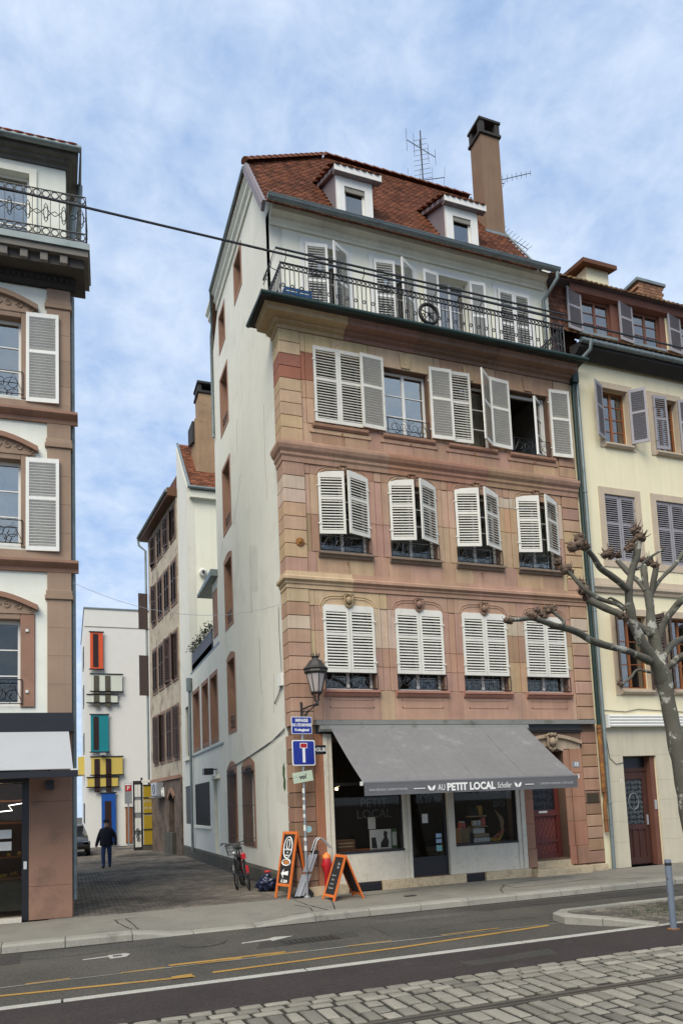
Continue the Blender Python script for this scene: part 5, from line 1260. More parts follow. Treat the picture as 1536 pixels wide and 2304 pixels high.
# ground floor cladding slabs
gx_ = [Y0, 8.70, 9.74, 10.44]
for a, b, w_ in ((8.19, 8.695, .03), (9.745, 10.44, .03)):
    for p, q in zip((0.0, .62, 1.12, 1.62, 2.12, 2.76), (.62, 1.12, 1.62, 2.12, 2.76, 3.42)): MB(fm_).cbox(a+.001, b-.001, p+.001, q-.001, 0, w_, .003).build('cladding_slab', m['beige_gf'], yh)
MB(fm_).cbox(8.697, 9.743, 2.741, 3.42, 0, .03, .003).build('cladding_slab', m['beige_gf'], yh)
MB(fm_).cbox(10.442, 13, 2.9, 3.42, 0, .03, .003).build('cladding_slab', m['beige_gf'], yh)
k = MB(fm_); k.box(9.60, 9.742, 0, 2.74, -.30, -.04); k.build('door_post', m['redbrown'], yh)
fy = F(0, .22)
k = MB(fy); k.box(8.70, 9.60, .02, 2.35, -.06, 0); yd = k.build('front_door', m['brown_wood'], yh)
MB(fy).box(8.70, 9.60, 2.35, 2.45, -.06, .03).build('transom_bar', m['brown_wood'], yd); MB(fy).box(8.70, 9.60, 2.45, 2.74, -.06, -.03).build('transom_glass', m['black'], yd)
k = MB(fy)
for (p, q, r_, s_) in ((8.72, 8.84, .04, 2.33), (9.42, 9.58, .04, 2.33), (8.84, 9.42, .90, 1.02), (8.84, 9.42, 2.16, 2.33), (8.84, 9.42, .04, .20), (9.02, 9.06, .2, .9), (9.22, 9.26, .2, .9)): k.box(p, q, r_, s_, 0, .03)
k.build('door_rails', m['brown_wood'], yd)
MB(fy).box(8.84, 9.42, 1.02, 2.16, .0, .006).build('door_glass', m['black'], yd)
k = MB()
for i in range(5):
    for j in range(9): scroll(k, fy, 8.90+i*.115, 1.08+j*.125, .015, .05, 1.1, 1 if (i+j) % 2 else -1, .006, 90*j, 9)
k.ring(fy(9.13, 1.6, .018), .16, .2, (1, 0, 0), (0, 0, 1), .012, 20, 5); k.build('door_ironwork', m['zinc'], yd)
MB(fy).box(9.48, 9.52, 1.0, 1.25, .03, .06).build('door_handle', m['alu'], yd); MB(fm_).cbox(9.64, 9.71, 1.38, 1.62, -.04, -.02, .004).build('intercom', m['alu'], yh)
text('11', .14, fm_, 8.60, 2.12, .034).build('number_lettering', m['ink'], yh)
k = MB(fm_); 
for i in range(4): k.prof([(.02, 3.47+.075*i), (.17, 3.475+.075*i), (.18, 3.51+.075*i), (.17, 3.54+.075*i), (.02, 3.543+.075*i)], 8.24, 13)
k.build('awning_box', m['white'], yh); MB(fm_).box(8.20, 8.24, 3.45, 3.79, .0, .2).build('box_end', m['white'], yh)
k = MB(); k.tube([fm_(8.2, 3.9, .02), fm_(8.9, 3.86, .02), fm_(9.3, 3.93, .02), fm_(11, 3.85, .02)], .010, 4, raw=True); k.tube([fm_(8.22, 3.2, .04), fm_(8.28, 2.7, .04), fm_(8.45, 2.55, .05), fm_(8.7, 2.58, .04)], .008, 4, raw=True); k.build('wall_cable', m['iron'], yh)
MB(fm_).box(10.46, 13, .3, 2.9, -.2, -.19).build('shop_glass', m['black'], yh)
# eaves, lower roof, dormer wall
k = MB(fm_); k.prof([(0, 13.22), (.10, 13.12), (.38, 13.30), (.38, 13.42), (0, 13.5)], 8.06, Y1); k.build('eaves_soffit', m['soot'], yh)
k = MB(); k.tube([(8.08, -.43, 13.45), (Y1, -.43, 13.45)], .075, 8)
for i in range(26): k.ring((Y0+.3+i*.38, -.43, 13.45), .08, .08, (0, 1, 0), (0, 0, 1), .012, 8, 4)
k.build('gutter', m['zinc'], yh, smooth=60)
k = MB(); k.tube([(8.30, -.55, 13.40), (8.30, -.5, 13.18), (8.16, -.2, 13.0), (8.12, -.12, 12.8)], .05, 8); k.build('gutter_outlet', m['zinc'], yh, smooth=60)
yr = MB().add([(7.94, -.5, 13.52), (Y1, -.5, 13.52), (Y1, .62, 14.42), (7.94, .62, 14.42)], [(0, 1, 2, 3)]).build('lower_roof', m['tile_dark'], yh)
a_ = math.atan2(.90, 1.12)
lp2 = lambda u, v, h: (u, -.52+v*math.cos(a_)-h*math.sin(a_), 13.53+v*math.sin(a_)+h*math.cos(a_))
m['tile_yel'] = mat('mossy ochre tile', (.24, .15, .07), .85, var=.25, tint=.4, stain=(.12, .06, .035), sscale=3, slo=.45, shi=.65)
stuff(tiles(lp2, 7.98, 12.5, -.02, 1.40, lambda u, v: True, ex=.16).build('roof_tiles', m['tile_yel'], yr))
fdm = F(0, .62)
dw = [(9.08+1.77*i, 10.08+1.77*i) for i in range(4)]
MB(fdm).grid((8.72, Y1), (14.42, 15.75), [(a, b, 14.50, 15.55) for a, b in dw], -.2, 0).build('dormer_wall', m['redbrown'], yh)
MB(fdm).box(12.05, 12.55, 14.55, 15.55, 0, .015).build('plaster_panel', m['yellow'], yh)
for i, (a, b) in enumerate(dw):
    window(yh, fdm, a, b, 14.50, 15.55, -.08, rows=3, fm='redbrown')
    MB(fdm).box(a-.1, b+.1, 14.42, 14.49, 0, .10).build('sill', m['zinc'], yh)
    shutter(yh, fdm(a-.03, 14.47, .04), .54, 1.22, 'L', 172, None, 'grey_sh', .055)
    if i > 1: shutter(yh, fdm(b+.03, 14.47, .04), .5, 1.22, 'R', 172, None, 'grey_sh', .055)
MB(fdm).prof([(0, 15.56), (.12, 15.60), (.16, 15.70), (.16, 15.78), (0, 15.80)], 8.62, Y1).build('dormer_cornice', m['redbrown'], yh)
# tile hung cheek on the left of the dormers
ck = MB().add([(7.96, .62, 13.4), (8.72, .62, 13.4), (8.72, .62, 15.75), (7.96, .62, 15.65), (7.96, 2.2, 13.4), (7.96, 2.2, 15.9)], [(0, 1, 2, 3), (0, 3, 5, 4)]).build('tile_hung_cheek', m['tile_dark'], yh)
stuff(tiles(lambda u, v, h: (u, .61-h, v), 7.93, 8.74, 13.5, 15.55, lambda u, v: True, w=.15, ex=.13).build('roof_tiles', m['tile_dark'], ck))
yu = MB().add([(8.0, .35, 15.80), (Y1, .35, 15.80), (Y1, 3.6, 17.2), (8.0, 3.6, 17.2)], [(0, 1, 2, 3)]).build('upper_roof', m['tile_dark'], yh)
a_ = math.atan2(1.4, 3.25)
lp3 = lambda u, v, h: (u, .33+v*math.cos(a_)-h*math.sin(a_), 15.81+v*math.sin(a_)+h*math.cos(a_))
stuff(tiles(lp3, 7.95, 13, -.03, 3.3, lambda u, v: True, ex=.17, th=.03).build('roof_tiles', m['tile_yel'], yu))
MB().add([(7.45, .14, 15.62), (8.5, .14, 15.55), (8.5, 1.3, 16.55), (7.45, 2.4, 18.8)], [(0, 1, 2, 3)]).build('valley_roof', m['tile'], yh)
ds = thing('small_roof_dormer', (9.6, .9, 16.2), 'small brown gabled dormer on the ridge of the yellow house', 'dormer')
MB().prism([(9.25, 16.0), (10.0, 16.0), (10.0, 16.42), (9.25, 16.42)], .5, 2.0).build('box', m['yellow'], ds, M=Matrix(((1, 0, 0, 0), (0, 0, 1, 0), (0, 1, 0, 0), (0, 0, 0, 1))))
MB().add([(9.0, .3, 16.38), (10.15, .3, 16.38), (10.15, 2.2, 16.9), (9.3, 2.2, 16.95), (9.0, .3, 16.5), (10.15, .3, 16.5), (10.15, 2.2, 17.05), (9.3, 2.2, 17.05)], [(0, 1, 2, 3), (4, 5, 6, 7), (0, 1, 5, 4), (1, 2, 6, 5), (2, 3, 7, 6), (3, 0, 4, 7)]).build('roof', m['tile_dark'], ds)
bc = thing('brick_stack', (12.6, 2.2, 16.5), 'short brown brick chimney on the roof of the yellow house', 'chimney')
for i in range(14):
    for j in range(4): MB().cbox(12.25+.25*j+(i % 2)*.06-.03, 12.48+.25*j+(i % 2)*.06-.03, 1.7, 2.6, 16.2+i*.095, 16.285+i*.095, .006).build('brick', m['brick'], bc)
MB().box(12.18, 13.32, 1.65, 2.65, 17.53, 17.62).build('cap', m['zinc'], bc)
# ---------------------------------------------------------------- alley buildings
an = thing('alley_annex', (.4, 10.5, 0), 'low white annex behind the townhouse with roof terrace', 'building')
hs = [(8.22, 9.34, 4.08, 6.12), (9.86, 10.96, 4.08, 6.12), (11.62, 12.9, 4.08, 6.12), (9.92, 12.92, 1.28, 2.76), (8.26, 9.18, .36, 2.78)]
MB(fs_).grid((7.66, 13.44), (0, 6.95), hs, -.3, 0).build('wall', m['plaster'], an)
k = MB(); k.box(XS, 5, 7.67, 13.44, 6.951, 7.05); k.box(4.7, 5, 7.67, 13.44, 0, 6.94); k.build('roof_slab', m['zinc'], an)
MB().box(XS+.31, 4.6, 7.67, 13.4, 3.4, 3.5).build('floor_slab', m['room'], an); MB().box(2.6, 2.7, 7.67, 13.4, .1, 6.9).build('partition_wall', m['room'], an)
for (a, b, c, d) in hs[:3]:
    k = MB(fs_); t_ = .13
    for (p, q, r_, s_) in ((a-t_, a+.012, c-t_, d+t_), (b-.012, b+t_, c-t_, d+t_), (a+.012, b-.012, d-.012, d+t_), (a+.012, b-.012, c-t_, c+.012)): k.box(p, q, r_, s_, -.25, .012)
    k.build('stone_surround', m['redst'], an); window(an, fs_, a, b, c, d, -.26, rows=3)
k = MB(fs_); k.box(9.92, 12.92, 1.28, 2.76, -.06, -.03); k.build('shutter_panel', m['iron'], an)
for i in range(16): MB(fs_).box(9.95+i*.19, 10.0+i*.19, 1.28, 2.76, -.03, .01).build('bar', m['black'], an)
MB(fs_).box(9.8, 13.0, 1.18, 1.27, 0, .06).build('sill', m['moulding'], an)
MB(fs_).box(8.26, 9.18, .36, 2.78, -.15, -.1).build('door', m['moulding'], an); MB(fs_).box(8.1, 9.3, 2.79, 2.9, 0, .1).build('door_canopy', m['moulding'], an)
MB(fs_).prof([(0, 0), (.03, 0), (.03, .36), (0, .42)], 7.66, 16.0).build('plinth', m['plinth'], an)
MB(fs_).box(7.4, 13.3, 3.80, 3.86, 0, .03).build('ledge', m['zinc'], an)
k = MB(); k.tube([fs_(13.15, 6.8, .10), fs_(13.15, 6.3, .10)], .12, 8, raw=True); k.tube([fs_(13.15, 6.3, .1), fs_(13.15, .3, .1)], .05, 8, raw=True); k.build('downpipe', m['zinc'], an, smooth=60)
k = MB(fs_)
k.box(9.0, 13.2, 6.96, 7.75, -.06, -.02); k.build('terrace_screen', m['iron'], an)
tp = thing('terrace_plants', (.25, 11, 7.05), 'row of dark leafy plants along the roof terrace screen', 'plants')
b_ = MB()
for i in range(420):
    y = random.uniform(8.9, 13.3); h = random.uniform(0, .32); x = XS+.05+random.gauss(0, .10); z = 7.72+h; a = random.uniform(0, 6.3); l = random.uniform(.05, .11)
    b_.add([(x, y, z), (x+l*math.cos(a), y+l*math.sin(a), z+random.uniform(-.03, .06)), (x+l*.5*math.cos(a+.5), y+l*.5*math.sin(a+.5), z+.05)], [(0, 1, 2)])
m['plant_d'] = mat('dark foliage', (.018, .026, .012), .8, var=.3)
b_.build('foliage', m['plant_d'], tp)
MB().box(XS+.02, XS+.2, 8.9, 13.2, 7.05, 7.3).build('planter', m['iron'], tp)
k = MB(); k.box(XS, 3, 7.66, 8.65, 7.055, 9.12); k.build('stair_tower', m['plaster'], an)
MB(fs_).prism([(7.66, 9.13), (10.3, 9.13), (10.3, 9.22), (7.66, 9.34)], -2.5, .22).build('tower_roof', m['zinc'], an)
MB(fs_).box(7.8, 8.5, 7.3, 8.8, .0, .02).build('tower_window', m['redst'], an)
fl_ = thing('flood_lamp', (.1, 8.65, 3.0), 'black flood lamp over the annex door in the alley', 'lamp')
MB(fs_).box(8.5, 8.85, 2.93, 3.13, .12, .42).build('head', m['black'], fl_); MB().tube([fs_(8.6, 3.1, 0), fs_(8.6, 3.08, .15)], .02, 5, raw=True).build('bracket', m['black'], fl_)
rh = thing('rear_white_house', (2, 14.6, 0), 'tall narrow white house rising behind the annex in the alley', 'building')
MB(fs_).grid((13.45, 16.1), (0, 14.5), [(13.62, 15.4, 1.28, 2.76), (14.2, 15.0, 3.9, 5.9)], -.3, 0).build('side_wall', m['plaster'], rh)
MB().add([(XS, 13.45, 14.5), (XS, 16.1, 14.5), (XS, 16.1, 17.4), (XS+.3, 13.45, 14.5), (XS+.3, 16.1, 14.5), (XS+.3, 16.1, 17.4)], [(0, 1, 2), (3, 4, 5), (0, 1, 4, 3), (1, 2, 5, 4), (2, 0, 3, 5)]).build('gable_parapet', m['plaster'], rh)
MB().box(XS+.301, 4.5, 13.45, 13.75, 0, 14.4).build('front_wall', m['attic'], rh)
MB().box(XS+.301, 4.5, 16.0, 16.2, 0, 17).build('rear_wall', m['plaster'], rh)
k = MB(fs_); k.box(13.62, 15.4, 1.28, 2.76, -.06, -.03); k.build('shutter_panel', m['iron'], rh); MB(fs_).box(14.2, 15.0, 3.9, 5.9, -.1, -.08).build('pane', m['black'], rh)
MB(fs_).box(14.05, 15.15, 3.75, 3.89, 0, .1).build('sill', m['moulding'], rh)
rr_ = MB().add([(XS+.1, 13.25, 14.42), (4.5, 13.25, 14.42), (4.5, 16.1, 17.5), (XS+.1, 16.1, 17.5), (XS+.1, 13.25, 14.35), (4.5, 13.25, 14.35)], [(0, 1, 2, 3), (0, 1, 5, 4)]).build('roof', m['tile_dark'], rh)
a_ = math.atan2(3.08, 2.85); rp2 = lambda u, v, h: (u, 13.24+v*math.cos(a_)-h*math.sin(a_), 14.44+v*math.sin(a_)+h*math.cos(a_))
stuff(tiles(rp2, XS+.12, 3, -.02, 4.1, lambda u, v: True, w=.2, ex=.17).build('roof_tiles', m['tile'], rr_))
MB().tube([rp2(XS+.06, -.05, .05), rp2(XS+.06, 4.2, .05)], .06, 6).build('verge_flashing', m['zinc'], rr_)
MB().tube([(XS, 13.18, 14.42), (4, 13.18, 14.42)], .07, 8).build('gutter', m['zinc'], rr_, smooth=60)
MB().box(XS+.1, 4, 13.25, 13.44, 14.05, 14.34).build('eaves_moulding', m['moulding'], rh)
c3 = thing('stepped_chimney', (1.1, 15, 15.6), 'large stained ochre chimney on the rear white house', 'chimney')
MB().cbox(.70, 1.62, 14.3, 15.4, 15.2, 17.9, .02).build('shaft', m['chim2'], c3); MB().cbox(.90, 1.56, 14.4, 15.3, 17.905, 19.1, .02).build('shaft', m['chim2'], c3)
MB().prism([(14.4, 16.9), (15.5, 17.2), (15.5, 17.9), (14.4, 17.8)], .60, .695).build('step_tiles', m['soot'], c3, M=Matrix(((0, 0, 1, 0), (1, 0, 0, 0), (0, 1, 0, 0), (0, 0, 0, 1))))
MB().box(.84, 1.62, 14.34, 15.36, 19.105, 19.2).build('collar', m['soot'], c3)
for x in (.88, 1.44): MB().box(x, x+.14, 14.4, 15.3, 19.205, 19.5).build('cap_pier', m['soot'], c3)
MB().box(.84, 1.62, 14.34, 15.36, 19.505, 19.6).build('cap_slab', m['soot'], c3)
sp_ = thing('wall_spotlight', (.76, 13.4, 11.05), 'round white spotlight high on the rear white wall', 'spotlight')
MB().lathe([(.001, -.02), (.15, 0), (.17, .06), (.12, .12), (.001, .12)], 14).build('dish', m['white'], sp_, M=Matrix.Translation((.72, 13.4, 11.05))@Matrix.Rotation(R(100), 4, 'X')); MB().blob((.72, 13.24, 11.05), .07, 1, 0).build('lens', m['black'], sp_)
# old ochre house
fo = F(.12, 16.1, 96, -1)
m['plinth_st'] = mat('sooty brown stone', (.15, .105, .078), .9, var=.3, scale=2, fine=.15, bump=.4, stain=(.07, .055, .042), sscale=1.8, slo=.45, shi=.65)
m['oh_st'] = mat('dull brown stone', (.19, .125, .092), .9, var=.2)
oh = thing('old_ochre_house', (-.2, 18.5, 0), 'old ochre house with peeling plaster and brown shutters in the alley', 'building')
ow = [(-.02+.18+1.3*i, .86+.18+1.3*i) for i in range(4)]; oz = [(4.05, 6.2), (7.42, 9.4), (10.7, 12.5), (13.55, 14.9)]
MB(fo).grid((0, 5.75), (3.2, 15.3), [(a, b, c, d) for a, b in ow for c, d in oz], -.3, 0).build('wall', m['oldwall'], oh)
MB(fo).grid((0, 5.75), (0, 3.2), [(1.15, 2.15, .3, 2.5)], -.3, .03).build('base_wall', m['plinth_st'], oh)
k = MB(fo); k.box(0, 5.75, 0, 15.3, -5, -4.8); k.box(5.45, 5.74, 0, 15.3, -4.8, -.31); k.box(.0, 5.4, 15.2, 15.3, -4.8, -.31); k.build('rear_wall', m['oldwall'], oh)
for a, b in ow:
    for c, d in oz:
        k = MB(fo)
        for (p, q, r_, s_) in ((a-.1, a+.01, c-.12, d+.1), (b-.01, b+.1, c-.12, d+.1), (a+.01, b-.01, d-.01, d+.1), (a+.01, b-.01, c-.12, c+.01)): k.box(p, q, r_, s_, -.2, .03)
        k.build('stone_surround', m['oh_st'], oh)
        if d > 14: MB(fo).box(a, b, c, d, -.2, -.15).build('dark_window', m['black'], oh)
        for sd, xx in (('R', a), ('L', b)): shutter(oh, fo(xx, c, .03), (b-a)/2-.01, d-c-.02, sd, 0 if random.random() < .7 else 20, None, 'brown_sh', .075, yaw0=96-180)
MB(fo).box(1.15, 2.15, .3, 2.5, -.25, -.2).build('arched_opening', m['plinth'], oh)
k = MB(fo); N = 8; k.prism([(1.05+1.2*i/N, 2.45+.35*math.sin(math.pi*i/N)) for i in range(N+1)]+[(2.15-1.0*i/N, 2.3+.3*math.sin(math.pi*i/N)) for i in range(N+1)], .02, .08); k.build('arch', m['redst'], oh)
MB(fo).box(.0, 5.75, 3.15, 3.3, .0, .10).build('string_course', m['redst'], oh); MB(fo).box(.9, 2.4, .0, .9, .03, .2).build('low_wall', m['plinth'], oh)
MB(fo).prism([(-.05, 15.2), (6.0, 15.2), (6.0, 15.40), (-.05, 15.55)], -1.5, .38).build('eaves', m['wood_dk'], oh)
k = MB(); k.tube([fo(-.05, 15.40, .43), fo(6.05, 15.40, .43)], .07, 8, raw=True); k.tube([fo(6.05, 15.38, .43), fo(6.02, 15.0, .38), fo(5.85, 14.7, .1), fo(5.85, .2, .1)], .055, 8, raw=True); k.build('gutter', m['zinc'], oh, smooth=60)
MB(fo).prism([(-.05, 15.45), (6.3, 15.45), (6.0, 17.0), (-.05, 17.0)], -3.5, -.5).build('roof', m['tile_dark'], oh)
for c, d in oz[1:3]: MB(fo).box(5.76, 5.80, c, d, .05, .5).build('open_shutter', m['brown_sh'], oh)
ac = thing('air_conditioner', fo(3.4, 2.6, .3), 'boxy grey air conditioning unit on the old ochre house', 'air conditioner')
MB(fo).cbox(2.9, 3.9, 2.5, 3.1, .08, .42, .03).build('case', m['alu'], ac); MB(fo).box(2.8, 4.0, 2.42, 2.47, .03, .5).build('bracket', m['galv'], ac)
MB().ring(fo(3.3, 2.8, .43), .2, .2, (math.cos(R(96)), math.sin(R(96)), 0), (0, 0, 1), .015, 16, 4).build('fan_ring', m['iron'], ac)
k = MB()
for i in range(5): k.tube([fo(2.75-.1*i, 2.75+.1*math.sin(i*2), .2), fo(2.68-.1*i, 2.55-.1*math.sin(i*2), .2)], .03, 5, raw=True)
k.build('hose', m['white'], ac)
# modern white building closing the alley
fmo = F(0, 27.5)
mb_ = thing('modern_building', (0, 28, 0), 'modern white block with coloured glass panels at the alley end', 'building')
MB().box(-3.36, 7, 27.5, 37, 0, 13.1).build('block', m['modern'], mb_); MB().box(-3.40, 7, 27.46, 37, 13.1, 13.18).build('coping', m['zinc'], mb_)
MB(fmo).box(-3.36, 7, 12.08, 12.12, 0, .02).build('shadow_joint', m['kerb'], mb_)
cols = {'orange': (.62, .085, .015), 'pale': (.60, .62, .53), 'teal': (.005, .19, .22), 'amber': (.56, .42, .09), 'royal': (.01, .075, .32)}
for n in cols: m['g_'+n] = mat(n+' glass panel', cols[n], .25, var=.05, spec=.5)
for n, (a, b, c, d), sl2 in (('orange', (-3.07, -2.40, 9.68, 11.77), [(-2.92, -2.64)]), ('pale', (-3.04, -1.40, 8.45, 9.42), []), ('pale', (-3.22, -1.66, 7.82, 8.28), []), ('teal', (-3.07, -2.15, 5.12, 7.18), [(-2.93, -2.65)]),
                       ('amber', (-3.06, -1.43, 3.87, 4.87), []), ('amber', (-3.25, -1.68, 3.22, 3.76), []), ('royal', (-2.55, -1.82, .2, 2.90), [(-2.38, -2.04)])):
    o = MB(fmo).cbox(a, b, c, d, .14, .17, .006).build('glass_panel', m['g_'+n], mb_)
    for z in (c, d): MB(fmo).box(a-.06, b+.06, z-.03, z+.03, .10, .20).build('mounting_bar', m['black'], o)
    for (p, q) in sl2: MB(fmo).box(p, q, c+.12 if n != 'royal' else .3, d-.12 if n != 'royal' else 2.45, .171, .18).build('dark_slot', m['g_slot'] if 'g_slot' in m else m.setdefault('g_slot', mat('dark slot', (.03, .014, .012), .3)), o)
for z0_, z1_, mt in ((7.58, 9.33, 'plinth'), (2.94, 4.75, 'g_slot')):
    for a in (-2.90, -2.31): MB(fmo).box(a, a+.28, z0_, z1_, .172, .20).build('dark_slot', m[mt], mb_)
for z in (1.3, 5.2, 7.9, 10.1): MB().box(-3.40, -3.30, 28.6, 30.6, z, z+1.1).build('side_window', m['black'], mb_)
for z in (4.0,): MB().box(-3.7, -3.36, 29, 31, z, z+1.0).build('side_box', m['g_amber'], mb_)
lf = thing('facade_floodlight', (-2.6, 27.4, 5.0), 'small floodlight between teal and yellow panels', 'floodlight'); MB(fmo).box(-2.62, -2.3, 4.93, 5.06, .2, .45).build('head', m['alu'], lf); MB(fmo).box(-2.5, -2.42, 4.85, 4.93, .0, .3).build('arm', m['black'], lf)
ps = thing('parking_sign', (-1.2, 26.5, 0), 'tall grey parking sign with red panel and white P', 'sign')
f26 = F(0, 26.5)
MB(f26).box(-1.40, -1.03, 2.26, 3.37, -.08, 0).build('panel', m['galv'], ps); MB(f26).box(-1.37, -1.06, 2.93, 3.24, 0, .01).build('red_field', m['red'], ps); text('P', .30, f26, -1.215, 3.08, .014).build('lettering', m['ink'], ps)
MB().box(-1.25, -1.18, 26.52, 26.58, 0, 2.26).build('post', m['galv'], ps); MB(f26).box(-1.37, -1.06, 3.27, 3.34, 0, .01).build('header', m['ink'], ps)
bd = thing('brown_door', (-1.1, 27.4, 0), 'narrow brown service door under the parking sign', 'door'); MB(fmo).box(-1.3, -.95, .15, 2.1, .02, .08).build('leaf', m['orange_wood'], bd); MB(fmo).box(-1.36, -.9, 2.1, 2.5, .02, .12).build('lintel', m['modern'], bd)
gt = thing('glazed_gate', (-1.1, 22, 0), 'tall white glazed gate leaf with dark frame across the alley', 'gate')
f22 = F(0, 22)
k = MB(f22)
for (p, q, r_, s_) in ((-1.33, -1.27, 0, 3.3), (-.97, -.88, 0, 3.45), (-1.27, -.97, 3.15, 3.3), (-1.27, -.97, 0, .12)): k.box(p, q, r_, s_, -.06, 0)
k.build('frame', m['iron'], gt)
k = MB(f22)
for z in (.12, .9, 1.75, 2.5):
    for x in (-1.265, -1.115): k.box(x, x+.14, z+.03, z+.62, -.04, -.02)
k.build('panel', m['white'], gt); k = MB(f22); k.box(-1.27, -.97, .12, 3.15, -.055, -.045); k.build('backing', m['galv'], gt)
k = MB(); 
for i in range(4): scroll(k, f22, -1.12, .5+.15*i, .0, .10, 1.2, 1 if i % 2 else -1, .015, 90, 9)
k.build('ironwork', m['iron'], gt)
hb = thing('yellow_hoarding', (-.62, 21.6, 0), 'yellow printed hoarding with white lettering beside the gate', 'hoarding')
f21 = F(0, 21.7); m['hoard'] = mat('ochre print', (.36, .24, .015), .6, var=.06)
MB(f21).box(-.88, -.42, .2, 3.1, -.05, 0).build('board', m['hoard'], hb)
for z in (.2, .95, 1.7, 2.45, 3.05): MB(f21).box(-.9, -.40, z, z+.05, 0, .03).build('rail', m['iron'], hb)
for i, s_ in enumerate(("t'il s'", 'et te', "l'ora")): text(s_, .20, f21, -.84, 2.32-.32*i, .006, align='LEFT').build('lettering', m['ink_soft'], hb)
MB(f21).box(-.92, -.38, 0, .2, -.1, .1).build('base', m['plinth'], hb); MB(f21).box(-.95, -.36, 3.2, 3.32, -.1, .05).build('top_rail', m['white'], hb)
# parked car and person in the alley
car = thing('parked_car', (-4.2, 21, 0), 'dark parked car half hidden behind the left corner house', 'car')
m['carp'] = mat('black car paint', (.02, .02, .024), .25, var=.05, coat=1)
k = MB(); sec = [(19.6, .45, .62), (19.75, .30, .76), (20.6, .26, .86), (21.1, .26, 1.15), (21.6, .26, 1.38), (23.2, .26, 1.36), (23.8, .3, .95), (24.1, .35, .85)]
pr = []
for (y, zb, zt) in sec:
    pr.append([(-5.05, y, zb), (-5.08, y, zb+.3*(zt-zb)), (-4.98, y, min(zt, .9)), (-4.85, y, zt), (-3.6, y, zt), (-3.42, y, min(zt, .9)), (-3.34, y, zb+.3*(zt-zb)), (-3.37, y, zb)])
for s_ in pr: k.v += s_
n = 8; k.f = [(i*n+j, i*n+(j+1) % n, (i+1)*n+(j+1) % n, (i+1)*n+j) for i in range(len(pr)-1) for j in range(n)]+[tuple(range(n)), tuple(range((len(pr)-1)*n, len(pr)*n))]; k.tint = [.5]*len(k.f)
k.build('body', m['carp'], car, smooth=40)
for y in (20.3, 23.2):
    for x in (-3.42, -4.98): MB().lathe([(.31, -.09), (.32, -.05), (.32, .05), (.31, .09)], 18).build('wheel', m['rubber'], car, M=Matrix.Translation((x, y, .32))@Matrix.Rotation(R(90), 4, 'Y'))
for x in (-4.85, -3.62): MB().box(x, x+.22, 19.60, 19.68, .52, .64).build('headlight', m['alu'], car)
MB().box(-4.85, -3.6, 20.98, 21.0, 1.0, 1.3).build('windscreen', m['black'], car)
def skin_mesh(name, verts, edges, radii, sub=2):
    me = bpy.data.meshes.new(name); me.from_pydata(verts, edges, []); ob = bpy.data.objects.new(name, me); COL.objects.link(ob)
    md = ob.modifiers.new('s', 'SKIN'); md.use_smooth_shade = True
    for i, r_ in enumerate(radii):
        sv = me.skin_vertices[0].data[i]; sv.radius = r_ if isinstance(r_, tuple) else (r_, r_); sv.use_root = i == 0
    sb = ob.modifiers.new('b', 'SUBSURF'); sb.levels = sub; sb.render_levels = sub
    dg = bpy.context.evaluated_depsgraph_get(); dg.update(); out_ = bpy.data.meshes.new_from_object(ob.evaluated_get(dg))
    bpy.data.objects.remove(ob); bpy.data.meshes.remove(me); return out_
pe = thing('person', (-3.03, 11.9, 0), 'person in dark hooded jacket and blue jeans walking in the alley', 'person')
pv_ = [(0, 0, .86), (0, -.01, 1.05), (0, 0, 1.27), (0, .01, 1.38), (0, -.01, 1.45), (0, -.03, 1.56), (0, -.02, 1.63),
       (-.17, .01, 1.33), (-.26, .03, 1.08), (-.33, -.02, .84), (-.34, -.05, .74), (.17, .01, 1.33), (.29, .05, 1.10), (.31, -.06, .88), (.31, -.10, .78),
       (-.09, 0, .80), (-.11, -.06, .46), (-.10, -.02, .09), (-.11, -.16, .035), (.09, 0, .80), (.10, .07, .46), (.09, .16, .11), (.10, .06, .04)]
pe_e = [(0, 1), (1, 2), (2, 3), (3, 4), (4, 5), (5, 6), (2, 7), (7, 8), (8, 9), (9, 10), (2, 11), (11, 12), (12, 13), (13, 14), (0, 15), (15, 16), (16, 17), (17, 18), (0, 19), (19, 20), (20, 21), (21, 22)]
pr_ = [(.17, .13), (.165, .13), (.175, .12), .075, .062, (.085, .10), .075, .085, .075, .06, .042, .085, .075, .06, .042, .10, .078, .06, .045, .10, .078, .06, .045]
me = skin_mesh('body', pv_, pe_e, pr_)
for mt in ('navy', 'jeans', 'skin', 'rubber'): me.materials.append(m[mt])
for p in me.polygons:
    c = p.center
    p.material_index = 3 if c.z < .10 else (1 if c.z < .80 and abs(c.x) < .235 else (2 if (c.z < .79) else (2 if c.z > 1.44 and c.z < 1.60 and c.y < -.02 else 0)))
    p.use_smooth = True
PM = Matrix.Translation((-3.03, 11.9, 0))@Matrix.Rotation(R(-8), 4, 'Z')@Matrix.Diagonal((.96, .96, .96, 1))
bo = inst('body', me, pe, PM)
k = MB(); k.lathe([(.225, .78), (.235, .84), (.215, 1.05), (.22, 1.22), (.17, 1.36), (.10, 1.43)], 16); k.v = [(x, y*.78, z) for x, y, z in k.v]; k.build('jacket', m['navy'], pe, smooth=60, M=PM)
k = MB(); k.lathe([(.112, 1.60), (.114, 1.63), (.10, 1.68), (.06, 1.72), (.001, 1.73)], 14, (0, -.02, 0)); k.build('cap', m['navy'], pe, smooth=60, M=PM)
k = MB()
for s_ in (-1, 1): k.blob((s_*.035, -.125, 1.565), .013, 1, 0)
k.box(-.07, .07, -.128, -.122, 1.557, 1.560); k.build('glasses', m['black'], pe, M=PM)
MB().blob((0, -.135, 1.535), .018, 1, 0, 1, (1, 1, 1.5)).build('nose', m['skin'], pe, M=PM)
k = MB()
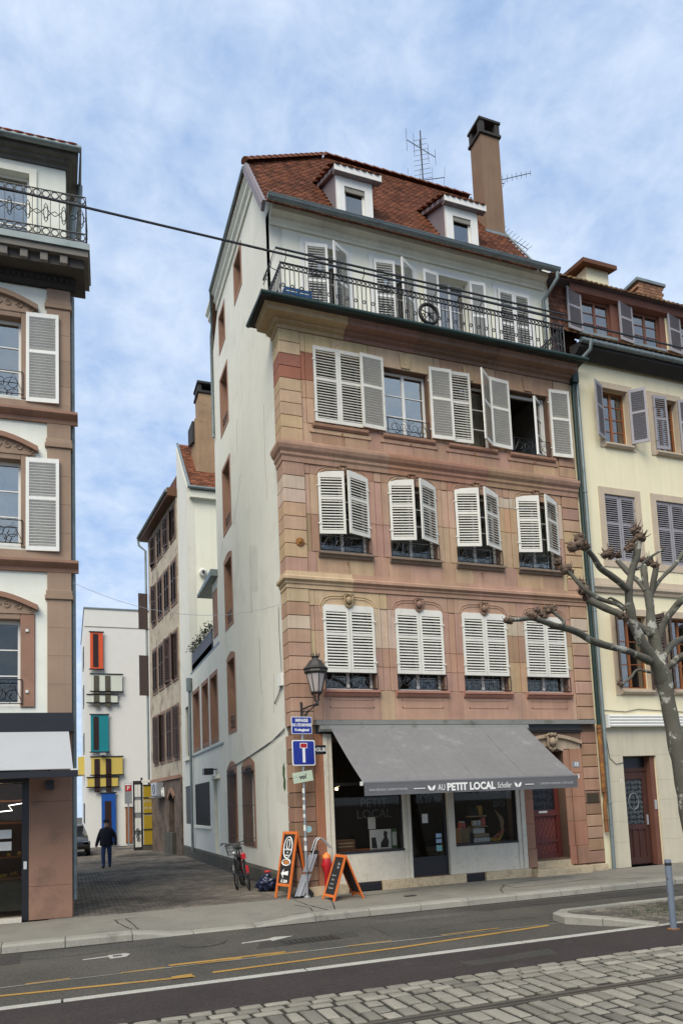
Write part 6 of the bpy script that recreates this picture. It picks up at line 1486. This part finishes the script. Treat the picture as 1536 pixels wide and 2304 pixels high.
for s_, hx, hy, hz in ((-1, -.345, -.055, .74), (1, .315, -.105, .78)):
    for f_ in range(4): k.tube([(hx+s_*(-.02+.013*f_), hy, hz-.02), (hx+s_*(-.02+.014*f_), hy-.03, hz-.07), (hx+s_*(-.015+.012*f_), hy-.02, hz-.105+.006*abs(f_-1.5))], .010, 5)
    k.tube([(hx-s_*.02, hy-.02, hz+.0), (hx-s_*.045, hy-.045, hz-.035)], .011, 5)
k.build('fingers', m['skin'], pe, M=PM)
# ---------------------------------------------------------------- street furniture
sp1 = thing('sign_post', (.27, -.24, 0), 'thin steel post with stickers carrying the traffic signs', 'post')
MB().tube([(.27, -.24, 0), (.29, -.24, 3.42)], .030, 10).build('pole', m['galv'], sp1, smooth=60); MB().lathe([(.07, 0), (.07, .02), (.04, .05), (.032, .05)], 12, (.27, -.24, 0)).build('collar', m['galv'], sp1)
for z, h in ((.95, .1), (1.15, .06), (1.35, .12), (1.62, .07), (1.78, .1), (1.98, .05), (2.12, .1)): MB().lathe([(.0315, z), (.0315, z+h)], 10, (.275, -.24, 0)).build('sticker', m['paper'], sp1)
MB().lathe([(.07, -.002), (.07, .002)], 12).build('sticker', mat('pale teal sticker', (.25, .42, .45), .5), sp1, M=Matrix.Translation((.35, -.245, 1.38))@Matrix.Rotation(R(90), 4, 'X'))
fsg = F(.295, -.28, 10)
def rrect(k, u, v, w_, h, r_, c0, c1):
    pts = []
    for (sx_, sy_, a0) in ((1, 1, 0), (-1, 1, 90), (-1, -1, 180), (1, -1, 270)):
        for i in range(5): a = R(a0+90*i/4); pts.append((u+sx_*(w_/2-r_)+r_*math.cos(a), v+sy_*(h/2-r_)+r_*math.sin(a)))
    return k.prism(pts, c0, c1)
ts = thing('dead_end_sign', (.295, -.28, 2.95), 'square blue dead end sign with white stem and red bar', 'traffic sign')
rrect(MB(fsg), 0, 2.95, .53, .53, .04, -.012, 0).build('plate', m['ink'], ts); rrect(MB(fsg), 0, 2.95, .485, .485, .03, 0, .003).build('blue_field', m['blue'], ts)
MB(fsg).box(-.03, .03, 2.75, 3.05, .003, .005).build('white_stem', m['ink'], ts); MB(fsg).box(-.085, .085, 3.045, 3.155, .003, .0055).build('bar_border', m['ink'], ts); MB(fsg).box(-.072, .072, 3.058, 3.142, .0055, .007).build('red_bar', m['red'], ts)
ns = thing('street_name_sign', (.27, -.28, 3.5), 'blue enamel street name plate with white lettering on post', 'street sign')
fns = F(.27, -.285, 6)
rrect(MB(fns), 0, 3.52, .46, .36, .02, -.01, 0).build('plate', m['ink'], ns); rrect(MB(fns), 0, 3.52, .435, .335, .015, 0, .003).build('blue_field', m['blue'], ns)
for s_, v, sz in (('IMPASSE', 3.62, .088), ("DE L'ÉCREVISSE", 3.525, .078), ('Krebsgässel', 3.425, .075)): text(s_, sz, fns, 0, v, .006, bold=.003, xs=.82 if 'É' in s_ else .9).build('lettering', m['ink'], ns)
vs_ = thing('paper_notice', (.27, -.28, 2.45), 'tilted pale green notice with handwritten word on the post', 'notice')
def tl(u, v, w): a = R(8); return fsg(u*math.cos(a)-v*math.sin(a)-.04, 2.455+u*math.sin(a)+v*math.cos(a), w)
MB(tl).box(-.23, .23, -.11, .11, -.004, .0).build('card', mat('pale green card', (.52, .60, .45), .7, var=.06), vs_); text('vol', .13, tl, -.01, .0, .003, shear=.2, bold=.004).build('lettering', m['chalk'], vs_); text('en cas de', .05, tl, -.15, .02, .003).build('lettering', m['awn_light'], vs_)
bp_ = thing('black_street_plate', (.72, -.03, 3.03), 'small black plate with white letters beside the dead end sign', 'plate')
fbp = F(0, -.055); MB(fbp).box(.50, .86, 2.93, 3.12, -.012, .0).build('plate', m['black'], bp_); text('OGLIE', .11, fbp, .70, 3.025, .003, bold=.003).build('lettering', m['ink'], bp_)
# wall lantern
ln = thing('wall_lantern', (.55, -.5, 4.1), 'old style street lantern on a scrolled bracket at the corner', 'street lamp')
LX, LY = .55, -.50
m['lamp_iron'] = mat('dark lamp metal', (.05, .047, .044), .5, var=.15, metal=.3)
MB().lathe([(.12, 4.16), (.135, 4.18), (.12, 4.20)], 8, (LX, LY, 0)).build('bottom_ring', m['lamp_iron'], ln)
k = MB(); k.lathe([(.11, 4.20), (.205, 4.56)], 8, (LX, LY, 0)); k.build('glass', m['lampglass'], ln)
k = MB()
for i in range(8):
    a = R(45*i); k.tube([(LX+.115*math.cos(a), LY+.115*math.sin(a), 4.19), (LX+.212*math.cos(a), LY+.212*math.sin(a), 4.57)], .010, 4)
k.build('glazing_bars', m['lamp_iron'], ln)
MB().lathe([(.22, 4.565), (.26, 4.60), (.25, 4.64), (.275, 4.67), (.21, 4.73), (.12, 4.85), (.07, 4.87), (.06, 4.90), (.085, 4.93), (.08, 4.94), (.001, 4.94)], 8, (LX, LY, 0)).build('roof', m['lamp_iron'], ln)
k = MB()
for i in range(8): a = R(45*i); k.tube([(LX+.08*math.cos(a), LY+.08*math.sin(a), 4.93), (LX+.095*math.cos(a), LY+.095*math.sin(a), 5.0)], [.016, .006], 4)
k.build('crown', m['lamp_iron'], ln)
k = MB()
for i in range(4): a = R(90*i+45); k.tube([(LX+.12*math.cos(a), LY+.12*math.sin(a), 4.17), (LX+.05*math.cos(a), LY+.05*math.sin(a), 4.10), (LX+.06*math.cos(a), LY+.06*math.sin(a), 4.03), (LX, LY, 3.97)], .012, 5)
k.lathe([(.02, 3.90), (.045, 3.94), (.02, 3.99)], 8, (LX, LY, 0)); k.build('cradle', m['iron'], ln, smooth=60)
k = MB(); k.box(.33, .37, -.06, -.035, 3.62, 4.04); k.tube([(.35, -.05, 3.88), (.45, -.28, 3.92), (LX, LY, 3.94)], .018, 6); k.tube([(.35, -.05, 3.64), (.38, -.16, 3.70), (.44, -.27, 3.82), (LX-.02, LY+.05, 3.92)], .014, 5)
for z, y in ((3.80, -.13), (3.85, -.24)): k.ring((.39+.1*(-y-.13), y, z), .045, .045, (.4, -.9, 0), (0, 0, 1), .010, 10, 4)
k.build('bracket', m['iron'], ln)
# chalkboards
def leaf(t, A, B, tops, nm, wd=.05):
    """board leaf: base points A,B and top points over them; returns frame function"""
    A, B, C, D = Vector(A), Vector(B), Vector(tops[0]), Vector(tops[1])
    P = lambda u, v: A.lerp(B, u).lerp(C.lerp(D, u), v)
    nrm = (B-A).cross(C-A).normalized()
    return P, nrm
def bar3(k, a, b, w_, n, th):
    a, b = Vector(a), Vector(b); d = (b-a).normalized(); s_ = d.cross(n).normalized()*w_/2; o = n*th/2
    k.add([a-s_-o, a+s_-o, a+s_+o, a-s_+o, b-s_-o, b+s_-o, b+s_+o, b-s_+o], [(0, 1, 2, 3), (4, 5, 6, 7), (0, 1, 5, 4), (1, 2, 6, 5), (2, 3, 7, 6), (3, 0, 4, 7)])
def aboard(nm, label, A, B, C, D, A2, B2, foot, fw_, flip):
    t = thing(nm, A, label, 'chalkboard')
    for q, (a, b) in enumerate(((A, B), (A2, B2))):
        P, n = leaf(t, a, b, (C, D), 'leaf')
        W_ = (Vector(b)-Vector(a)).length; Hh = (Vector(C)-Vector(a)).length; e = fw_/W_/2; f_ = fw_/Hh/2
        k = MB(); bar3(k, P(e, 0), P(e, 1), fw_, n, .03); bar3(k, P(1-e, 0), P(1-e, 1), fw_, n, .03); bar3(k, P(2*e, 1-f_), P(1-2*e, 1-f_), fw_, n, .028); bar3(k, P(2*e, foot), P(1-2*e, foot), fw_, n, .028)
        k.build('frame' if q == 0 else 'rear_frame', m['orange'], t)
        k = MB(); pts = [P(2*e, foot), P(1-2*e, foot), P(1-2*e, 1-2*f_), P(2*e, 1-2*f_)]; k.add([p-n*.005 for p in pts]+[p+n*.005 for p in pts], [(0, 1, 2, 3), (4, 5, 6, 7), (0, 1, 5, 4), (1, 2, 6, 5), (2, 3, 7, 6), (3, 0, 4, 7)])
        k.build('board' if q == 0 else 'rear_board', m['chalk'], t)
        if q == 0: face = (P, n, W_, Hh)
    P, n, W_, Hh = face; cdir = Vector((-4.27, -14.85, 1.9))-Vector(A)
    sgn = 1 if n.dot(cdir) > 0 else -1
    def T(u, v, w): return tuple(P((u/W_ if not flip else 1-u/W_), v/Hh)+n*sgn*(.007+w))
    return t, T, W_, Hh
t1, T1, w1, h1 = aboard('tall_chalkboard', 'tall narrow orange framed chalkboard with white arrow at the corner', (-.27, .26, 0), (-.11, -.24, 0), (-.03, .30, 1.34), (.13, -.20, 1.34), (.22, .42, 0), (.38, -.08, 0), .20, .055, False)
arrow = [(.12, .50), (.22, .60), (.20, .53), (.38, .56), (.38, .47), (.20, .48), (.22, .40)]
MB(T1).prism(arrow, .002, .004).build('arrow', m['ink'], t1); text('À 20M', .085, T1, w1/2, .345, .004, bold=.003).build('lettering', m['ink'], t1)
k = MB(); k.ring((0, 0, 0), 1, 1, (1, 0, 0), (0, 1, 0), .0, 4) if False else None
def loop(T, cu, cv, ru, rv, th, n=22): return MB().tube([T(cu+ru*math.cos(2*math.pi*i/n), cv+rv*math.sin(2*math.pi*i/n), .006) for i in range(n)], th, 4, close=True, raw=True)
loop(T1, w1/2, 1.03, .145, .22, .013).build('oval_logo', m['ink'], t1); loop(T1, w1/2, 1.10, .05, .10, .010).build('logo_drop', m['ink'], t1)
for v, s_, sz in ((.99, 'LA BRASSERIE', .042), (.93, 'DES', .035), (.87, 'HARAS', .045)): text(s_, sz, T1, w1/2, v, .004, bold=.002).build('lettering', m['ink'], t1)
m['amberp'] = mat('amber chalk', (.45, .17, .05), .8); loop(T1, w1/2, .73, .14, .065, .014).build('badge', m['ink'], t1); MB(T1).prism([(w1/2+.10*math.cos(2*math.pi*i/16), .73+.045*math.sin(2*math.pi*i/16)) for i in range(16)], .002, .004).build('badge_fill', m['amberp'], t1)
t2, T2, w2, h2 = aboard('low_chalkboard', 'low orange framed chalkboard standing open in front of shop', (.47, -.62, 0), (.53, -1.14, 0), (.79, -.60, .86), (.82, -1.12, .86), (1.14, -.56, 0), (1.17, -1.08, 0), .10, .05, False)
text('Pain\nBio', .075, T2, w2/2+.06, .70, .004, shear=.2).build('lettering', m['ink_soft'], t2)
for i, s_ in enumerate(('Epeautre', 'Seigle', 'Sarrasin', 'Sans gluten')): text(s_, .05, T2, w2/2-.03, .50-.085*i, .004, shear=.15).build('lettering', m['ink_soft'], t2)
# folding aluminium hand truck
tr = thing('folding_hand_truck', (.2, -.16, 0), 'folded aluminium hand truck chained to the post', 'hand truck')
for dy in (-.03, .12):
    MB().tube([(.10, -.20+dy, .04), (.46, -.18+dy, .95), (.53, -.17+dy, 1.13), (.60, -.17+dy, 1.19), (.68, -.17+dy, 1.16), (.80, -.17+dy, 1.03), (.86, -.17+dy, .96)], .014, 7).build('rail', m['alu'], tr, smooth=60)
for (a, b, w_) in ((.05, .47, .17), (.52, .86, .16)):
    k = MB(); P = lambda z, s_: Vector((.02+z*.40+s_, -.235, z)); k.add([P(a, -.03), P(a, w_), P(b, w_), P(b, -.03)]+[P(a, -.03)+Vector((0, .02, 0)), P(a, w_)+Vector((0, .02, 0)), P(b, w_)+Vector((0, .02, 0)), P(b, -.03)+Vector((0, .02, 0))], [(0, 1, 2, 3), (4, 5, 6, 7), (0, 1, 5, 4), (1, 2, 6, 5), (2, 3, 7, 6), (3, 0, 4, 7)]); k.build('plate', m['alu'], tr)
    MB().tube([P(a, w_/2)-Vector((0, .012, 0)), P(b, w_/2)-Vector((0, .012, 0))], .012, 5).build('rib', m['galv'], tr)
MB().prism([(-.02, .02), (.36, .02), (.40, .12), (.28, .22), (.10, .20)], .10, .18).build('base', m['rubber'], tr, M=Matrix(((1, 0, 0, 0), (0, 0, -1, 0), (0, 1, 0, 0), (0, 0, 0, 1))))
for y in (-.22, .0): MB().lathe([(.05, -.02), (.06, 0), (.05, .02)], 14).build('wheel', m['rubber'], tr, M=Matrix.Translation((.36, y, .06))@Matrix.Rotation(R(90), 4, 'X'))
MB().ring((.28, -.24, .52), .055, .055, (1, 0, 0), (0, 1, .3), .008, 12, 4).build('chain', m['black'], tr); MB().box(.43, .56, -.22, -.02, .88, .93).build('clamp', m['rubber'], tr)
hy = thing('fire_hydrant', (.74, -.16, 0), 'small red hydrant with orange cap behind the low chalkboard', 'hydrant')
MB().lathe([(.09, 0), (.09, .06), (.06, .08), (.06, .46), (.09, .52), (.095, .72), (.08, .76)], 14, (.74, -.17, 0)).build('body', m['red'], hy, smooth=50); MB().lathe([(.09, .762), (.085, .82), (.05, .85), (.02, .88), (.001, .88)], 14, (.74, -.17, 0)).build('cap', mat('orange reflective', (.75, .22, .05), .4), hy, smooth=50)
for s_ in (-1, 1): MB().lathe([(.035, 0), (.035, .08), (.045, .08), (.045, .11), (.001, .11)], 10).build('outlet', m['red'], hy, M=Matrix.Translation((.74, -.17, .62))@Matrix.Rotation(R(90*s_), 4, 'Y'))
# bicycles
def bike(label, M_, basket, red):
    t = thing('bicycle', M_.translation, label, 'bicycle', 'bicycles parked against the alley wall')
    def wheel(x):
        k = MB(); k.ring((x, 0, .34), .325, .325, (1, 0, 0), (0, 0, 1), .018, 28, 6); w_ = k.build('wheel', m['rubber'], t, smooth=60, M=M_)
        k = MB(); k.ring((x, 0, .34), .30, .30, (1, 0, 0), (0, 0, 1), .010, 28, 4); k  .build('rim', m['iron'], w_, M=M_)
        k = MB()
        for i in range(14): a = R(360*i/14); k.tube([(x, .02 if i % 2 else -.02, .34), (x+.3*math.cos(a), 0, .34+.3*math.sin(a))], .0025, 3)
        k.tube([(x, -.05, .34), (x, .05, .34)], .02, 6); k.build('spokes', m['iron'], w_, M=M_)
        k = MB(); k.ring((x, 0, .34), .36, .36, (1, 0, 0), (0, 0, 1), .016, 16, 4, 10, 170); k.build('mudguard', m['black'], t, M=M_)
    wheel(0); wheel(1.05)
    k = MB(); k.tube([(0, 0, .34), (.42, 0, .30)], .014, 6); k.tube([(.42, 0, .30), (.30, 0, .86)], .017, 6); k.tube([(.42, 0, .30), (.88, 0, .72)], .018, 6); k.tube([(.34, 0, .66), (.86, 0, .82)], .016, 6); k.tube([(0, 0, .34), (.34, 0, .68)], .012, 6)
    k.build('frame', m['redf'] if red else m['black'], t, smooth=60, M=M_)
    k = MB(); k.tube([(1.05, -.05, .34), (1.0, -.05, .56), (.93, 0, .66), (.86, 0, 1.0)], .013, 6); k.tube([(1.05, .05, .34), (1.0, .05, .56), (.93, 0, .66)], .013, 6); k.build('fork', m['black'], t, smooth=60, M=M_)
    k = MB(); k.tube([(.72, -.30, 1.06), (.80, -.26, 1.08), (.86, -.08, 1.04), (.86, .08, 1.04), (.80, .26, 1.08), (.72, .30, 1.06)], .012, 6); k  .build('handlebar', m['iron'], t, smooth=60, M=M_)
    for s_ in (-1, 1): MB().tube([(.62, s_*.31, 1.05), (.73, s_*.30, 1.06)], .017, 6).build('grip', m['rubber'], t, M=M_); MB().tube([(.80, s_*.24, 1.06), (.86, s_*.31, 1.02)], .008, 4).build('brake_lever', m['black'], t, M=M_)
    k = MB(); k.prism([(.14, 0), (.20, .075), (.32, .06), (.44, .02), (.44, -.02), (.32, -.06), (.20, -.075)], .90, .95); k.build('saddle', m['rubber'], t, M=M_)
    MB().tube([(.30, 0, .84), (.29, 0, .91)], .013, 6).build('seat_post', m['alu'], t, M=M_)
    k = MB(); k.tube([(.42, -.10, .30), (.42, .10, .30)], .018, 6); k.tube([(.42, .09, .30), (.46, .09, .16)], .010, 4); k.tube([(.42, -.09, .30), (.38, -.09, .44)], .010, 4); k.ring((.42, .06, .30), .09, .09, (1, 0, 0), (0, 0, 1), .006, 16, 4); k.build('crank', m['iron'], t, M=M_)
    for z, s_, y in ((.16, .46, .14), (.44, .38, -.14)): MB().box(s_-.04, s_+.04, y-.04, y+.04, z-.012, z+.012).build('pedal', m['rubber'], t, M=M_)
    MB().cbox(-.02, .34, -.07, .07, .715, .73, .004).build('carrier', m['black'], t, M=M_)
    MB().lathe([(.04, 0), (.045, .03), (.001, .05)], 10).build('lamp', m['red'] if red else m['alu'], t, M=M_@Matrix.Translation((.96, 0, .82))@Matrix.Rotation(R(90), 4, 'Y'))
    if red: MB().box(1.0, 1.08, -.05, .05, .72, .82).build('red_panel', m['red'], t, M=M_); MB().box(1.36, 1.40, -.03, .03, .42, .60).build('mud_flap', m['red'], t, M=M_)
    if basket:
        k = MB()
        for z in (.80, .88, .96, 1.04):
            s_ = .12+.05*(z-.8)/.24; k.tube([(1.02-s_*.8, -s_, z), (1.02+s_*.8, -s_, z), (1.02+s_*.8, s_, z), (1.02-s_*.8, s_, z)], .005, 4, close=True)
        for i in range(20):
            a = 2*math.pi*i/20; cx_, cy_ = max(-1, min(1, 1.35*math.cos(a))), max(-1, min(1, 1.35*math.sin(a))); k.tube([(1.02+.096*cx_, .12*cy_, .79), (1.02+.136*cx_, .17*cy_, 1.05)], .003, 3)
        k.build('basket', m['iron'], t, M=M_)
    return t
m['redf'] = mat('dark red frame', (.10, .012, .012), .4)
bike('bicycle with wire basket leaning by the barred windows', Matrix.Translation((-.30, 3.25, 0))@Matrix.Rotation(R(-108), 4, 'Z')@Matrix.Rotation(R(5), 4, 'X'), True, False)
bike('bicycle with red front panel parked nearest the street', Matrix.Translation((-.32, 2.95, 0))@Matrix.Rotation(R(-96), 4, 'Z')@Matrix.Rotation(R(8), 4, 'X'), False, True)
bg_ = thing('rubbish_bag', (-.13, 1.55, 0), 'full dark blue rubbish bag with red tie against the wall', 'rubbish bag')
m['bag'] = mat('dark blue plastic', (.012, .018, .05), .25, var=.5, scale=9, spec=.6)
MB().blob((-.11, 1.52, .15), .20, 4, .30, 3.4, (1, 1.05, .85)).build('bag', m['bag'], bg_, smooth=180); MB().blob((-.10, 1.5, .33), .09, 2, .4, 3, (1, 1, 1.0)).build('neck', m['bag'], bg_, smooth=180)
k = MB()
for i in range(6): a = R(60*i); k.tube([(-.10, 1.5, .38), (-.10+.07*math.cos(a), 1.5+.07*math.sin(a), .44)], [.012, .02], 5)
k.build('tie', m['red'], bg_)
bl = thing('bollard', (3.84, -6.33, -.1), 'slim grey blue steel bollard at the edge of the island', 'bollard')
m['boll'] = mat('grey blue paint', (.13, .155, .19), .5, var=.2, stain=(.06, .05, .045), sscale=12, slo=.6, shi=.68)
MB().lathe([(.046, -.11), (.046, .86), (.040, .885), (.001, .89)], 14, (3.84, -6.33, 0)).build('post', m['boll'], bl, smooth=50); MB().lathe([(.0475, .80), (.050, .82), (.0475, .84)], 14, (3.84, -6.33, 0)).build('ring', m['rubber'], bl); MB().lathe([(.085, -.104), (.085, -.092), (.04, -.09)], 14, (3.84, -6.33, 0)).build('base_plate', m['rust'], bl)
# ---------------------------------------------------------------- plane tree
tree = thing('plane_tree', (5.5, -5.2, 0), 'pollarded plane tree with bare knobbly branches and mottled bark', 'tree')
def smooth_path(pts, n=4):
    out_ = []
    for i in range(len(pts)-1):
        p0, p1, p2, p3 = (Vector(pts[max(i-1, 0)]), Vector(pts[i]), Vector(pts[i+1]), Vector(pts[min(i+2, len(pts)-1)]))
        for j in range(n):
            t = j/n; out_.append(.5*((2*p1)+(p2-p0)*t+(2*p0-5*p1+4*p2-p3)*t*t+(3*p1-p0-3*p2+p3)*t**3))
    out_.append(Vector(pts[-1])); return out_
BR = {
 'trunk': [(5.75, -5.2, -0.23, 0.178), (5.48, -5.2, 1.26, 0.155), (5.36, -5.2, 2.39, 0.141), (5.24, -5.2, 3.13, 0.132), (5.18, -5.2, 3.63, 0.132), (5.16, -5.2, 3.82, 0.128)],
 'A': [(5.17, -5.2, 3.66, 0.114), (5.01, -5.25, 3.94, 0.104), (4.69, -5.3, 4.32, 0.09), (4.48, -5.35, 4.64, 0.081), (4.38, -5.4, 4.99, 0.071), (4.35, -5.45, 5.2, 0.067)],
 'A1': [(4.34, -5.45, 5.17, 0.062), (4.43, -5.48, 5.51, 0.06), (4.5, -5.52, 5.74, 0.06), (4.53, -5.55, 5.96, 0.062)],
 'A2': [(4.33, -5.45, 5.17, 0.053), (4.02, -5.54, 5.31, 0.053), (3.67, -5.62, 5.43, 0.048), (3.45, -5.71, 5.59, 0.043), (3.24, -5.8, 5.67, 0.043)],
 'B': [(4.8, -5.3, 4.02, 0.068), (4.31, -5.39, 4.15, 0.056), (3.86, -5.48, 4.2, 0.053), (3.44, -5.57, 4.26, 0.057), (3.17, -5.66, 4.33, 0.056), (2.88, -5.75, 4.38, 0.047), (2.57, -5.84, 4.39, 0.047), (2.31, -5.93, 4.42, 0.042), (2.0, -6.02, 4.44, 0.038), (1.7, -6.11, 4.38, 0.031), (1.48, -6.2, 4.34, 0.031)],
 'B2': [(2.56, -5.95, 4.37, 0.027), (2.67, -5.9, 4.44, 0.027), (2.6, -5.85, 4.55, 0.026), (2.52, -5.8, 4.65, 0.03)],
 'C': [(5.02, -5.15, 4.52, 0.055), (4.72, -5.03, 4.8, 0.056), (4.62, -4.9, 4.92, 0.056), (4.39, -4.78, 5.06, 0.062), (4.16, -4.65, 5.22, 0.058)],
 'C2': [(4.33, -5.35, 4.86, 0.034), (4.21, -5.28, 4.98, 0.038), (3.94, -5.22, 5.06, 0.036), (3.76, -5.15, 5.2, 0.037), (3.66, -5.08, 5.35, 0.037), (3.57, -5.02, 5.5, 0.033), (3.47, -4.95, 5.66, 0.033)],
 'C3': [(4.36, -5.35, 4.88, 0.02), (4.25, -5.3, 5.0, 0.02), (4.13, -5.25, 5.08, 0.02), (4.09, -5.2, 5.02, 0.018)],
 'D': [(5.17, -5.2, 3.77, 0.114), (5.14, -5.14, 4.25, 0.101), (5.12, -5.08, 4.62, 0.088), (5.18, -5.02, 4.94, 0.079), (5.23, -4.96, 5.15, 0.07), (5.25, -4.9, 5.34, 0.066)],
 'D1': [(5.25, -4.9, 5.33, 0.056), (5.27, -4.85, 5.62, 0.057), (5.32, -4.8, 5.87, 0.057)],
 'D2': [(5.22, -4.9, 5.36, 0.042), (5.22, -4.73, 5.61, 0.043), (5.17, -4.57, 5.8, 0.044), (5.1, -4.4, 6.08, 0.042)],
 'D3': [(5.32, -4.9, 5.27, 0.047), (5.37, -4.95, 5.53, 0.051), (5.4, -5.0, 5.76, 0.047)],
 'D4': [(5.35, -4.9, 5.32, 0.038), (5.63, -4.85, 5.62, 0.038), (5.99, -4.8, 5.89, 0.038), (6.32, -4.75, 6.19, 0.043), (6.81, -4.7, 6.56, 0.043)],
 'E': [(5.2, -5.1, 4.42, 0.06), (5.27, -5.23, 4.75, 0.059), (5.4, -5.35, 4.96, 0.063), (5.47, -5.48, 5.1, 0.062), (5.81, -5.6, 5.51, 0.052)],
 'Fb': [(5.2, -5.15, 4.06, 0.05), (5.63, -4.97, 4.4, 0.056), (6.11, -4.78, 4.58, 0.057), (6.84, -4.6, 4.8, 0.053)],
 'G': [(5.26, -5.2, 3.94, 0.055), (5.35, -5.37, 4.07, 0.058), (5.42, -5.53, 4.13, 0.062), (5.8, -5.7, 4.32, 0.052)],
 'H': [(4.85, -5.25, 3.85, 0.025), (4.5, -5.33, 3.87, 0.022), (4.27, -5.42, 3.72, 0.022), (4.02, -5.5, 3.59, 0.024)],
 'I': [(4.49, -5.5, 5.51, 0.022), (4.84, -5.45, 5.76, 0.022), (5.2, -5.4, 5.95, 0.018)],
}
KN = [(4.51, -5.55, 6.18, 0.099), (4.57, -5.55, 6.03, 0.127), (4.34, -5.55, 5.85, 0.099), (4.51, -5.5, 5.97, 0.088), (3.15, -5.8, 5.81, 0.107), (3.01, -5.8, 5.67, 0.096), (3.24, -5.8, 5.69, 0.096), (3.09, -5.82, 5.69, 0.107), (4.96, -4.4, 6.19, 0.119), (4.84, -4.4, 6.16, 0.089), (5.14, -4.4, 6.18, 0.074), (3.52, -4.95, 5.61, 0.117), (3.36, -4.95, 5.72, 0.084), (3.6, -4.95, 5.57, 0.084), (4.06, -4.7, 5.37, 0.12), (4.03, -4.7, 5.49, 0.077), (4.14, -4.65, 5.27, 0.096), (4.29, -5.35, 4.74, 0.081), (5.44, -4.8, 5.95, 0.107), (5.38, -5.0, 5.81, 0.088), (5.31, -4.8, 5.96, 0.085), (3.98, -5.5, 3.6, 0.066), (2.47, -5.8, 4.64, 0.086), (2.3, -5.9, 4.53, 0.076), (2.57, -5.8, 4.67, 0.068), (2.02, -6.05, 4.46, 0.071), (2.14, -6.0, 4.57, 0.071), (1.93, -6.05, 4.47, 0.054), (1.47, -6.2, 4.34, 0.061), (1.53, -6.2, 4.32, 0.049), (4.34, -5.35, 4.9, 0.049), (5.2, -5.4, 5.95, 0.027)]
for nm, pts in BR.items():
    P4 = smooth_path([Vector(p) for p in pts], 5)
    k = MB(); path_ = []; rad = []
    for i, q in enumerate(P4):
        path_.append((q[0]+.012*noise.noise((q[0]*5, q[2]*5, 1)), q[1], q[2]+.012*noise.noise((q[0]*5, q[2]*5, 7))))
        rad.append(max(.008, q[3]*(1+.22*noise.noise((q[0]*4, q[1]*4, q[2]*4)))))
    k.tube(path_, rad, 10 if rad[0] > .06 else 7); k.build('trunk' if nm == 'trunk' else 'branch', m['bark'], tree, smooth=70)
for i, (x, y, z, r_) in enumerate(KN):
    r_ *= .86
    k = MB()
    for j in range(16):
        a = Vector((random.gauss(0, 1), random.gauss(0, 1), random.gauss(0, 1))).normalized()*r_*.62
        k.blob((x+a.x, y+a.y, z+a.z), r_*random.uniform(.26, .50), 2, .22, 2.6)
    k.blob((x, y, z), r_*.7, 2, .25, 2)
    for j in range(9):
        a = Vector((random.gauss(0, 1), random.gauss(0, 1), random.gauss(.4, 1))).normalized(); k.tube([Vector((x, y, z))+a*r_*.7, Vector((x, y, z))+a*r_*1.2, Vector((x, y, z+.03))+a*r_*random.uniform(1.3, 1.8)], [r_*.12, r_*.08, r_*.04], 5)
    k.build('pollard_knob', m['knob'], tree, smooth=180)
# ---------------------------------------------------------------- wires and aerials
ca = MB().tube([(-60, -9.6, 6.30), (-4.5, -9.6, 6.30), (1.5, -9.6, 6.27), (60, -9.6, 6.25)], .0095, 6).build('overhead_wire', m['iron']); tag(ca, 'thick black overhead tram wire crossing the picture', 'wire')
tc_ = MB().tube([(XS-.01+(-4.14-XS)*i/16, .06+.02*i/16, 6.22+.15*i/16-.50*4*(i/16)*(1-i/16)*.9) for i in range(17)], .005, 4).build('alley_cable', m['galv']); tag(tc_, 'thin grey cable sagging across the alley mouth', 'cable')
def aerial(nm, label, base, h, arms):
    t = thing(nm, base, label, 'antenna'); b = Vector(base)
    MB().tube([b, b+Vector((0, 0, h))], .020, 6).build('mast', m['iron'], t)
    for (z, d, L_, off, els, el, horiz) in arms:
        d = Vector((*d, 0)).normalized() if len(d) == 2 else Vector(d).normalized(); c = b+Vector((0, 0, z))+d*off
        k = MB(); k.tube([c-d*L_/2, c+d*L_/2], .011, 5); s_ = Vector((0, 0, 1)) if not horiz else d.cross(Vector((0, 0, 1))).normalized()
        for i in range(els):
            p = c-d*L_/2+d*(L_*i/(els-1)); e = el*(1-.35*i/els); k.tube([p-s_*e/2, p+s_*e/2], .006, 4)
        k.build('yagi', m['galv'] if L_ > 1.2 and z < .6 else m['iron'], t)
aerial('roof_aerial', 'tall television aerial with several arms on the main ridge', (5.9, 3.4, 20.0), 2.25, [(1.65, (1, .25), 1.15, 0, 5, .75, False), (1.0, (-.6, -1), 1.4, .3, 9, .55, True), (.6, (1, -.5), 1.1, .1, 4, 1.0, True), (.25, (1, .8, .12), 1.9, 1.2, 11, .22, False)])
aerial('chimney_aerial', 'pale television aerials sticking out behind the brown chimney', (7.75, 2.6, 17.4), 3.4, [(2.95, (1, -.2, .35), 1.3, .75, 9, .28, False), (1.5, (1, .2, -.12), 1.3, .8, 10, .5, True), (2.9, (-1, .2, -.15), .9, -.0, 7, .3, True), (.6, (1, .3), .6, .3, 4, .5, False)])
